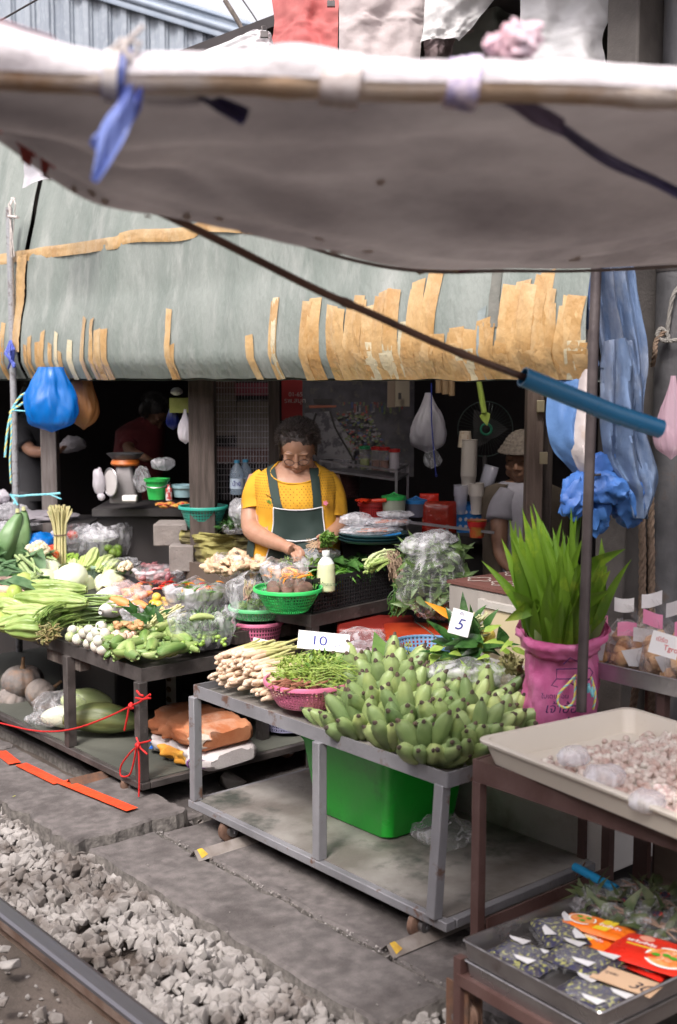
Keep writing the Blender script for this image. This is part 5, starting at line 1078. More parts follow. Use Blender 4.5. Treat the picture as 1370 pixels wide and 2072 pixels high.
# bundles of dried leaves and wrapped packs at the back
dl = leafmat('dull_leaf', (.05,.08,.03), (.12,.14,.06), .5, .1)
for k, (u, v) in enumerate(((1215,1830),(1260,1850),(1300,1815),(1345,1840),(1330,1880))):
    p = at(u, v, z=.235); b = MB(); t = thing('leaf_packet', ['clear packet of dull green leaves at the left back of the tray','clear packet of dull leaves with a round window sticker, second from left','clear packet of dull leaves near the plywood panel','clear packet of dull leaves at the right picture edge','clear packet of dull leaves just behind the red noodle packet'][k], 'packet of leaves', p, 'leaf packets at the back of the tray')
    leaves(b, p, (.07,.06,.025), 34, .07, .028, up=-.2); b.build('leaf_bundle', dl, t)
    b = MB(); stems(b, p-l1*.06, p+l1*.06+V((0,0,.01)), 9, .003, .02); b.build('stalks', mat('brown_stalks', (.25,.13,.08), (.35,.22,.14), .8, 30), t)
    b = MB(); b.blob(p+V((0,0,.005)), (.085,.07,.034), .25, 2, 60+k, 4, Matrix.Rotation(k, 3, 'Z'), .3); b.build('film_wrap', clear3, t, ang=180)
    if k in (1,2,3,4): 
        b = MB(); disc(b, p+V((0,0,.04)), RT, V((FW.x,FW.y,.3)).normalized(), .015, .013); o_ = b.build('round_sticker', mat('dark_sticker', (.03,.03,.05), (.4,.05,.03), .3, 90, lo=.55, hi=.6), t); b = MB(); b.lathe([(.015,0),(.0175,.001),(.015,.002)], p+V((0,0,.041)), 24, Matrix.Rotation(.3, 3, 'X')); b.build('ring', stl, o_)
pb2 = mat('bright_blue_pipe', (.01,.24,.5), None, .35)
pipe([at(1163,1754,z=.27), at(1248,1800,z=.262)], .0125, 'short bright blue plastic pipe behind the steel tray', pb2)
b = MB(); p = at(1175,1752,z=.285); b.tube([at(1166,1772,d=3.48), at(1184,1745,d=3.46)], .0025, 6); b.build('nail', rustm, label='rusty nail through the end of the short blue pipe', cat='nail')
# ================================================================== load of the dark cart
ZD = .55
cukm = mat('cucumber_skin', (.10,.2,.045), (.26,.36,.12), .42, 9, .3, 70, var=.25, stretch=(.3,2.6,2.6), c3=(.46,.5,.24), s3=6, lo3=.5, hi3=.75)
CU = [gourd_mb(L, r*1.18, 0, 0, .02, bend=bd, n=14, m=14, seed=s_, taper=.85, pw=.3).mesh('cucumber', cukm, ang=180) for L, r, bd, s_ in ((.15,.0175,.25,1),(.135,.019,.1,2),(.16,.0165,.4,3))]
random.seed(21)
for i in range(66):
    u, v = U(222, 415), U(1262, 1338); lim = 1338-abs(u-300)*.36
    if v > lim: v = lim-U(2, 18)
    if u < 250: v = max(v, 1285)
    h = U(.02,.035)+max(0, (1312-v)/50)*.05*random.random()
    p = at(u, v, z=ZD+h); d = (RT*U(.3,1)+V((FW.x,FW.y,0))*U(-.2,1.2)) if random.random() < .7 else RT*U(-.6,1)-V((FW.x,FW.y,0))*U(.2,.6)
    put('cucumber', random.choice(CU), p, along(d+V((0,0,U(-.12,.12))), U(0,6)), U(.82,1.1), 'short pale green cucumber in the pile at the front corner of the dark cart', 'cucumber', 'cucumbers piled at the corner of the dark cart')
for i, (u0, v0, u1, v1) in enumerate(((222,1305,258,1285),(298,1325,318,1285),(270,1322,255,1290),(318,1262,375,1295),(340,1280,400,1300),(285,1300,300,1268),(235,1312,290,1295),(330,1318,362,1308))):
    p, q_ = at(u0, v0, z=ZD+.055), at(u1, v1, z=ZD+.06); put('cucumber', CU[i % 3], (p+q_)/2, along(q_-p), 1.12, 'short pale green cucumber in the pile at the front corner of the dark cart', 'cucumber', 'cucumbers piled at the corner of the dark cart')
# round eggplants
eggw = mat('white_eggplant', (.56,.54,.45), (.66,.65,.57), .3, 5, 0, 40, var=.1, c3=(.4,.5,.25), s3=9, lo3=.56, hi3=.75, coat=.3); eggc = mat('eggplant_calyx', (.14,.24,.06), (.2,.3,.1), .6, 30)
b = MB(); b.blob((0,0,0), (.024,.024,.0225), .03, 1, 1, 3); b.mat(1)
for k in range(5): b.leaf((0,0,.021), V((math.cos(k*1.26),math.sin(k*1.26),-.25)), V((0,0,1)), .019, .014, .35, 3)
b.tube([(0,0,.02),(.002,0,.035)], .003, 6); EG = b.mesh('round_eggplant', [eggw, eggc])
eg2 = EG.copy(); eg2.materials[0] = mat('green_eggplant', (.3,.4,.15), (.5,.56,.3), .35, 14, 0, 40)
for i, (u, v, h) in enumerate(((158,1302,.02),(178,1310,.02),(195,1316,.02),(208,1322,.02),(170,1290,.05),(187,1298,.05),(200,1305,.055),(215,1305,.04),(218,1316,.02),(180,1282,.07),(196,1287,.075),(160,1284,.04),(142,1297,.02),(147,1283,.045),(212,1290,.07),(222,1284,.06),(205,1276,.08))):
    gr = i in (12, 15, 11); put('round_eggplant', eg2 if gr else EG, at(u, v-8, z=ZD+h), (U(-1,1),U(-1,1),U(0,6)), U(.92,1.1), 'small round green eggplant beside the white ones' if gr else 'small round white eggplant in the pile beside the cucumbers', 'eggplant', 'green round eggplants' if gr else 'white round eggplants on the dark cart')
# galangal / turmeric / ginger
def knob_me(n, col, s): 
    b = MB(); random.seed(s)
    for i in range(n):
        a = U(-1.2,1.2); p0 = V((U(-.03,.03),0,0)); b.blob(p0+V((math.cos(a)*.012, math.sin(a)*.02, U(-.005,.012))), (U(.014,.03), U(.010,.016), U(.01,.015)), .3, 3, i+s, 2, Matrix.Rotation(U(-1.4,1.4), 3, 'Z'))
    return b.mesh('rhizome', col)
ging = mat('ginger_skin', (.52,.36,.22), (.66,.5,.34), .6, 22, .4, 60, c3=(.4,.25,.17), s3=30, lo3=.56, hi3=.7); galm = mat('galangal', (.68,.52,.44), (.6,.38,.28), .5, 20, .3, 60); turm = mat('turmeric', (.42,.22,.09), (.52,.32,.16), .7, 20, .3, 60)
GI = [knob_me(6, ging, s) for s in range(4)]; GA = [knob_me(5, galm, s+9) for s in range(2)]; TU = [knob_me(5, turm, s+14) for s in range(2)]
for i, (u, v) in enumerate(((235,1285),(250,1290),(262,1285))): put('galangal', GA[i % 2], at(u, v, z=ZD+.06), (0,0,U(0,6)), 1, 'pinkish white galangal piece between eggplants and cucumbers', 'galangal', 'galangal pieces')
for i, (u, v) in enumerate(((245,1268),(262,1266),(275,1270))): put('turmeric', TU[i % 2], at(u, v, z=ZD+.085), (0,0,U(0,6)), 1, 'brown orange turmeric root above the cucumbers', 'turmeric', 'turmeric roots')
# gourds: long ribbed bitter gourds
gm = mat('bitter_gourd', (.2,.3,.06), (.38,.47,.15), .38, 16, .8, 45, stretch=(.5,2,2), var=.12, c3=(.55,.6,.3), s3=12, lo3=.55, hi3=.8, coat=.2); gm2 = mat('luffa_green', (.2,.32,.07), (.36,.45,.14), .42, 9, .4, 60, stretch=(.4,2,2), var=.1)
BG = gourd_mb(.36, .052, 9, .09, .05, bend=.12, n=54, m=40, seed=1, taper=.82).mesh('bitter_gourd', gm, ang=180)
BG2 = gourd_mb(.26, .046, 9, .10, .05, bend=.1, n=54, m=30, seed=3, taper=.8).mesh('bitter_gourd', gm, ang=180)
BG3 = gourd_mb(.22, .05, 8, .12, .05, bend=.05, n=48, m=26, seed=5, taper=.7).mesh('bitter_gourd', gm2, ang=180)
def lay(name, me, u0, v0, u1, v1, z, lab, cat, group=None, sc=1., roll=None, dz=0):
    p, q_ = at(u0, v0, z=z), at(u1, v1, z=z+dz); o = put(name, me, (p+q_)/2, along(q_-p, roll if roll is not None else U(0,6)), sc, lab, cat, group); return o
lay('bitter_gourd', BG, 22, 1212, 196, 1222, .655, 'longest pale green bitter gourd lying across the top of the gourd pile', 'bitter gourd', sc=1.02)
lay('bitter_gourd', BG, 35, 1192, 165, 1196, .675, 'long bitter gourd partly hidden behind the longest one', 'bitter gourd', sc=.98)
lay('bitter_gourd', BG2, 20, 1243, 110, 1243, .61, 'bitter gourd under the left end of the longest one', 'bitter gourd')
lay('bitter_gourd', BG2, 65, 1235, 170, 1243, .60, 'bitter gourd between the longest one and the long beans', 'bitter gourd')
lay('bitter_gourd', BG3, 12, 1262, 72, 1256, .575, 'short deep ribbed green gourd at the left front edge of the cart', 'bitter gourd')
lay('bitter_gourd', BG3, 36, 1270, 92, 1270, .58, 'short ribbed gourd whose pointed end touches the beans knot', 'bitter gourd', sc=1.05)
lay('bitter_gourd', BG2, -20, 1225, 40, 1228, .63, 'bitter gourd cut by the left picture edge', 'bitter gourd', sc=.9)
guav = mat('guava_green', (.3,.42,.07), (.42,.5,.14), .4, 8, .15, 50, var=.1)
b = MB(); b.blob((0,0,0), (.045,.04,.038), .12, 1.4, 2, 3); GU = b.mesh('guava', guav)
for i, (u, v, h) in enumerate(((8,1250,.03),(25,1256,.03),(-5,1236,.06),(12,1212,.11),(30,1206,.13),(48,1184,.15),(5,1225,.09),(2,1262,.03))): put('guava', GU, at(u, v-6, z=ZD+h), (U(0,3),U(0,3),U(0,3)), U(.9,1.15), 'round green guava at the left end of the gourd pile', 'guava', 'green guavas at the left picture edge')
rad = gourd_mb(.24, .028, 0, 0, .04, taper=.7, n=18, m=18).mesh('radish', mat('pinkish_radish', (.66,.5,.42), (.55,.33,.25), .5, 9, .1, 40), ang=180)
lay('radish', rad, -30, 1182, 45, 1176, .70, 'pinkish root vegetable at the left edge above the guavas', 'radish', sc=1.1); lay('radish', rad, -30, 1196, 30, 1194, .69, 'second pinkish root just below the first at the left edge', 'radish', sc=.9)
# long beans
beanm = mat('long_bean', (.12,.22,.045), (.24,.34,.09), .42, 20, .15, 60, var=.05, stretch=(1,1,1)); beane = mat('bean_ends', (.22,.24,.08), (.3,.22,.1), .6, 40)
for bi, (bz, nb, lab) in enumerate(((.575, 46, 'thick bundle of long green beans lying across the cart front'), (.64, 22, 'upper loose layer of long green beans running back toward the napa cabbage'))):
    t = thing('long_bean_bundle', lab, 'long beans', at(170, 1260, z=bz), 'long bean bundles'); b = MB(); e = MB()
    for k in range(nb):
        o0, o1 = V((U(-.03,.03), U(-.03,.03), U(-.018,.022))), V((U(-.05,.05), U(-.05,.05), U(-.03,.03)))
        pts_ = ([(250,1248),(190,1250),(140,1256),(110,1268),(100,1285)] if bi == 0 else [(240,1225),(190,1222),(140,1225),(100,1238),(85,1252)])
        ps = [at(u, v, z=bz)+o1.lerp(o0, i/4)+V((0,0,.012*math.sin(k*3+i))) for i, (u, v) in enumerate(pts_)]
        b.tube([poly(ps, i/14) for i in range(15)], .0042, 6)
        if bi == 0:
            for m_ in range(3): w_ = ps[-1]+V((U(-.03,.03),U(-.03,.03),U(-.015,.02))); e.tube([ps[-1]+V((0,0,U(-.01,.01))), w_, w_+V((U(-.02,.02),U(-.02,.02),U(-.02,.01)))], .0028, 5)
    b.build('beans', beanm, t); 
    if bi == 0: e.build('bean_tips', beane, t)
    g_ = MB(); g_.lathe([(.04,-.002),(.04,.002)], at(125, 1262, z=bz), 20, Matrix.Rotation(PI/2, 3, 'X')); 
# cabbages
cabm = mat('cabbage_leaf', (.6,.68,.42), (.74,.78,.6), .45, 5, .3, 30, c3=(.45,.58,.28), s3=4, lo3=.55, hi3=.8, sss=.1)
def cabbage_me(seed, rx=.085, rz=.07, m=cabm):
    b = MB(); b.blob((0,0,0), (rx*.93,rx*.9,rz*.93), .06, 1.5, seed, 3)
    for k in range(7):
        a0 = k*2.4+seed; tilt = U(.2,.9)
        def fn(i, j):
            th = a0+(i-.5)*2.2; ph = lerp(-.5, 1.3-.2*abs(i-.5)*2, j); rr = 1.0+.012*k/3+.03*noise.noise(V((i*4, j*4, k+seed)))+.035*max(0, j-.85)*math.sin(i*19+k)*3
            return V((rx*rr*math.cos(th)*math.cos(ph), rx*rr*math.sin(th)*math.cos(ph), rz*rr*math.sin(ph)))
        b.grid(fn, 14, 12)
    return b.mesh('cabbage', m, ang=180)
CB = [cabbage_me(s) for s in (1, 2)]
for i, (u, v, z_, s) in enumerate(((92,1160,.69,1.05),(140,1172,.675,1.1),(84,1180,.66,1.0),(112,1188,.64,.9))):
    put('cabbage', CB[i % 2], at(u, v, z=z_), (U(-.4,.4),U(-.4,.4),U(0,6)), s, ['round white green cabbage at the back left of the cabbages','biggest round cabbage with veined leaves, right of the others','pale cabbage lowest beside the green guavas','small pale cabbage tucked behind the longest gourd'][i], 'cabbage')
napm = mat('napa_leaf', (.62,.68,.36), (.78,.8,.62), .45, 12, .5, 45, stretch=(.4,2,2), sss=.1); whr = mat('white_radish', (.8,.79,.76), (.74,.74,.72), .4, 4)
NA = gourd_mb(.27, .07, 5, .05, .07, taper=.75, n=40, m=30, seed=8).mesh('napa_cabbage', napm, ang=180)
lay('napa_cabbage', NA, 178, 1205, 262, 1160, .64, 'pale yellow napa cabbage lying lengthwise beside the carrots bag', 'napa cabbage'); lay('napa_cabbage', NA, 140, 1208, 200, 1170, .62, 'napa cabbage left of the larger one', 'napa cabbage', sc=.85)
NR = gourd_mb(.26, .042, 0, 0, .02, taper=.7, n=20, m=18).mesh('white_radish', whr, ang=180)
lay('white_radish', NR, 190, 1222, 245, 1195, .64, 'thick white radish in front of the napa cabbage', 'white radish', sc=1.1); lay('white_radish', NR, 205, 1238, 262, 1222, .62, 'white radish lowest, touching the carrots bag', 'white radish')
# cauliflower
caum = mat('cauliflower', (.68,.62,.46), (.58,.48,.32), .8, 40, .8, 90)
def cauli(p, s, lab):
    t = thing('cauliflower', lab, 'cauliflower', p); b = MB()
    for k in range(26):
        q_ = V((random.gauss(0,1), random.gauss(0,1), abs(random.gauss(0,.9)))).normalized(); b.blob(V(p)+q_*.045*s+V((0,0,.01)), .018*s, .35, 5, k, 2)
    b.build('curd', caum, t); b = MB()
    for k in range(7): a = U(0,6.3); b.leaf(V(p)+V((math.cos(a)*.02, math.sin(a)*.02, -.02)), V((math.cos(a), math.sin(a), .7)), V((-math.cos(a),-math.sin(a),.5)), .09*s, .05*s, .2, 5)
    b.build('outer_leaves', kale, t)
cauli(at(76, 1122, z=.76), 1.05, 'cream cauliflower head beside the tomatoes at the back'); cauli(at(255, 1155, z=.70), .7, 'small pale cauliflower piece behind the carrots bag')
# kale and long leaves at left
b = MB()
for k in range(70):
    p = at(U(-20,75), U(1130,1178), z=.70+U(-.02,.03)); b.leaf(p, RT*U(-.4,1)-V((FW.x,FW.y,0))*U(-.2,.6)+V((0,0,U(-.2,.35))), V((U(-.6,.2),U(-.6,.2),1)), U(.12,.2), U(.05,.08), U(.1,.5), 5, .2, .6)
b.build('kale_bunch', kale, label='pile of broad grey green leaves at the left edge under the papayas', cat='leaves'); b = MB(); stems(b, at(-10,1178,z=.70), at(95,1178,z=.68), 26, .004, .025); b.build('leaf_stalks', herbm, label='long thin green stalks in front of the broad leaves', cat='stalks')
b = MB(); stems(b, at(45,1130,z=.76), at(75,1170,z=.72), 12, .008, .03); stems(b, at(95,1120,z=.76), at(110,1135,z=.74), 5, .008, .015); b.build('broccoli_stalks', mat('green_stalks', (.25,.36,.14), (.38,.46,.22), .5, 20), label='thick pale green stalks around the cauliflower', cat='stalks')
# papayas
papm = mat('green_papaya', (.09,.19,.075), (.17,.28,.12), .45, 5, .1, 40, stretch=(.5,2,2), var=.08, c3=(.25,.34,.16), s3=6, lo3=.6, hi3=.8)
PA = gourd_mb(.30, .055, 5, .05, .02, bend=.12, taper=.75, neck=.35, n=30, m=26).mesh('papaya', papm, ang=180)
for i, (u0, v0, u1, v1) in enumerate(((38,1135,48,1050),(6,1130,28,1050))): lay('papaya', PA, u0, v0, u1, v1, .78, ['green papaya with a cut stalk, standing nearer the straw bundle','green papaya leaning at the left picture edge'][i], 'papaya', sc=1.03, dz=.0).location.z = .83
b = MB()
for i, (u0, v0, u1, v1) in enumerate(((38,1135,48,1050),(6,1130,28,1050))): pass
for o in [o for o in COL.objects if o.name.startswith('papaya')]:
    i = 0 if o.name == 'papaya' else 1; u, v = ((42,1090),(16,1092))[i]; c = at(u, v, d=6.35-i*.05); o.location = c; o.rotation_euler = along(V((0,0,1))+RT*(.08+.25*i)+FW*.2, .5)
    b = MB(); e_ = Vector((0,0,0)); tp = c+(V((0,0,1))+RT*(.08+.25*i)+FW*.2).normalized()*.146; b.tube([tp, tp+V((0,0,.02))], [.012,.009], 8); b.v = [tuple(o.rotation_euler.to_matrix().inverted()@(V(p)-c)) for p in b.v]
    s_ = bpy.data.objects.new('stalk', b.mesh('stalk', stemw)); COL.objects.link(s_); s_.parent = o
pap2 = lay('papaya', PA, 55, 1120, 62, 1085, .76, 'darker brownish papaya half hidden behind the other two', 'papaya', sc=.8)
# straw bundle
strm = mat('lemongrass_tops', (.48,.43,.2), (.6,.56,.32), .55, 30, .3, 60, stretch=(1,1,.2), c3=(.3,.38,.12), s3=30, lo3=.55, hi3=.65)
t = thing('stalk_bundle', 'upright tied bundle of long pale yellow stalks among the vegetables', 'stalks', at(122, 1140, d=6.35)); b = MB(); c0 = at(122, 1143, d=6.3); c1 = at(122, 1082, d=6.3)
for k in range(95):
    a, r_ = U(0,6.3), random.random()**.5; q_ = V((math.cos(a), math.sin(a), 0)); top = at(120, U(1022,1034), d=6.3)+q_*r_*.062; b.tube([c0+q_*r_*.032, c1+q_*r_*.03, c1.lerp(top, .5)+q_*r_*.008, top], [.005,.0048,.0045,.004], 5)
for u, v in ((100,1035),(146,1035),(146,1030)): b.tube([c1, at(u, v, d=6.28)], .0035, 5)
b.build('stalks', strm, t); b = MB(); b.lathe([(.033,-.004),(.035,0),(.033,.004)], c1, 24); b.build('twine', rope, t)
# tomatoes, peppers
tomm = mat('tomato', (.62,.05,.02), (.7,.12,.04), .25, 5, 0, 40, coat=.5, var=.08)
b = MB(); b.lathe([(.0,-.026),(.018,-.024),(.03,-.010),(.032,.004),(.024,.02),(.008,.0245),(0,.022)], n=20); TM = b.mesh('tomato', tomm, ang=180)
for i, (u, v, d) in enumerate(((147,1083,6.6),(98,1113,6.3),(108,1122,6.25),(110,1112,6.35),(104,1128,6.2))): put('tomato', TM, at(u, v, d=d), (.3,.2,0), 1.0, 'single bright red tomato on top of the clear bags' if i == 0 else 'red tomato behind the straw bundle', 'tomato', None if i == 0 else 'tomatoes behind the cauliflower')
# green tubes basket with bitter gourds
q_ = at(187, 1168, z=.64); basket('plastic_basket', 'sage green basket holding upright bitter gourds', (q_.x+.06, q_.y+.08, .63), .10, .125, .07, greyg, 50, 5)
GT = gourd_mb(.24, .038, 9, .12, .03, bend=.1, n=54, m=24, seed=2, taper=.75).mesh('bitter_gourd', mat('ridged_gourd_pale', (.36,.47,.14), (.52,.6,.27), .4, 9, .3, 60, var=.05, stretch=(.4,2,2)), ang=180)
for i, (u0, v0, u1, v1, z_) in enumerate(((170,1160,198,1108,.78),(152,1158,146,1128,.75),(190,1160,228,1122,.75),(205,1162,248,1132,.73),(165,1150,178,1122,.76))):
    c = (at(u0, v0, d=6.2)+at(u1, v1, d=6.28))/2; put('bitter_gourd', GT, c, along(at(u1, v1, d=6.45)-at(u0, v0, d=6.15), U(0,6)), [1.,.8,.95,.95,.8][i], ['tallest ridged gourd standing in the middle of the sage basket','short ridged gourd leaning at the left of the sage basket','ridged gourd lying right in the sage basket','ridged gourd at the right rim of the sage basket','stubby gourd behind the tallest one'][i], 'bitter gourd')
# bags at the back
bag(at(84,1100,z=.78), (.1,.09,.06), bluef, seed=2, label='bright blue plastic bag lying behind the cauliflower')
openbag(at(165,1118,z=.72), .15, .12, .14, clear, 3, .1, 'big clear bag behind the gourd basket, left of two', collapse=1.5); openbag(at(222,1122,z=.70), .13, .11, .17, clear, 7, .1, 'taller clear bag of limes behind the gourd basket', collapse=1.5)
bag(at(150,1088,z=.80), (.13,.1,.03), clear3, seed=5, label='flat clear bag under the single red tomato'); bag(at(200,1085,z=.82), (.1,.09,.03), clear2, seed=6, label='crumpled milky bag at the back of the table')
limem = mat('lime', (.2,.36,.05), (.3,.44,.09), .35, 9, .2, 90); b = MB(); b.blob((0,0,0), (.024,.022,.022), .04, 1, 1, 3); LI = b.mesh('lime', limem)
for k in range(16): put('lime', LI, at(U(208,246), U(1108,1126), d=6.5+U(-.04,.05)), (U(0,3),)*3, U(.9,1.1), 'green lime inside the taller clear bag', 'lime', 'limes in the clear bag')
b = MB()
for k in range(60): b.blob(at(U(130,160), U(1120,1142), d=6.3), .008, .1, 2, k, 1)
b.build('pea_eggplants', limem, label='tiny green berries heaped left of the gourd basket', cat='berries')
for k, (u0, v0, u1, v1) in enumerate(((252,1102,250,1072),(256,1102,268,1072))): 
    b = MB(); b.tube([at(u0, v0, d=6.7), at((u0+u1)/2, (v0+v1)/2, d=6.7)+RT*.005, at(u1, v1, d=6.7)], [.006,.007,.005], 7); b.build('cinnamon_stick', mat('twig_brown', (.25,.13,.07), (.35,.2,.1), .8, 30), label=['upright brown stick behind the lettuce','slanting brown stick behind the lettuce'][k], cat='stick')
# lettuce
b = MB(); c = at(300, 1118, z=.74)
for k in range(420):
    u = U(252,350); v = U(1098,1138); edge = abs(u-300)/52; v = max(v, 1094+18*edge**2); p = at(u, v, d=6.72+U(-.1,.12)); L_ = U(.03,.055)
    d = V((U(-1,1),U(-1,1),U(-.1,1))); n_ = V((U(-1,.2),U(-1,.2),U(.2,1)))
    b.leaf(p, d, n_, L_, L_*1.1, U(-.2,.8), 3, U(-.2,.6), .5)
b.build('lettuce', lettm, label='frilly bright green lettuce heap at the back', cat='lettuce')
# carrots bag, onions, chilies
carm = mat('carrot', (.72,.2,.05), (.8,.3,.1), .5, 6); CA = gourd_mb(.15, .022, 0, 0, .02, taper=.6, neck=.5, n=14, m=14).mesh('carrot', carm, ang=180)
for k in range(14): put('carrot', CA, at(U(228,282), U(1190,1232), z=.63+U(-.02,.02)), (U(-.3,.3), U(-.5,.5), U(0,6)), U(.85,1.1), 'orange carrot in the pinkish clear bag', 'carrot', 'carrots in the clear bag')
milkp = film('milky_pinkish_film', 'ffeef2', .2, .18, 14, .7); bag(at(256,1208,z=.64), (.12,.11,.07), milkp, .3, 11, .5, label='clear bag of carrots with a gathered corner in front'); bag(at(268,1245,z=.62), (.045,.045,.05), clear2, .3, 12, .6, label='gathered white corner of film in front of the carrots', sub=4)
onm = mat('red_onion', (.2,.06,.08), (.32,.14,.14), .4, 9, .2, 60); ONI = SH[0].copy(); ONI.materials[0] = onm
for k in range(40): put('red_shallot', ONI, at(U(290,365), U(1142,1172), z=.68+U(-.01,.02)), (U(0,6),)*3, U(1.3,1.7), 'dark red shallot in the bag behind the chilies', 'shallot', 'dark red shallots in the clear bag')
openbag(at(328,1176,z=.655), .14, .10, .07, clear2, 13, .2, 'clear bag of dark red shallots at the middle of the table', collapse=.5); bag(at(240,1140,z=.70), (.12,.05,.03), clear3, seed=14, label='thin clear film draped over the rim of the gourd basket')
chr_ = mat('red_chili', (.6,.02,.015), (.7,.06,.02), .25, 9, coat=.4); chg = mat('green_chili', (.06,.2,.02), (.12,.3,.04), .28, 9, coat=.4, var=.15); cho = mat('orange_chili', (.75,.22,.02), (.8,.35,.04), .25, 9, coat=.4)
def chili_me(m, L=.07, r=.0055, s=0): b = MB(); b.tube([(0,0,0),(.25*L,.0,.03*L),(.6*L,0,.09*L),(.9*L,0,.02*L),(L,0,-.04*L)], [r*.6,r,r*.85,r*.4,r*.08], 8); b.mat(1).tube([(0,0,0),(-.16*L,0,.03*L)], r*.3, 5); return b.mesh('chili', [m, eggc])
CR, CG, CO = chili_me(chr_), chili_me(chg), chili_me(cho)
def scatter(n, us, vs_, z, mes, name, lab, cat, group, sc=(.8,1.1), d=None, dz=.015, tilt=.25):
    for k in range(n):
        u, v = U(*us), U(*vs_); p = (at(u, v, z=z+U(-dz,dz)) if d is None else at(u, v, d=d+U(-dz,dz)*3)); put(name, random.choice(mes), p, (U(-.3,.3), U(-tilt,tilt), U(0,6.3)), U(*sc), lab, cat, group)
scatter(26, (302,352), (1176,1192), .655, [CR,CR,CG], 'chili', 'small chili in the pile of red and green chilies next to the carrots', 'chili', 'chilies beside the carrots bag')
# green basket of chilies
q_ = at(405,1158,z=.66); basket('plastic_basket', 'flat bright green basket of red and green chilies', (q_.x, q_.y, .655), .085, .10, .045, plastic('leaf_green_plastic', (.02,.3,.06)), 48, 4)
scatter(44, (382,430), (1130,1148), .72, [CG,CG,CR], 'chili', 'slim chili in the flat green basket', 'chili', 'chilies in the flat green basket', (1.1,1.6), dz=.02, tilt=.5)
b = MB(); b.tube([at(378,1160,z=.69), at(438,1164,z=.69)], .006, 8); b.build('yellow_rod', mat('yellow_plastic', (.75,.5,.05), None, .4), label='thin yellow rod lying in front of the flat green basket', cat='rod')
# ginger bag
for k in range(34): put('ginger', random.choice(GI), at(U(432,538), U(1122,1152), z=.82+U(-.01,.03)), (U(-.5,.5),U(-.5,.5),U(0,6)), U(.9,1.2), 'knobbly ginger root in the clear bag', 'ginger', 'ginger roots heaped in the clear bag')
openbag(at(490,1168,z=.76), .13, .10, .11, clear, 17, .1, 'large open clear bag heaped with ginger', collapse=.8)
# bag with leaves and red chilies
b = MB(); 
def stuffbag(us, vs_, z, rx, ry, h, mt, seed, lab, inner, innerlab, n=130, Ls=.03, m=clear, coll=.6, dia=.5):
    c = at((us[0]+us[1])/2, vs_[1], z=z); b = MB(); leaves(b, c+V((rx*.2, ry*.2, h*.25)), (rx*.78, ry*.78, h*.55), n, Ls, Ls*dia, seed=seed); b.build(inner, mt, label=innerlab, cat='herbs')
    return c, openbag(c, rx, ry, h, m, seed, .12, lab, collapse=coll)
stuffbag((350,450), (1185,1232), .60, .15, .13, .12, herb, 18, 'wide clear bag of small green chilies and leaves in the middle', 'chili_leaves', 'small mixed green leaves and bird chilies in the wide bag', 420, .022, clear2, 2.2)
scatter(26, (365,440), (1175,1198), .70, [CR,CG,CO,CG], 'chili', 'bird chili on the green heap of the wide bag', 'chili', 'bird chilies in the wide bag', (.5,.8))
stuffbag((352,468), (1270,1305), .555, .135, .12, .15, mat('dark_stalks_green', (.03,.1,.03), (.16,.24,.1), .4, 25), 19, 'big clear knotted bag of green stalks behind the cucumbers', 'green_stalks', 'dark green stalks pressed inside the knotted bag', 240, .07, clear, 2.4, .18)
scatter(40, (370,462), (1272,1306), .60, [LI], 'small_eggplant', 'tiny round green eggplant inside the knotted bag', 'eggplant', 'tiny green eggplants in the knotted bag', (.28,.45))
lay('bitter_gourd', CU[0], 372, 1250, 440, 1244, .70, 'green pod sticking out of the knotted bag', 'pod', sc=.7)
# orange yellow limes
yom = mat('yellow_lime', (.75,.42,.03), (.7,.5,.12), .35, 5); YL_ = b = MB(); b.blob((0,0,0), (.022,.022,.021), .03, 1, 1, 3); YO = b.mesh('kumquat', yom)
for i, (u, v, h) in enumerate(((317,1208,.10),(311,1222,.07),(320,1224,.07),(312,1232,.05),(330,1218,.07),(338,1228,.05),(325,1236,.05),(345,1222,.05),(350,1234,.04))): put('kumquat', YO, at(u, v, z=.56+h), (0,0,U(0,6)), U(.95,1.15), 'small orange yellow citrus fruit beside the carrots', 'citrus fruit', 'orange yellow citrus fruits')
openbag(at(338,1248,z=.585), .07, .07, .06, milkp, 22, .2, 'small clear bag around the orange yellow fruits', collapse=1.)
b = MB()
for k in range(22): p = at(U(272,330), U(1232,1262), z=.64); b.leaf(p, RT*U(-1,1)+V((0,0,U(-.2,.8)))-V((FW.x,FW.y,0))*U(0,.7), -FW+V((0,0,.7)), U(.05,.08), .03, .2, 4)
b.build('lime_leaves', herbd, label='dark glossy leaves between the carrots and the cucumbers', cat='leaves')
b = MB(); stems(b, at(300,1268,z=.62), at(362,1236,z=.64), 26, .0045, .022, fan=1.3); b.build('lemongrass_bunch', mat('pale_yellow_stalk', (.6,.58,.28), (.7,.68,.42), .45, 20), label='bunch of pale yellow stalks behind the cucumbers', cat='stalks')
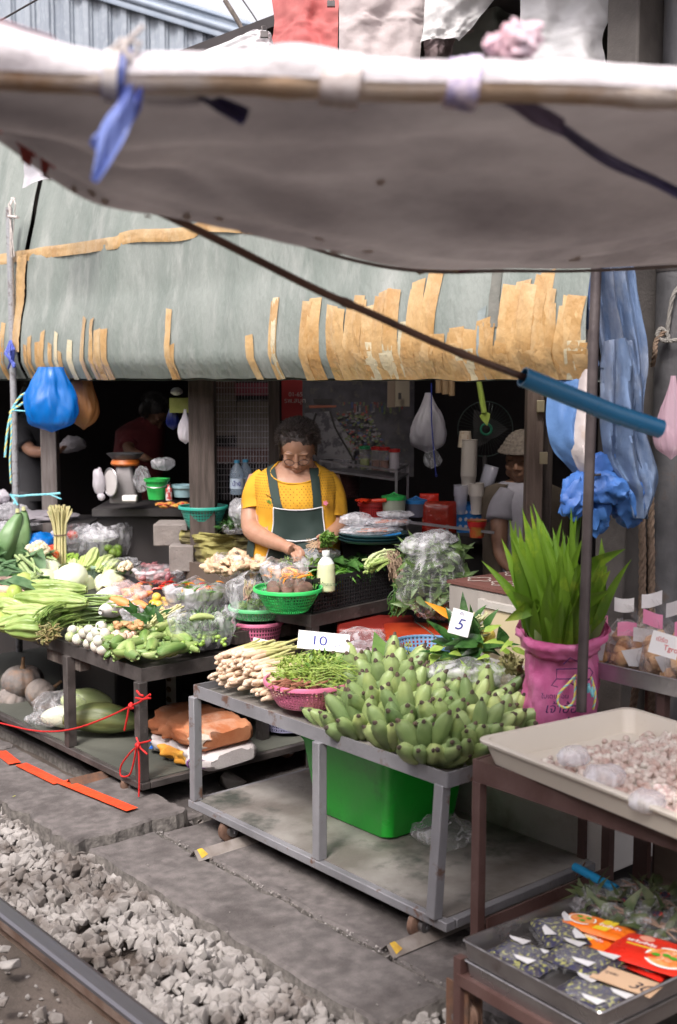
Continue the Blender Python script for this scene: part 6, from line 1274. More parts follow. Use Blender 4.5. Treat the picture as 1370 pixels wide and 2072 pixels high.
# herb bag with pink stalks, stacked baskets
q_ = at(515,1322,z=.50); B1 = V((q_.x+.06, q_.y+.06, .52)); basket('plastic_basket', 'round pink basket under a flat green basket', B1, .085, .108, .105, pinkp, 52, 6)
basket('plastic_basket', 'flat light green basket stacked on the pink one', B1+V((0,0,.118)), .095, .118, .05, plastic('mint_plastic', (.12,.48,.2)), 56, 4)
c = B1+V((.0,0,.13)); b = MB(); leaves(b, c+V((0,0,.01)), (.085,.085,.05), 420, .022, .014); b.build('mint_leaves', herb, label='small green mint leaves inside the peaked clear bag', cat='herbs')
openbag(c, .125, .12, .17, clear, 24, .0, 'peaked clear bag of mint leaves on the light green basket', collapse=3.5)
b = MB(); stems(b, at(500,1212,d=5.0), at(504,1182,d=5.0), 22, .002, .014, fan=1.5); b.build('pink_stems', mat('pinkish_stems', (.5,.3,.26), (.4,.4,.2), .6, 30), label='small bunch of pinkish stems in the peaked bag', cat='stalks')
# green bowl of taro
q_ = at(583,1243,z=.71); B2 = V((q_.x+.07, q_.y+.09, .70)); basket('plastic_basket', 'bright green bowl shaped basket of small brown taro', B2, .075, .138, .10, plastic('vivid_green_plastic', (.04,.5,.12)), 60, 7)
tarm = mat('taro_skin', (.16,.09,.065), (.26,.16,.12), .75, 16, .6, 50); b = MB(); b.blob((0,0,0), (.03,.027,.027), .12, 2, 1, 3); TR = b.mesh('taro', tarm)
for k in range(16): a = U(0,6.3); r_ = U(0,.085); put('taro', TR, B2+V((r_*math.cos(a), r_*math.sin(a), .085+U(-.01,.02))), (U(0,6),)*3, U(.85,1.15), 'round brown taro in the bright green basket', 'taro', 'taros in the bright green basket')
scatter(46, (540,610), (1150,1172), .845, [CO], 'orange_pepper', 'shiny orange pepper in the knotted clear bag', 'pepper', 'orange peppers in the clear bag', (.7,1.)); openbag(at(575,1182,z=.82), .10, .085, .10, clear, 27, .1, 'clear bag of orange peppers on top of the taro', collapse=2.)
# green inverted crate stool
t = thing('plastic_stool', 'upturned jade green latticed plastic crate between the two carts', 'crate', at(605,1292,z=.42)); q_ = at(604,1290,z=.42); b = MB(); boxy(b, (q_.x+.08, q_.y+.08, .34), [(.125,.11,0),(.125,.11,.015),(.11,.095,.2),(.10,.085,.212),(.001,.001,.212)], .03, .5, False); b.build('crate_body', teal, t)
b = MB()
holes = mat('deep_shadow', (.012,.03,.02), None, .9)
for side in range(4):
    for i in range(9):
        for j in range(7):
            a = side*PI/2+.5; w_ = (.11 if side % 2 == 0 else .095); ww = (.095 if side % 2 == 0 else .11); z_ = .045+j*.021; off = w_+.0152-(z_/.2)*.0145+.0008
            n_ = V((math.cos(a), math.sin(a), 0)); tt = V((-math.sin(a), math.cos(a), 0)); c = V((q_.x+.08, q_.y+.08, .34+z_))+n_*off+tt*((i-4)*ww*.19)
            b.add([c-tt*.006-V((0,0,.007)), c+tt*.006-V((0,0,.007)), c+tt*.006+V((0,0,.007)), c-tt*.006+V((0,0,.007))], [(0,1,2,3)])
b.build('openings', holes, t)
# bottle of lime juice
bt = at(660,1196,z=.77); t = thing('juice_bottle', 'white capped plastic bottle of cloudy lime juice before the black crate', 'bottle', bt)
liq = mat('cloudy_juice', (.62,.66,.4), (.66,.7,.46), .25, 3, sss=.2, coat=.5); plw = mat('frosted_plastic', (.66,.72,.7), None, .3, coat=.4)
b = MB(); b.lathe([(0,0),(.034,0),(.0385,.005),(.0385,.075),(.037,.09),(.0385,.1),(.034,.118)], bt, 32); b.build('juice', liq, t); b = MB(); b.lathe([(.034,.118),(.024,.135),(.014,.147),(.0135,.152)], bt, 32); b.build('bottle_neck', plw, t)
b = MB(); b.lathe([(.0165,.15),(.017,.152),(.017,.168),(.0155,.171),(0,.171)], bt, 24); b.build('cap', plw, t); writing('น้ำมะนาว', bt+(-V((FW.x,FW.y,0)).normalized())*.041-RT*.022+V((0,0,.03)), RT, V((0,0,1)), .019, mat('green_ink', (.03,.12,.05), None, .5), t, thick=.0003)
# black crate on a black stand
k0, k1 = at(632,1240,z=.69), at(800,1205,z=.69); cd = (k1-k0); CL = cd.length; cd.normalize(); cn = V((-cd.y, cd.x, 0)); cn = cn if cn.dot(FW) > 0 else -cn; kc = k0+cd*CL/2+cn*.15; rzc = math.atan2(cd.y, cd.x)
t = thing('black_crate', 'black latticed plastic crate of herbs and green chilies', 'crate', (kc.x, kc.y, .69)); b = MB()
for s_, (L_, o_, ax) in enumerate(((CL, -cn*.15, cd), (CL, cn*.15, cd), (.30, -cd*CL/2, cn), (.30, cd*CL/2, cn))):
    n_ = int(L_/.016)
    for i in range(n_+1): p = kc+o_+ax*(i/n_-.5)*L_; b.bar((p.x,p.y,.69), (p.x,p.y,.825), .005, .006, (0,1,0))
    for j in range(9): z_ = .69+j*.0165; p0, p1 = kc+o_-ax*L_/2, kc+o_+ax*L_/2; b.bar((p0.x,p0.y,z_), (p1.x,p1.y,z_), .005, .005 if j < 8 else .016, (0,0,1))
b.box((kc.x, kc.y, .692), (CL, .30, .006), rz=rzc); b.build('lattice', blackp, t)
t = thing('black_stand', 'low black wooden stand under the black crate', 'stand', (kc.x, kc.y, 0)); b = MB(); b.box((kc.x, kc.y, .66), (CL+.06,.34,.05), rz=rzc); b.build('top', steel_dk, t)
for a in (-1,1):
    for c in (-1,1): p = kc+cd*a*(CL/2+.0)+cn*c*.15; MB().bar((p.x,p.y,0), (p.x,p.y,.635), .04, .04, cd).build('leg', steel_dk, t)
for k in range(120): put('chili', random.choice([CG,CG,CG,CG]), kc+cd*U(-.42,.1)*CL+cn*U(-.13,.12)+V((0,0,.11+U(-.01,.035))), (U(-.4,.4),U(-.5,.5),U(0,6)), U(.9,1.3), 'green chili heaped in the black crate', 'chili', 'green chilies in the black crate')
b = MB()
for k in range(60): p = kc+cd*U(0,.38)*CL+cn*U(-.15,.1)+V((0,0,.13+U(0,.05))); b.leaf(p, -cn*U(0,1)+cd*U(-.6,.8)+V((0,0,U(-.5,.5))), V((U(-.4,.1),U(-.4,.1),1)), U(.06,.1), U(.03,.045), .6, 5)
b.build('basil_leaves', herbm, label='broad green basil leaves spilling over the crate rim', cat='leaves')
t = thing('scallion_bunch', 'bunch of scallions with long brown hairy roots on the crate end', 'scallions', at(785,1140,d=5.1)); b = MB(); stems(b, at(748,1145,d=5.05), at(788,1122,d=5.1), 26, .006, .028); b.build('stalks', mat('scallion_stalk', (.3,.42,.12), (.6,.62,.4), .4, 12), t)
b = MB()
for k in range(170): p = at(788+U(-6,8), 1122+U(-6,14), d=5.1); q2_ = at(800+U(-14,22), 1165+U(-30,14), d=5.1+U(-.06,.06)); b.tube([p, p.lerp(q2_, .5)+V((U(-.015,.015),U(-.015,.015),.03)), q2_], .0014, 4)
b.build('roots', rootm, t)
bag(kc+cd*.0+cn*.08+V((0,0,.19)), (.13,.07,.03), clear2, seed=31, label='crumpled clear bag at the back of the black crate')
# plate of chopped greens, knife area
pp = at(612,1146,d=5.2); t = thing('metal_plate', 'round metal tray of trimmed green herbs in front of the woman', 'plate', pp); b = MB(); b.lathe([(0,0),(.10,0),(.125,.014),(.13,.016),(.127,.018),(.10,.004),(0,.004)], pp, 40); b.build('plate_body', zinc, t)
b = MB(); leaves(b, pp+V((-.0,0,.01)), (.1,.1,.03), 220, .022, .012); b.build('trimmed_herbs', herb, label='small pile of trimmed bright green herbs on the metal tray', cat='herbs'); scatter(22, (560,585), (1146,1158), .82, [CR], 'chili', 'red chili beside the metal tray, left', 'chili', 'red chilies left of the metal tray'); scatter(18, (612,630), (1155,1164), .80, [CR,CO], 'chili', 'red chili between the metal tray and the bottle', 'chili', 'red chilies right of the metal tray')
# base table under the back rows (behind the dark cart) to carry baskets
t = thing('back_table', 'low dark table behind the dark cart under baskets and bags', 'table', (3.35, 5.2, 0)); MB().box((3.42, 5.9, .60), (.40, 2.6, .03)).build('top', steel_dk, t)
for x_ in (3.25, 3.58):
    for y_ in (4.65, 7.1): MB().bar((x_,y_,0),(x_,y_,.585), .04, .04, (1,0,0)).build('leg', steel_dk, t)
t = thing('crate_block', 'dark upturned crate layer raising the vegetables on the dark cart', 'crate', (2.95, 5.2, .55)); MB().box((2.98, 5.25, .585), (.44, 2.3, .07)).build('crate_body', blackp, t, bevel=.01)
MB().box((3.36, 4.72, .69), (.30, .5, .14)).build('carton_box', mat('dark_carton', (.08,.06,.05), (.12,.09,.07), .9, 5), label='dark carton supporting the bag of ginger', cat='box'); MB().box((3.3, 4.42, .65), (.22, .26, .10)).build('crate_block', blackp, label='low dark box under the bright green basket', cat='box'); MB().box((3.02, 4.25, .575), (.34, .42, .05)).build('wooden_board', wood_dk, label='dark board under the chili and mint bags', cat='board')

# ================================================================== lower shelf of the dark cart
pum = mat('pumpkin_skin', (.15,.14,.14), (.28,.24,.215), .7, 8, .6, 40, c3=(.36,.2,.11), s3=7, lo3=.5, hi3=.7)
def pumpkin(p, r, lab, tilt=(0,0,0)):
    t = thing('pumpkin', lab, 'pumpkin', p); b = MB(); M_ = Euler(tilt).to_matrix(); vs = []; n, m = 72, 20
    for i in range(m+1):
        ph = lerp(-PI/2, PI/2, i/m)
        for k in range(n):
            a = 2*PI*k/n; rr = r*(1-.13*abs(math.cos(a*5))**.7*0-.10*(1-abs(math.sin(a*5)))**2)*(math.cos(ph)**.75 if math.cos(ph) > 0 else 0)*(1+.03*noise.noise(V((math.cos(a)*2, math.sin(a)*2, i*.2))))
            z = r*.72*math.sin(ph)-(.16*r*max(0, 1-rr/(r*.5)) if ph > 0 else 0); vs.append(V(p)+M_@V((rr*math.cos(a), rr*math.sin(a), z)))
    b.add(vs, [(i*n+k, i*n+(k+1) % n, (i+1)*n+(k+1) % n, (i+1)*n+k) for i in range(m) for k in range(n)]); b.build('pumpkin_body', pum, t, ang=180)
    b = MB(); c = V(p)+M_@V((0,0,r*.56)); b.tube([c, c+M_@V((.003,0,.03)), c+M_@V((.008,.004,.06))], [.014,.009,.008], 8); b.build('stalk', mat('pumpkin_stalk', (.35,.22,.12), (.25,.15,.08), .8, 20), t)
pumpkin(at(46,1378,x=2.55), .105, 'ribbed grey pumpkin with an orange stained side and stalk, top of the three'); pumpkin(at(28,1418,x=2.5)-V((0,0,.0)), .085, 'grey pumpkin under the stalked one at the left edge', (.4,.3,0)); pumpkin(at(88,1410,x=2.56), .095, 'warty brown grey pumpkin tilted to the right of the others', (.3,.9,.3))
mel = mat('winter_melon', (.42,.52,.22), (.52,.6,.32), .4, 6, .1, 40); drk = mat('dark_gourd', (.08,.12,.045), (.2,.2,.07), .5, 6, .2, 40, stretch=(.4,2,2), c3=(.3,.3,.08), s3=5)
ML = gourd_mb(.24, .055, 0, 0, .03, taper=.85, n=26, m=20).mesh('melon', mel, ang=180); MD = gourd_mb(.34, .07, 8, .04, .03, taper=.8, n=32, m=24).mesh('melon', drk, ang=180)
put('melon', ML, at(175,1415,x=2.55), along(-RT+V((0,0,.06))), .95, 'pale green melon in the clear bag, upper one', 'melon'); put('melon', mel and gourd_mb(.2,.055,0,0,.03,n=26,m=18).mesh('melon', mat('white_melon', (.66,.68,.5), (.72,.74,.6), .4, 6), ang=180), at(125,1450,x=2.44), along(-RT+V((0,0,.05))), .9, 'whitish melon in the clear bag at the shelf front', 'melon')
put('melon', MD, at(205,1452,x=2.52), along(-RT+V((0,0,.04))), .98, 'dark green gourd lying behind the middle leg', 'gourd'); bag(at(125,1432,x=2.45), (.13,.12,.075), clear3, .25, 41, .4, label='clear bag wrapped round the melons on the lower shelf', rot=Matrix.Rotation(-.7, 3, 'Z')); bag(at(75,1455,x=2.40), (.045,.05,.03), clear, .3, 42, .5, label='knotted tail of the melon bag sticking out over the shelf edge')
c = at(275,1400,x=2.85); boxm = mat('printed_carton', (.5,.47,.45), (.56,.53,.5), .7, 3); t = thing('carton', 'white carton with red top band and brown round pictures behind the gourds', 'carton', (2.95, c.y, .11)); MB().box((2.95, c.y+.03, .245), (.03,.40,.26)).build('carton_body', boxm, t)
MB().box((2.933, c.y+.03, .33), (.006,.402,.09)).build('red_band', plastic('dull_red', (.28,.02,.015)), t); b = MB(); 
for i in range(6):
    for j in range(3): b.blob((2.934, c.y+.17-i*.065, .265-j*.05), (.002,.022,.014), .2, 2, i+j, 2)
b.build('round_pictures', mat('brown_print', (.25,.15,.05), (.1,.06,.03), .7, 60), t); MB().box((2.97, c.y+.03, .19), (.002,.3,.1)).build('inner_panel', boxm, t)
MB().box((2.85, 5.0, .27), (.36,.55,.30)).build('black_crate', blackp, label='black plastic crate deep on the lower shelf behind the pumpkins', cat='crate', bevel=.01)
b = MB(); [b.tube([at(15+i*7,1300,x=2.64)+V((0,0,-.01*j)), at(15+i*7,1308,x=2.64)+V((0,0,-.01*j))], .003, 4) for i in range(3) for j in range(3)]
# folded sacks
def sack(p, w, d, h, m, lab, seed, parts_=()):
    t = thing('folded_sack', lab, 'sack', p); b = MB()
    def fn(i, j):
        a = j*2*PI; y = (i-.5)*w; sx_ = math.copysign(abs(math.cos(a))**.45, math.cos(a)); sz_ = math.copysign(abs(math.sin(a))**.75, math.sin(a)); e = 1-.3*abs(i*2-1)**8
        nn = .016*noise.noise(V((i*5, math.cos(a)*1.5, math.sin(a)*1.5+seed)))+.008*noise.noise(V((i*16, math.cos(a)*4, math.sin(a)*4+seed)))+.007*math.sin(i*23+3*noise.noise(V((i*2,a,seed))))
        return V(p)+V((sx_*(d/2*e+nn), y+nn, h/2+sz_*(h/2*e+nn)))
    b.grid(fn, 50, 44); b.add([fn(0, k/44) for k in range(44)], [tuple(range(44))]); b.add([fn(1, k/44) for k in range(44)], [tuple(range(44))[::-1]]); b.build('sack_body', m, t, ang=180); return t, fn
ormesh = mat('orange_mesh_sack', (.45,.15,.06), (.55,.24,.12), .75, 8, .8, 160, c3=(.6,.42,.32), s3=5, lo3=.55, hi3=.75); white_s = mat('white_woven_sack', (.5,.46,.46), (.6,.56,.56), .7, 9, .6, 120)
s0 = at(412, 1490, z=.18); s0.z = .098; sA, fa = sack(s0, .42, .30, .075, white_s, 'folded white woven sack printed orange and purple, under the orange one', 3); sB, fb_ = sack(s0+V((.0,.02,.078)), .42, .30, .09, ormesh, 'folded dusty orange mesh sack lying on the printed one', 7)
def on_sack(fn, i0, i1, j0, j1, m, par, nm):
    b = MB(); ctr = fn(.5, .0); b.grid(lambda i, j: fn(lerp(i0,i1,i), lerp(j0,j1,j))+V((-.007,0,.001)), 24, 14); return b.build(nm, m, par, ang=180)
orw = mat('orange_weave', (.75,.3,.03), (.8,.45,.08), .6, 12, .6, 160); on_sack(fa, .30, .72, .40, .62, orw, sA, 'orange_print'); on_sack(fa, .04, .1, .42, .6, mat('purple_print', (.17,.05,.25), (.25,.1,.33), .6, 30), sA, 'purple_print'); on_sack(fa, .12, .17, .42, .6, mat('purple_print', (.17,.05,.25)), sA, 'purple_print'); on_sack(fa, .86, .9, .45, .55, plastic('logo_blue', (.02,.12,.5)), sA, 'blue_print')
on_sack(fb_, .0, .12, .38, .62, mat('pale_dusty_sack', (.48,.4,.33), (.55,.47,.4), .8, 9, .6, 90), sB, 'pale_end')
q_ = at(572,1480,z=.13); basket('plastic_basket', 'lilac grey plastic basket behind the grey cart leg', (q_.x+.08,q_.y+.08,.115), .09, .105, .13, purpp, 52, 9)
# red cord
redc = mat('red_cord', (.62,.02,.02), (.5,.015,.015), .6, 60, .5, 150)
t = thing('red_rope', 'long red cord strung along the front of the dark cart and knotted on its leg', 'cord', at(285,1420,x=2.33))
b = MB(); ps = [at(u, v, x=2.325) for u, v in ((-60,1452),(0,1463),(60,1477),(110,1480),(160,1472),(215,1452),(262,1430))]; b.tube([poly(ps, i/40) for i in range(41)], .0038, 7)
for (a_, c_) in (((262,1430),(304,1405)),((275,1412),(304,1412)),((277,1398),(290,1408)),((262,1425),(252,1478))): b.tube([at(*a_, x=2.322), at((a_[0]+c_[0])/2, (a_[1]+c_[1])/2+3, x=2.318), at(*c_, x=2.322)], .0042, 7)
b.blob(at(265,1428,x=2.318), (.010,.014,.014), .4, 3, 2, 2); b.build('cord', redc, t)
t = thing('red_rope', 'red cord bow hanging from the lower part of the dark cart corner leg', 'cord', at(275,1510,x=2.33)); b = MB()
for pl_ in (((280,1508),(262,1525),(245,1550),(245,1570),(262,1568),(270,1545),(276,1512)),((278,1505),(300,1500),(304,1498)),((280,1510),(298,1526)),((280,1510),(282,1560),(281,1612)),((276,1492),(284,1512))):
    q2_ = [at(u, v, x=2.322) for u, v in pl_]; b.tube([poly(q2_, i/20) for i in range(21)], .0036, 7)
b.blob(at(279,1508,x=2.318), (.010,.013,.013), .4, 3, 5, 2); b.build('cord', redc, t)
b = MB(); b.leaf(at(25,1612,z=.01), RT, V((0,0,1)), .03, .018, .1); b.build('fallen_leaf', leafmat('yellow_leaf', (.4,.42,.05), (.5,.5,.1)), label='tiny yellow green leaf on the paving at the left', cat='leaf')
# ================================================================== people
skin = mat('skin', (.34,.18,.115), (.4,.225,.15), .5, 30, .12, 180, c3=(.37,.185,.125), s3=9, lo3=.5, hi3=.8, sss=.12)
skind = mat('skin_dark', (.2,.1,.06), (.25,.135,.085), .55, 20, .15, 90)
hairm = mat('greying_hair', (.035,.025,.022), (.16,.13,.12), .45, 60, stretch=(1,1,1), lo=.5, hi=.72); eyem = mat('eye_dark', (.02,.012,.01), None, .2)
lipm = mat('lips', (.3,.11,.09), (.34,.14,.11), .5, 30)
def remesh(b, vox, name, m, parent, smooth=3):
    me = b.mesh('tmp', m); o = bpy.data.objects.new('tmp', me); COL.objects.link(o)
    r = o.modifiers.new('r', 'REMESH'); r.mode = 'VOXEL'; r.voxel_size = vox; r.use_smooth_shade = True
    s = o.modifiers.new('s', 'SMOOTH'); s.factor = .5; s.iterations = smooth
    dg = bpy.context.evaluated_depsgraph_get(); me2 = bpy.data.meshes.new_from_object(o.evaluated_get(dg)); bpy.data.objects.remove(o)
    me2.materials.clear(); me2.materials.append(m); off = wloc(parent); me2.transform(Matrix.Translation(-off)); me2.polygons.foreach_set('use_smooth', [True]*len(me2.polygons))
    q = bpy.data.objects.new(name, me2); COL.objects.link(q); q.parent = parent; return q
def head_mb(b, c, yaw, pitch, s=1., age=1, facing=None):
    """adds skull, jaw, features; returns local->world"""
    fwd = facing; side = V((0,0,1)).cross(fwd) * -1
    Mx = Matrix((side, fwd, V((0,0,1)))).transposed() @ Matrix.Rotation(yaw, 3, 'Z') @ Matrix.Rotation(-pitch, 3, 'X')
    L = lambda x, y, z: V(c)+Mx@(V((x, y, z))*s)
    def e(x, y, z, rx, ry, rz, sub=3): b.blob(L(x,y,z), V((rx,ry,rz))*s, 0, 1, 0, sub, Mx)
    e(0,-.008,.025,.074,.094,.082,4); e(0,.018,-.03,.066,.07,.072,4); e(0,.03,-.07,.046,.052,.04); e(0,.062,-.09,.021,.019,.018)
    for k in (-1,1):
        e(k*.037,.056,-.035,.028,.026,.028); e(k*.03,.077,.014,.026,.012,.009); e(k*.031,.0745,-.004,.0165,.0115,.0105)
        e(k*.0125,.092,-.043,.0095,.0085,.0075,2); e(k*.074,-.004,-.012,.009,.018,.028,2); e(k*.05,.03,-.065,.022,.03,.025)
    for i in range(7): t = i/6; e(0,lerp(.083,.104,t),lerp(.008,-.038,t),lerp(.0085,.0115,t),lerp(.009,.0105,t),.0095,2)
    e(0,.083,-.066,.024,.0095,.0055); e(0,.081,-.0745,.019,.009,.0055); e(0,.08,-.056,.02,.008,.008)
    return L, Mx
def finger(b, pts, r): b.tube([poly([V(p) for p in pts], i/8) for i in range(9)], [r*(1.02-.28*i/8+.06*(i in (3,6))) for i in range(9)], 8); b.blob(pts[-1], r*.76, 0, 1, 0, 1)
def P3(u, v, d): return at(u, v, d=d)
# --- the seller
WD = 5.5; wf = -V((FW.x, FW.y, 0)).normalized()
wt = thing('person', 'woman in a yellow eyelet shirt and dark green apron trimming herbs, head bowed', 'person', (P3(600,1140,WD).x, P3(600,1140,WD).y, -.045))
TV = [(1230,600,88,.15),(1160,600,90,.155),(1110,598,90,.155),(1060,598,84,.15),(1010,598,80,.14),(980,597,80,.125),(962,598,77,.105),(950,599,62,.085),(941,600,44,.072),(934,601,30,.062),(925,602,25,.058)]
def tint(v):
    for i in range(len(TV)-1):
        a, c = TV[i], TV[i+1]
        if a[0] >= v >= c[0]: f = (a[0]-v)/(a[0]-c[0]); return [lerp(a[k], c[k], f) for k in range(4)]
    return list(TV[0]) if v > TV[0][0] else list(TV[-1])
def Tp(v, ang, off=0., fold=0.):
    _, uc, hw, hd = tint(v); c = P3(uc, v, WD); w = hw*WD/CF+off; h = hd+off; ca, sa = math.cos(ang), math.sin(ang)
    x = math.copysign(abs(ca)**.8, ca); y = math.copysign(abs(sa)**.85, sa)
    fo = fold*(noise.noise(V((ang*1.5, v*.012, 3)))*.8+noise.noise(V((ang*4, v*.03, 6)))*.5)*min(1, max(0, (v-950)/40))
    bust = .018*math.exp(-((v-1015)/30)**2)*max(0, sa)
    return c+RT*x*(w+fo)+wf*(y*(h+fo)+bust)
b = MB(); vs_ = [925+i*7.5 for i in range(41)]
b.grid(lambda i, j: Tp(lerp(1228, 925, j), i*2*PI), 40, 40)
b.add([Tp(1228, k/40*2*PI) for k in range(40)], [tuple(range(40))[::-1]]); b.add([Tp(925, k/40*2*PI) for k in range(40)], [tuple(range(40))])
hc = P3(603, 906, WD-.07); neck0 = P3(601, 950, WD)
b.tube([neck0-V((0,0,.03)), P3(602,935,WD-.01), P3(603,915,WD-.02)], [.062,.056,.056], 20)
Lh, Mh = head_mb(b, hc, -.06, .47, 1.0, facing=wf)
armL = [(522,966,5.52),(511,1000,5.50),(507,1040,5.47),(510,1072,5.42),(535,1088,5.33),(560,1099,5.25),(578,1106,5.2)]
armR = [(668,966,5.52),(678,1000,5.51),(683,1040,5.49),(682,1070,5.45),(672,1084,5.36),(662,1092,5.28),(654,1098,5.23)]
for arm in (armL, armR):
    ps = [P3(*p) for p in arm]; b.tube([poly(ps, i/18) for i in range(19)], [lerp(.044,.044,i/9) if i < 9 else lerp(.044,.026,(i-9)/9) for i in range(19)], 18)
# her right hand (image left): pinching a stem
def hand(b, w, palm, tips, r=.0085, thumb=None, pr=(.022,.036,.016)):
    w, palm = V(w), V(palm); d = (palm-w).normalized(); b.tube([w, w.lerp(palm, .5), palm], [.026,.029,.027], 14)
    for tp in tips: finger(b, tp, r)
    if thumb: finger(b, thumb, r*1.12)
w = P3(578,1106,5.2)
hand(b, w, P3(592,1113,5.165), [[P3(597,1108,5.15), P3(606,1113,5.12), P3(612,1121,5.11), P3(613,1129,5.115)], [P3(600,1114,5.14), P3(607,1120,5.11), P3(610,1127,5.105), P3(609,1134,5.11)], [P3(596,1118,5.14), P3(602,1124,5.11), P3(605,1131,5.105), P3(603,1136,5.11)], [P3(591,1120,5.14), P3(595,1127,5.12), P3(597,1133,5.115), P3(595,1137,5.12)]],
     thumb=[P3(595,1106,5.17), P3(605,1109,5.17), P3(613,1117,5.16), P3(615,1127,5.14)])
w = P3(654,1098,5.23)
hand(b, w, P3(650,1104,5.19), [[P3(646,1098,5.17), P3(645,1094,5.13), P3(652,1092,5.10), P3(660,1094,5.10)], [P3(645,1104,5.17), P3(644,1101,5.12), P3(652,1100,5.09), P3(661,1101,5.09)], [P3(645,1110,5.17), P3(644,1108,5.12), P3(651,1108,5.09), P3(659,1109,5.09)], [P3(648,1116,5.17), P3(647,1115,5.13), P3(652,1115,5.10), P3(658,1116,5.10)]],
     thumb=[P3(655,1094,5.2), P3(656,1086,5.16), P3(650,1084,5.12), P3(642,1087,5.10)])
remesh(b, .0032, 'body', skin, wt, 4)
# trousers to the floor
b = MB(); hp = P3(600,1180,WD)
for k in (-1, 1): b.tube([hp+RT*.085*k+V((0,0,.02)), hp+RT*.09*k+V((0,0,-.25)), V((hp.x,hp.y,.0))+RT*.1*k+V((0,0,.02))], [.11,.085,.06], 16)
for k in (-1, 1): b.blob(V((hp.x,hp.y,-.005))+RT*.1*k+wf*.05, (.05,.05,.045), 0, 1, 0, 3); b.blob(V((hp.x,hp.y,-.02))+RT*.1*k+wf*.12, (.045,.045,.03), 0, 1, 0, 3)
remesh(b, .012, 'trousers', mat('dark_trousers', (.03,.03,.035), (.05,.05,.055), .85, 9), wt)
# shirt
yel_s = mat('yellow_shirt', (.55,.27,.012), (.62,.33,.02), .85, 6, .35, 300, c3=(.42,.2,.008), s3=5)
b = MB()
def vtop(a):
    s_ = max(0, math.sin(a)); return lerp(936, 974, s_**3.2)
b.grid(lambda i, j: Tp(lerp(1226, vtop(i*2*PI), j), i*2*PI, .008+.003*(j > .985), .016), 90, 50)
def sleeve(b, pts, r0, r1, seed):
    ps = [P3(*p) for p in pts]
    def fn(i, j):
        p = poly(ps, j); d = (poly(ps, min(1, j+.05))-poly(ps, max(0, j-.05))).normalized(); a_, c_ = basis(d, RT); an = i*2*PI; q_ = a_*math.cos(an)+c_*math.sin(an)
        return p+q_*(lerp(r0, r1, j**.8)+.008*noise.noise(V((math.cos(an)*1.4, math.sin(an)*1.4, j*2.5+seed))))
    b.grid(fn, 40, 18); b.grid(lambda i, j: fn(i, 1)*(1-j*.0)+(poly(ps, 1)-fn(i, 1))*j*.12, 40, 2)
sleeve(b, [(540,968,5.5),(524,983,5.5),(518,1008,5.5),(518,1034,5.48)], .054, .066, 1); sleeve(b, [(654,968,5.5),(666,985,5.5),(673,1012,5.5),(675,1049,5.48)], .054, .064, 4)
b.build('shirt', yel_s, wt, ang=180)
b = MB(); b.tube([Tp(vtop(a*2*PI/60), a*2*PI/60, .011) for a in range(61)], .0042, 6); b.build('neckband', yel_s, wt)
b = MB(); eye_d = mat('eyelet_shadow', (.16,.08,.02), None, .9)
for r_ in range(14):
    v = 953+r_*5.2
    for k in range(34):
        a = lerp(2.9, .25, (k+(r_ % 2)*.5)/33)
        if v < vtop(a)+6 or Tp(v, a, .02).z > P3(600, vtop(a)+3, WD).z: continue
        if r_ > 10 and abs(a-PI/2) > .9: continue
        p = Tp(v, a, .0095, .016); q_ = Tp(v, a+.02, .0095, .016)-p; n_ = q_.cross(V((0,0,1))).normalized(); n_ = n_ if n_.dot(wf) > 0 else -n_; p = p+n_*.0015
        e1_, e2_ = basis(n_); b.add([p+(e1_*math.cos(t*PI/3)+e2_*math.sin(t*PI/3))*.0023 for t in range(6)], [tuple(range(6))])
b.build('eyelets', eye_d, wt, smooth=False)
# apron
apm = mat('green_apron', (.009,.024,.02), (.015,.034,.029), .75, 6, .3, 300); trim = mat('white_trim', (.62,.63,.64), (.55,.55,.57), .7, 20)
def un(v, u):  # angle on torso front for pixel u at row v
    _, uc, hw, hd = tint(v); x = max(-.999, min(.999, (u-uc)/hw/1.03)); ca = math.copysign(abs(x)**(1/.8), x); return math.acos(max(-1, min(1, ca)))
def ap(u, v, off=.018): return Tp(v, un(v, u), off, .016)
def aprf(i, j):
    v = lerp(1019+5*math.sin(i*PI), 1226, j); l_ = poly([V((561,0,0)), V((557,0,0)), V((546,0,0)), V((520,0,0)), V((515,0,0))], j).x; r_ = poly([V((651,0,0)), V((654,0,0)), V((655,0,0)), V((668,0,0)), V((680,0,0))], j).x
    return ap(lerp(l_, r_, i), v, .018+.004*math.sin(i*9+j*4))
b = MB(); b.grid(aprf, 40, 44); b.build('apron', apm, wt, ang=180)
b = MB(); E_ = [aprf(0, 1-j/30)+wf*.002 for j in range(31)]+[aprf(i/30, 0)+wf*.002 for i in range(31)]+[aprf(1, j/30)+wf*.002 for j in range(31)]; b.tube(E_, .0028, 6)
b.tube([ap(u, v, .026) for u, v in ((568,1079),(574,1082),(600,1085),(625,1083),(640,1078),(643,1072))], .0034, 6); b.build('apron_trim', trim, wt)
for pl_ in ([(553,938),(556,965),(562,995),(570,1022)], [(632,944),(637,968),(641,995),(642,1022)]):
    MB().grid(lambda i, j: (lambda q_: ap(q_.x+lerp(-8.5, 8.5, i), q_.y, .017))(poly([V((x_, y_, 0)) for x_, y_ in pl_], j)), 6, 20).build('apron_strap', apm, wt, ang=180)
MB().grid(lambda i, j: Tp(lerp(1085, 1120, j), lerp(2.5, 3.05, i), .016, .016), 8, 4).build('apron_tie', apm, wt, ang=180)
b = MB(); b.tube([ap(u, v, .016) for u, v in ((545,995),(552,998),(558,1004),(560,1012))], .0016, 5); b.build('embroidery_stem', eyem, wt); b = MB()
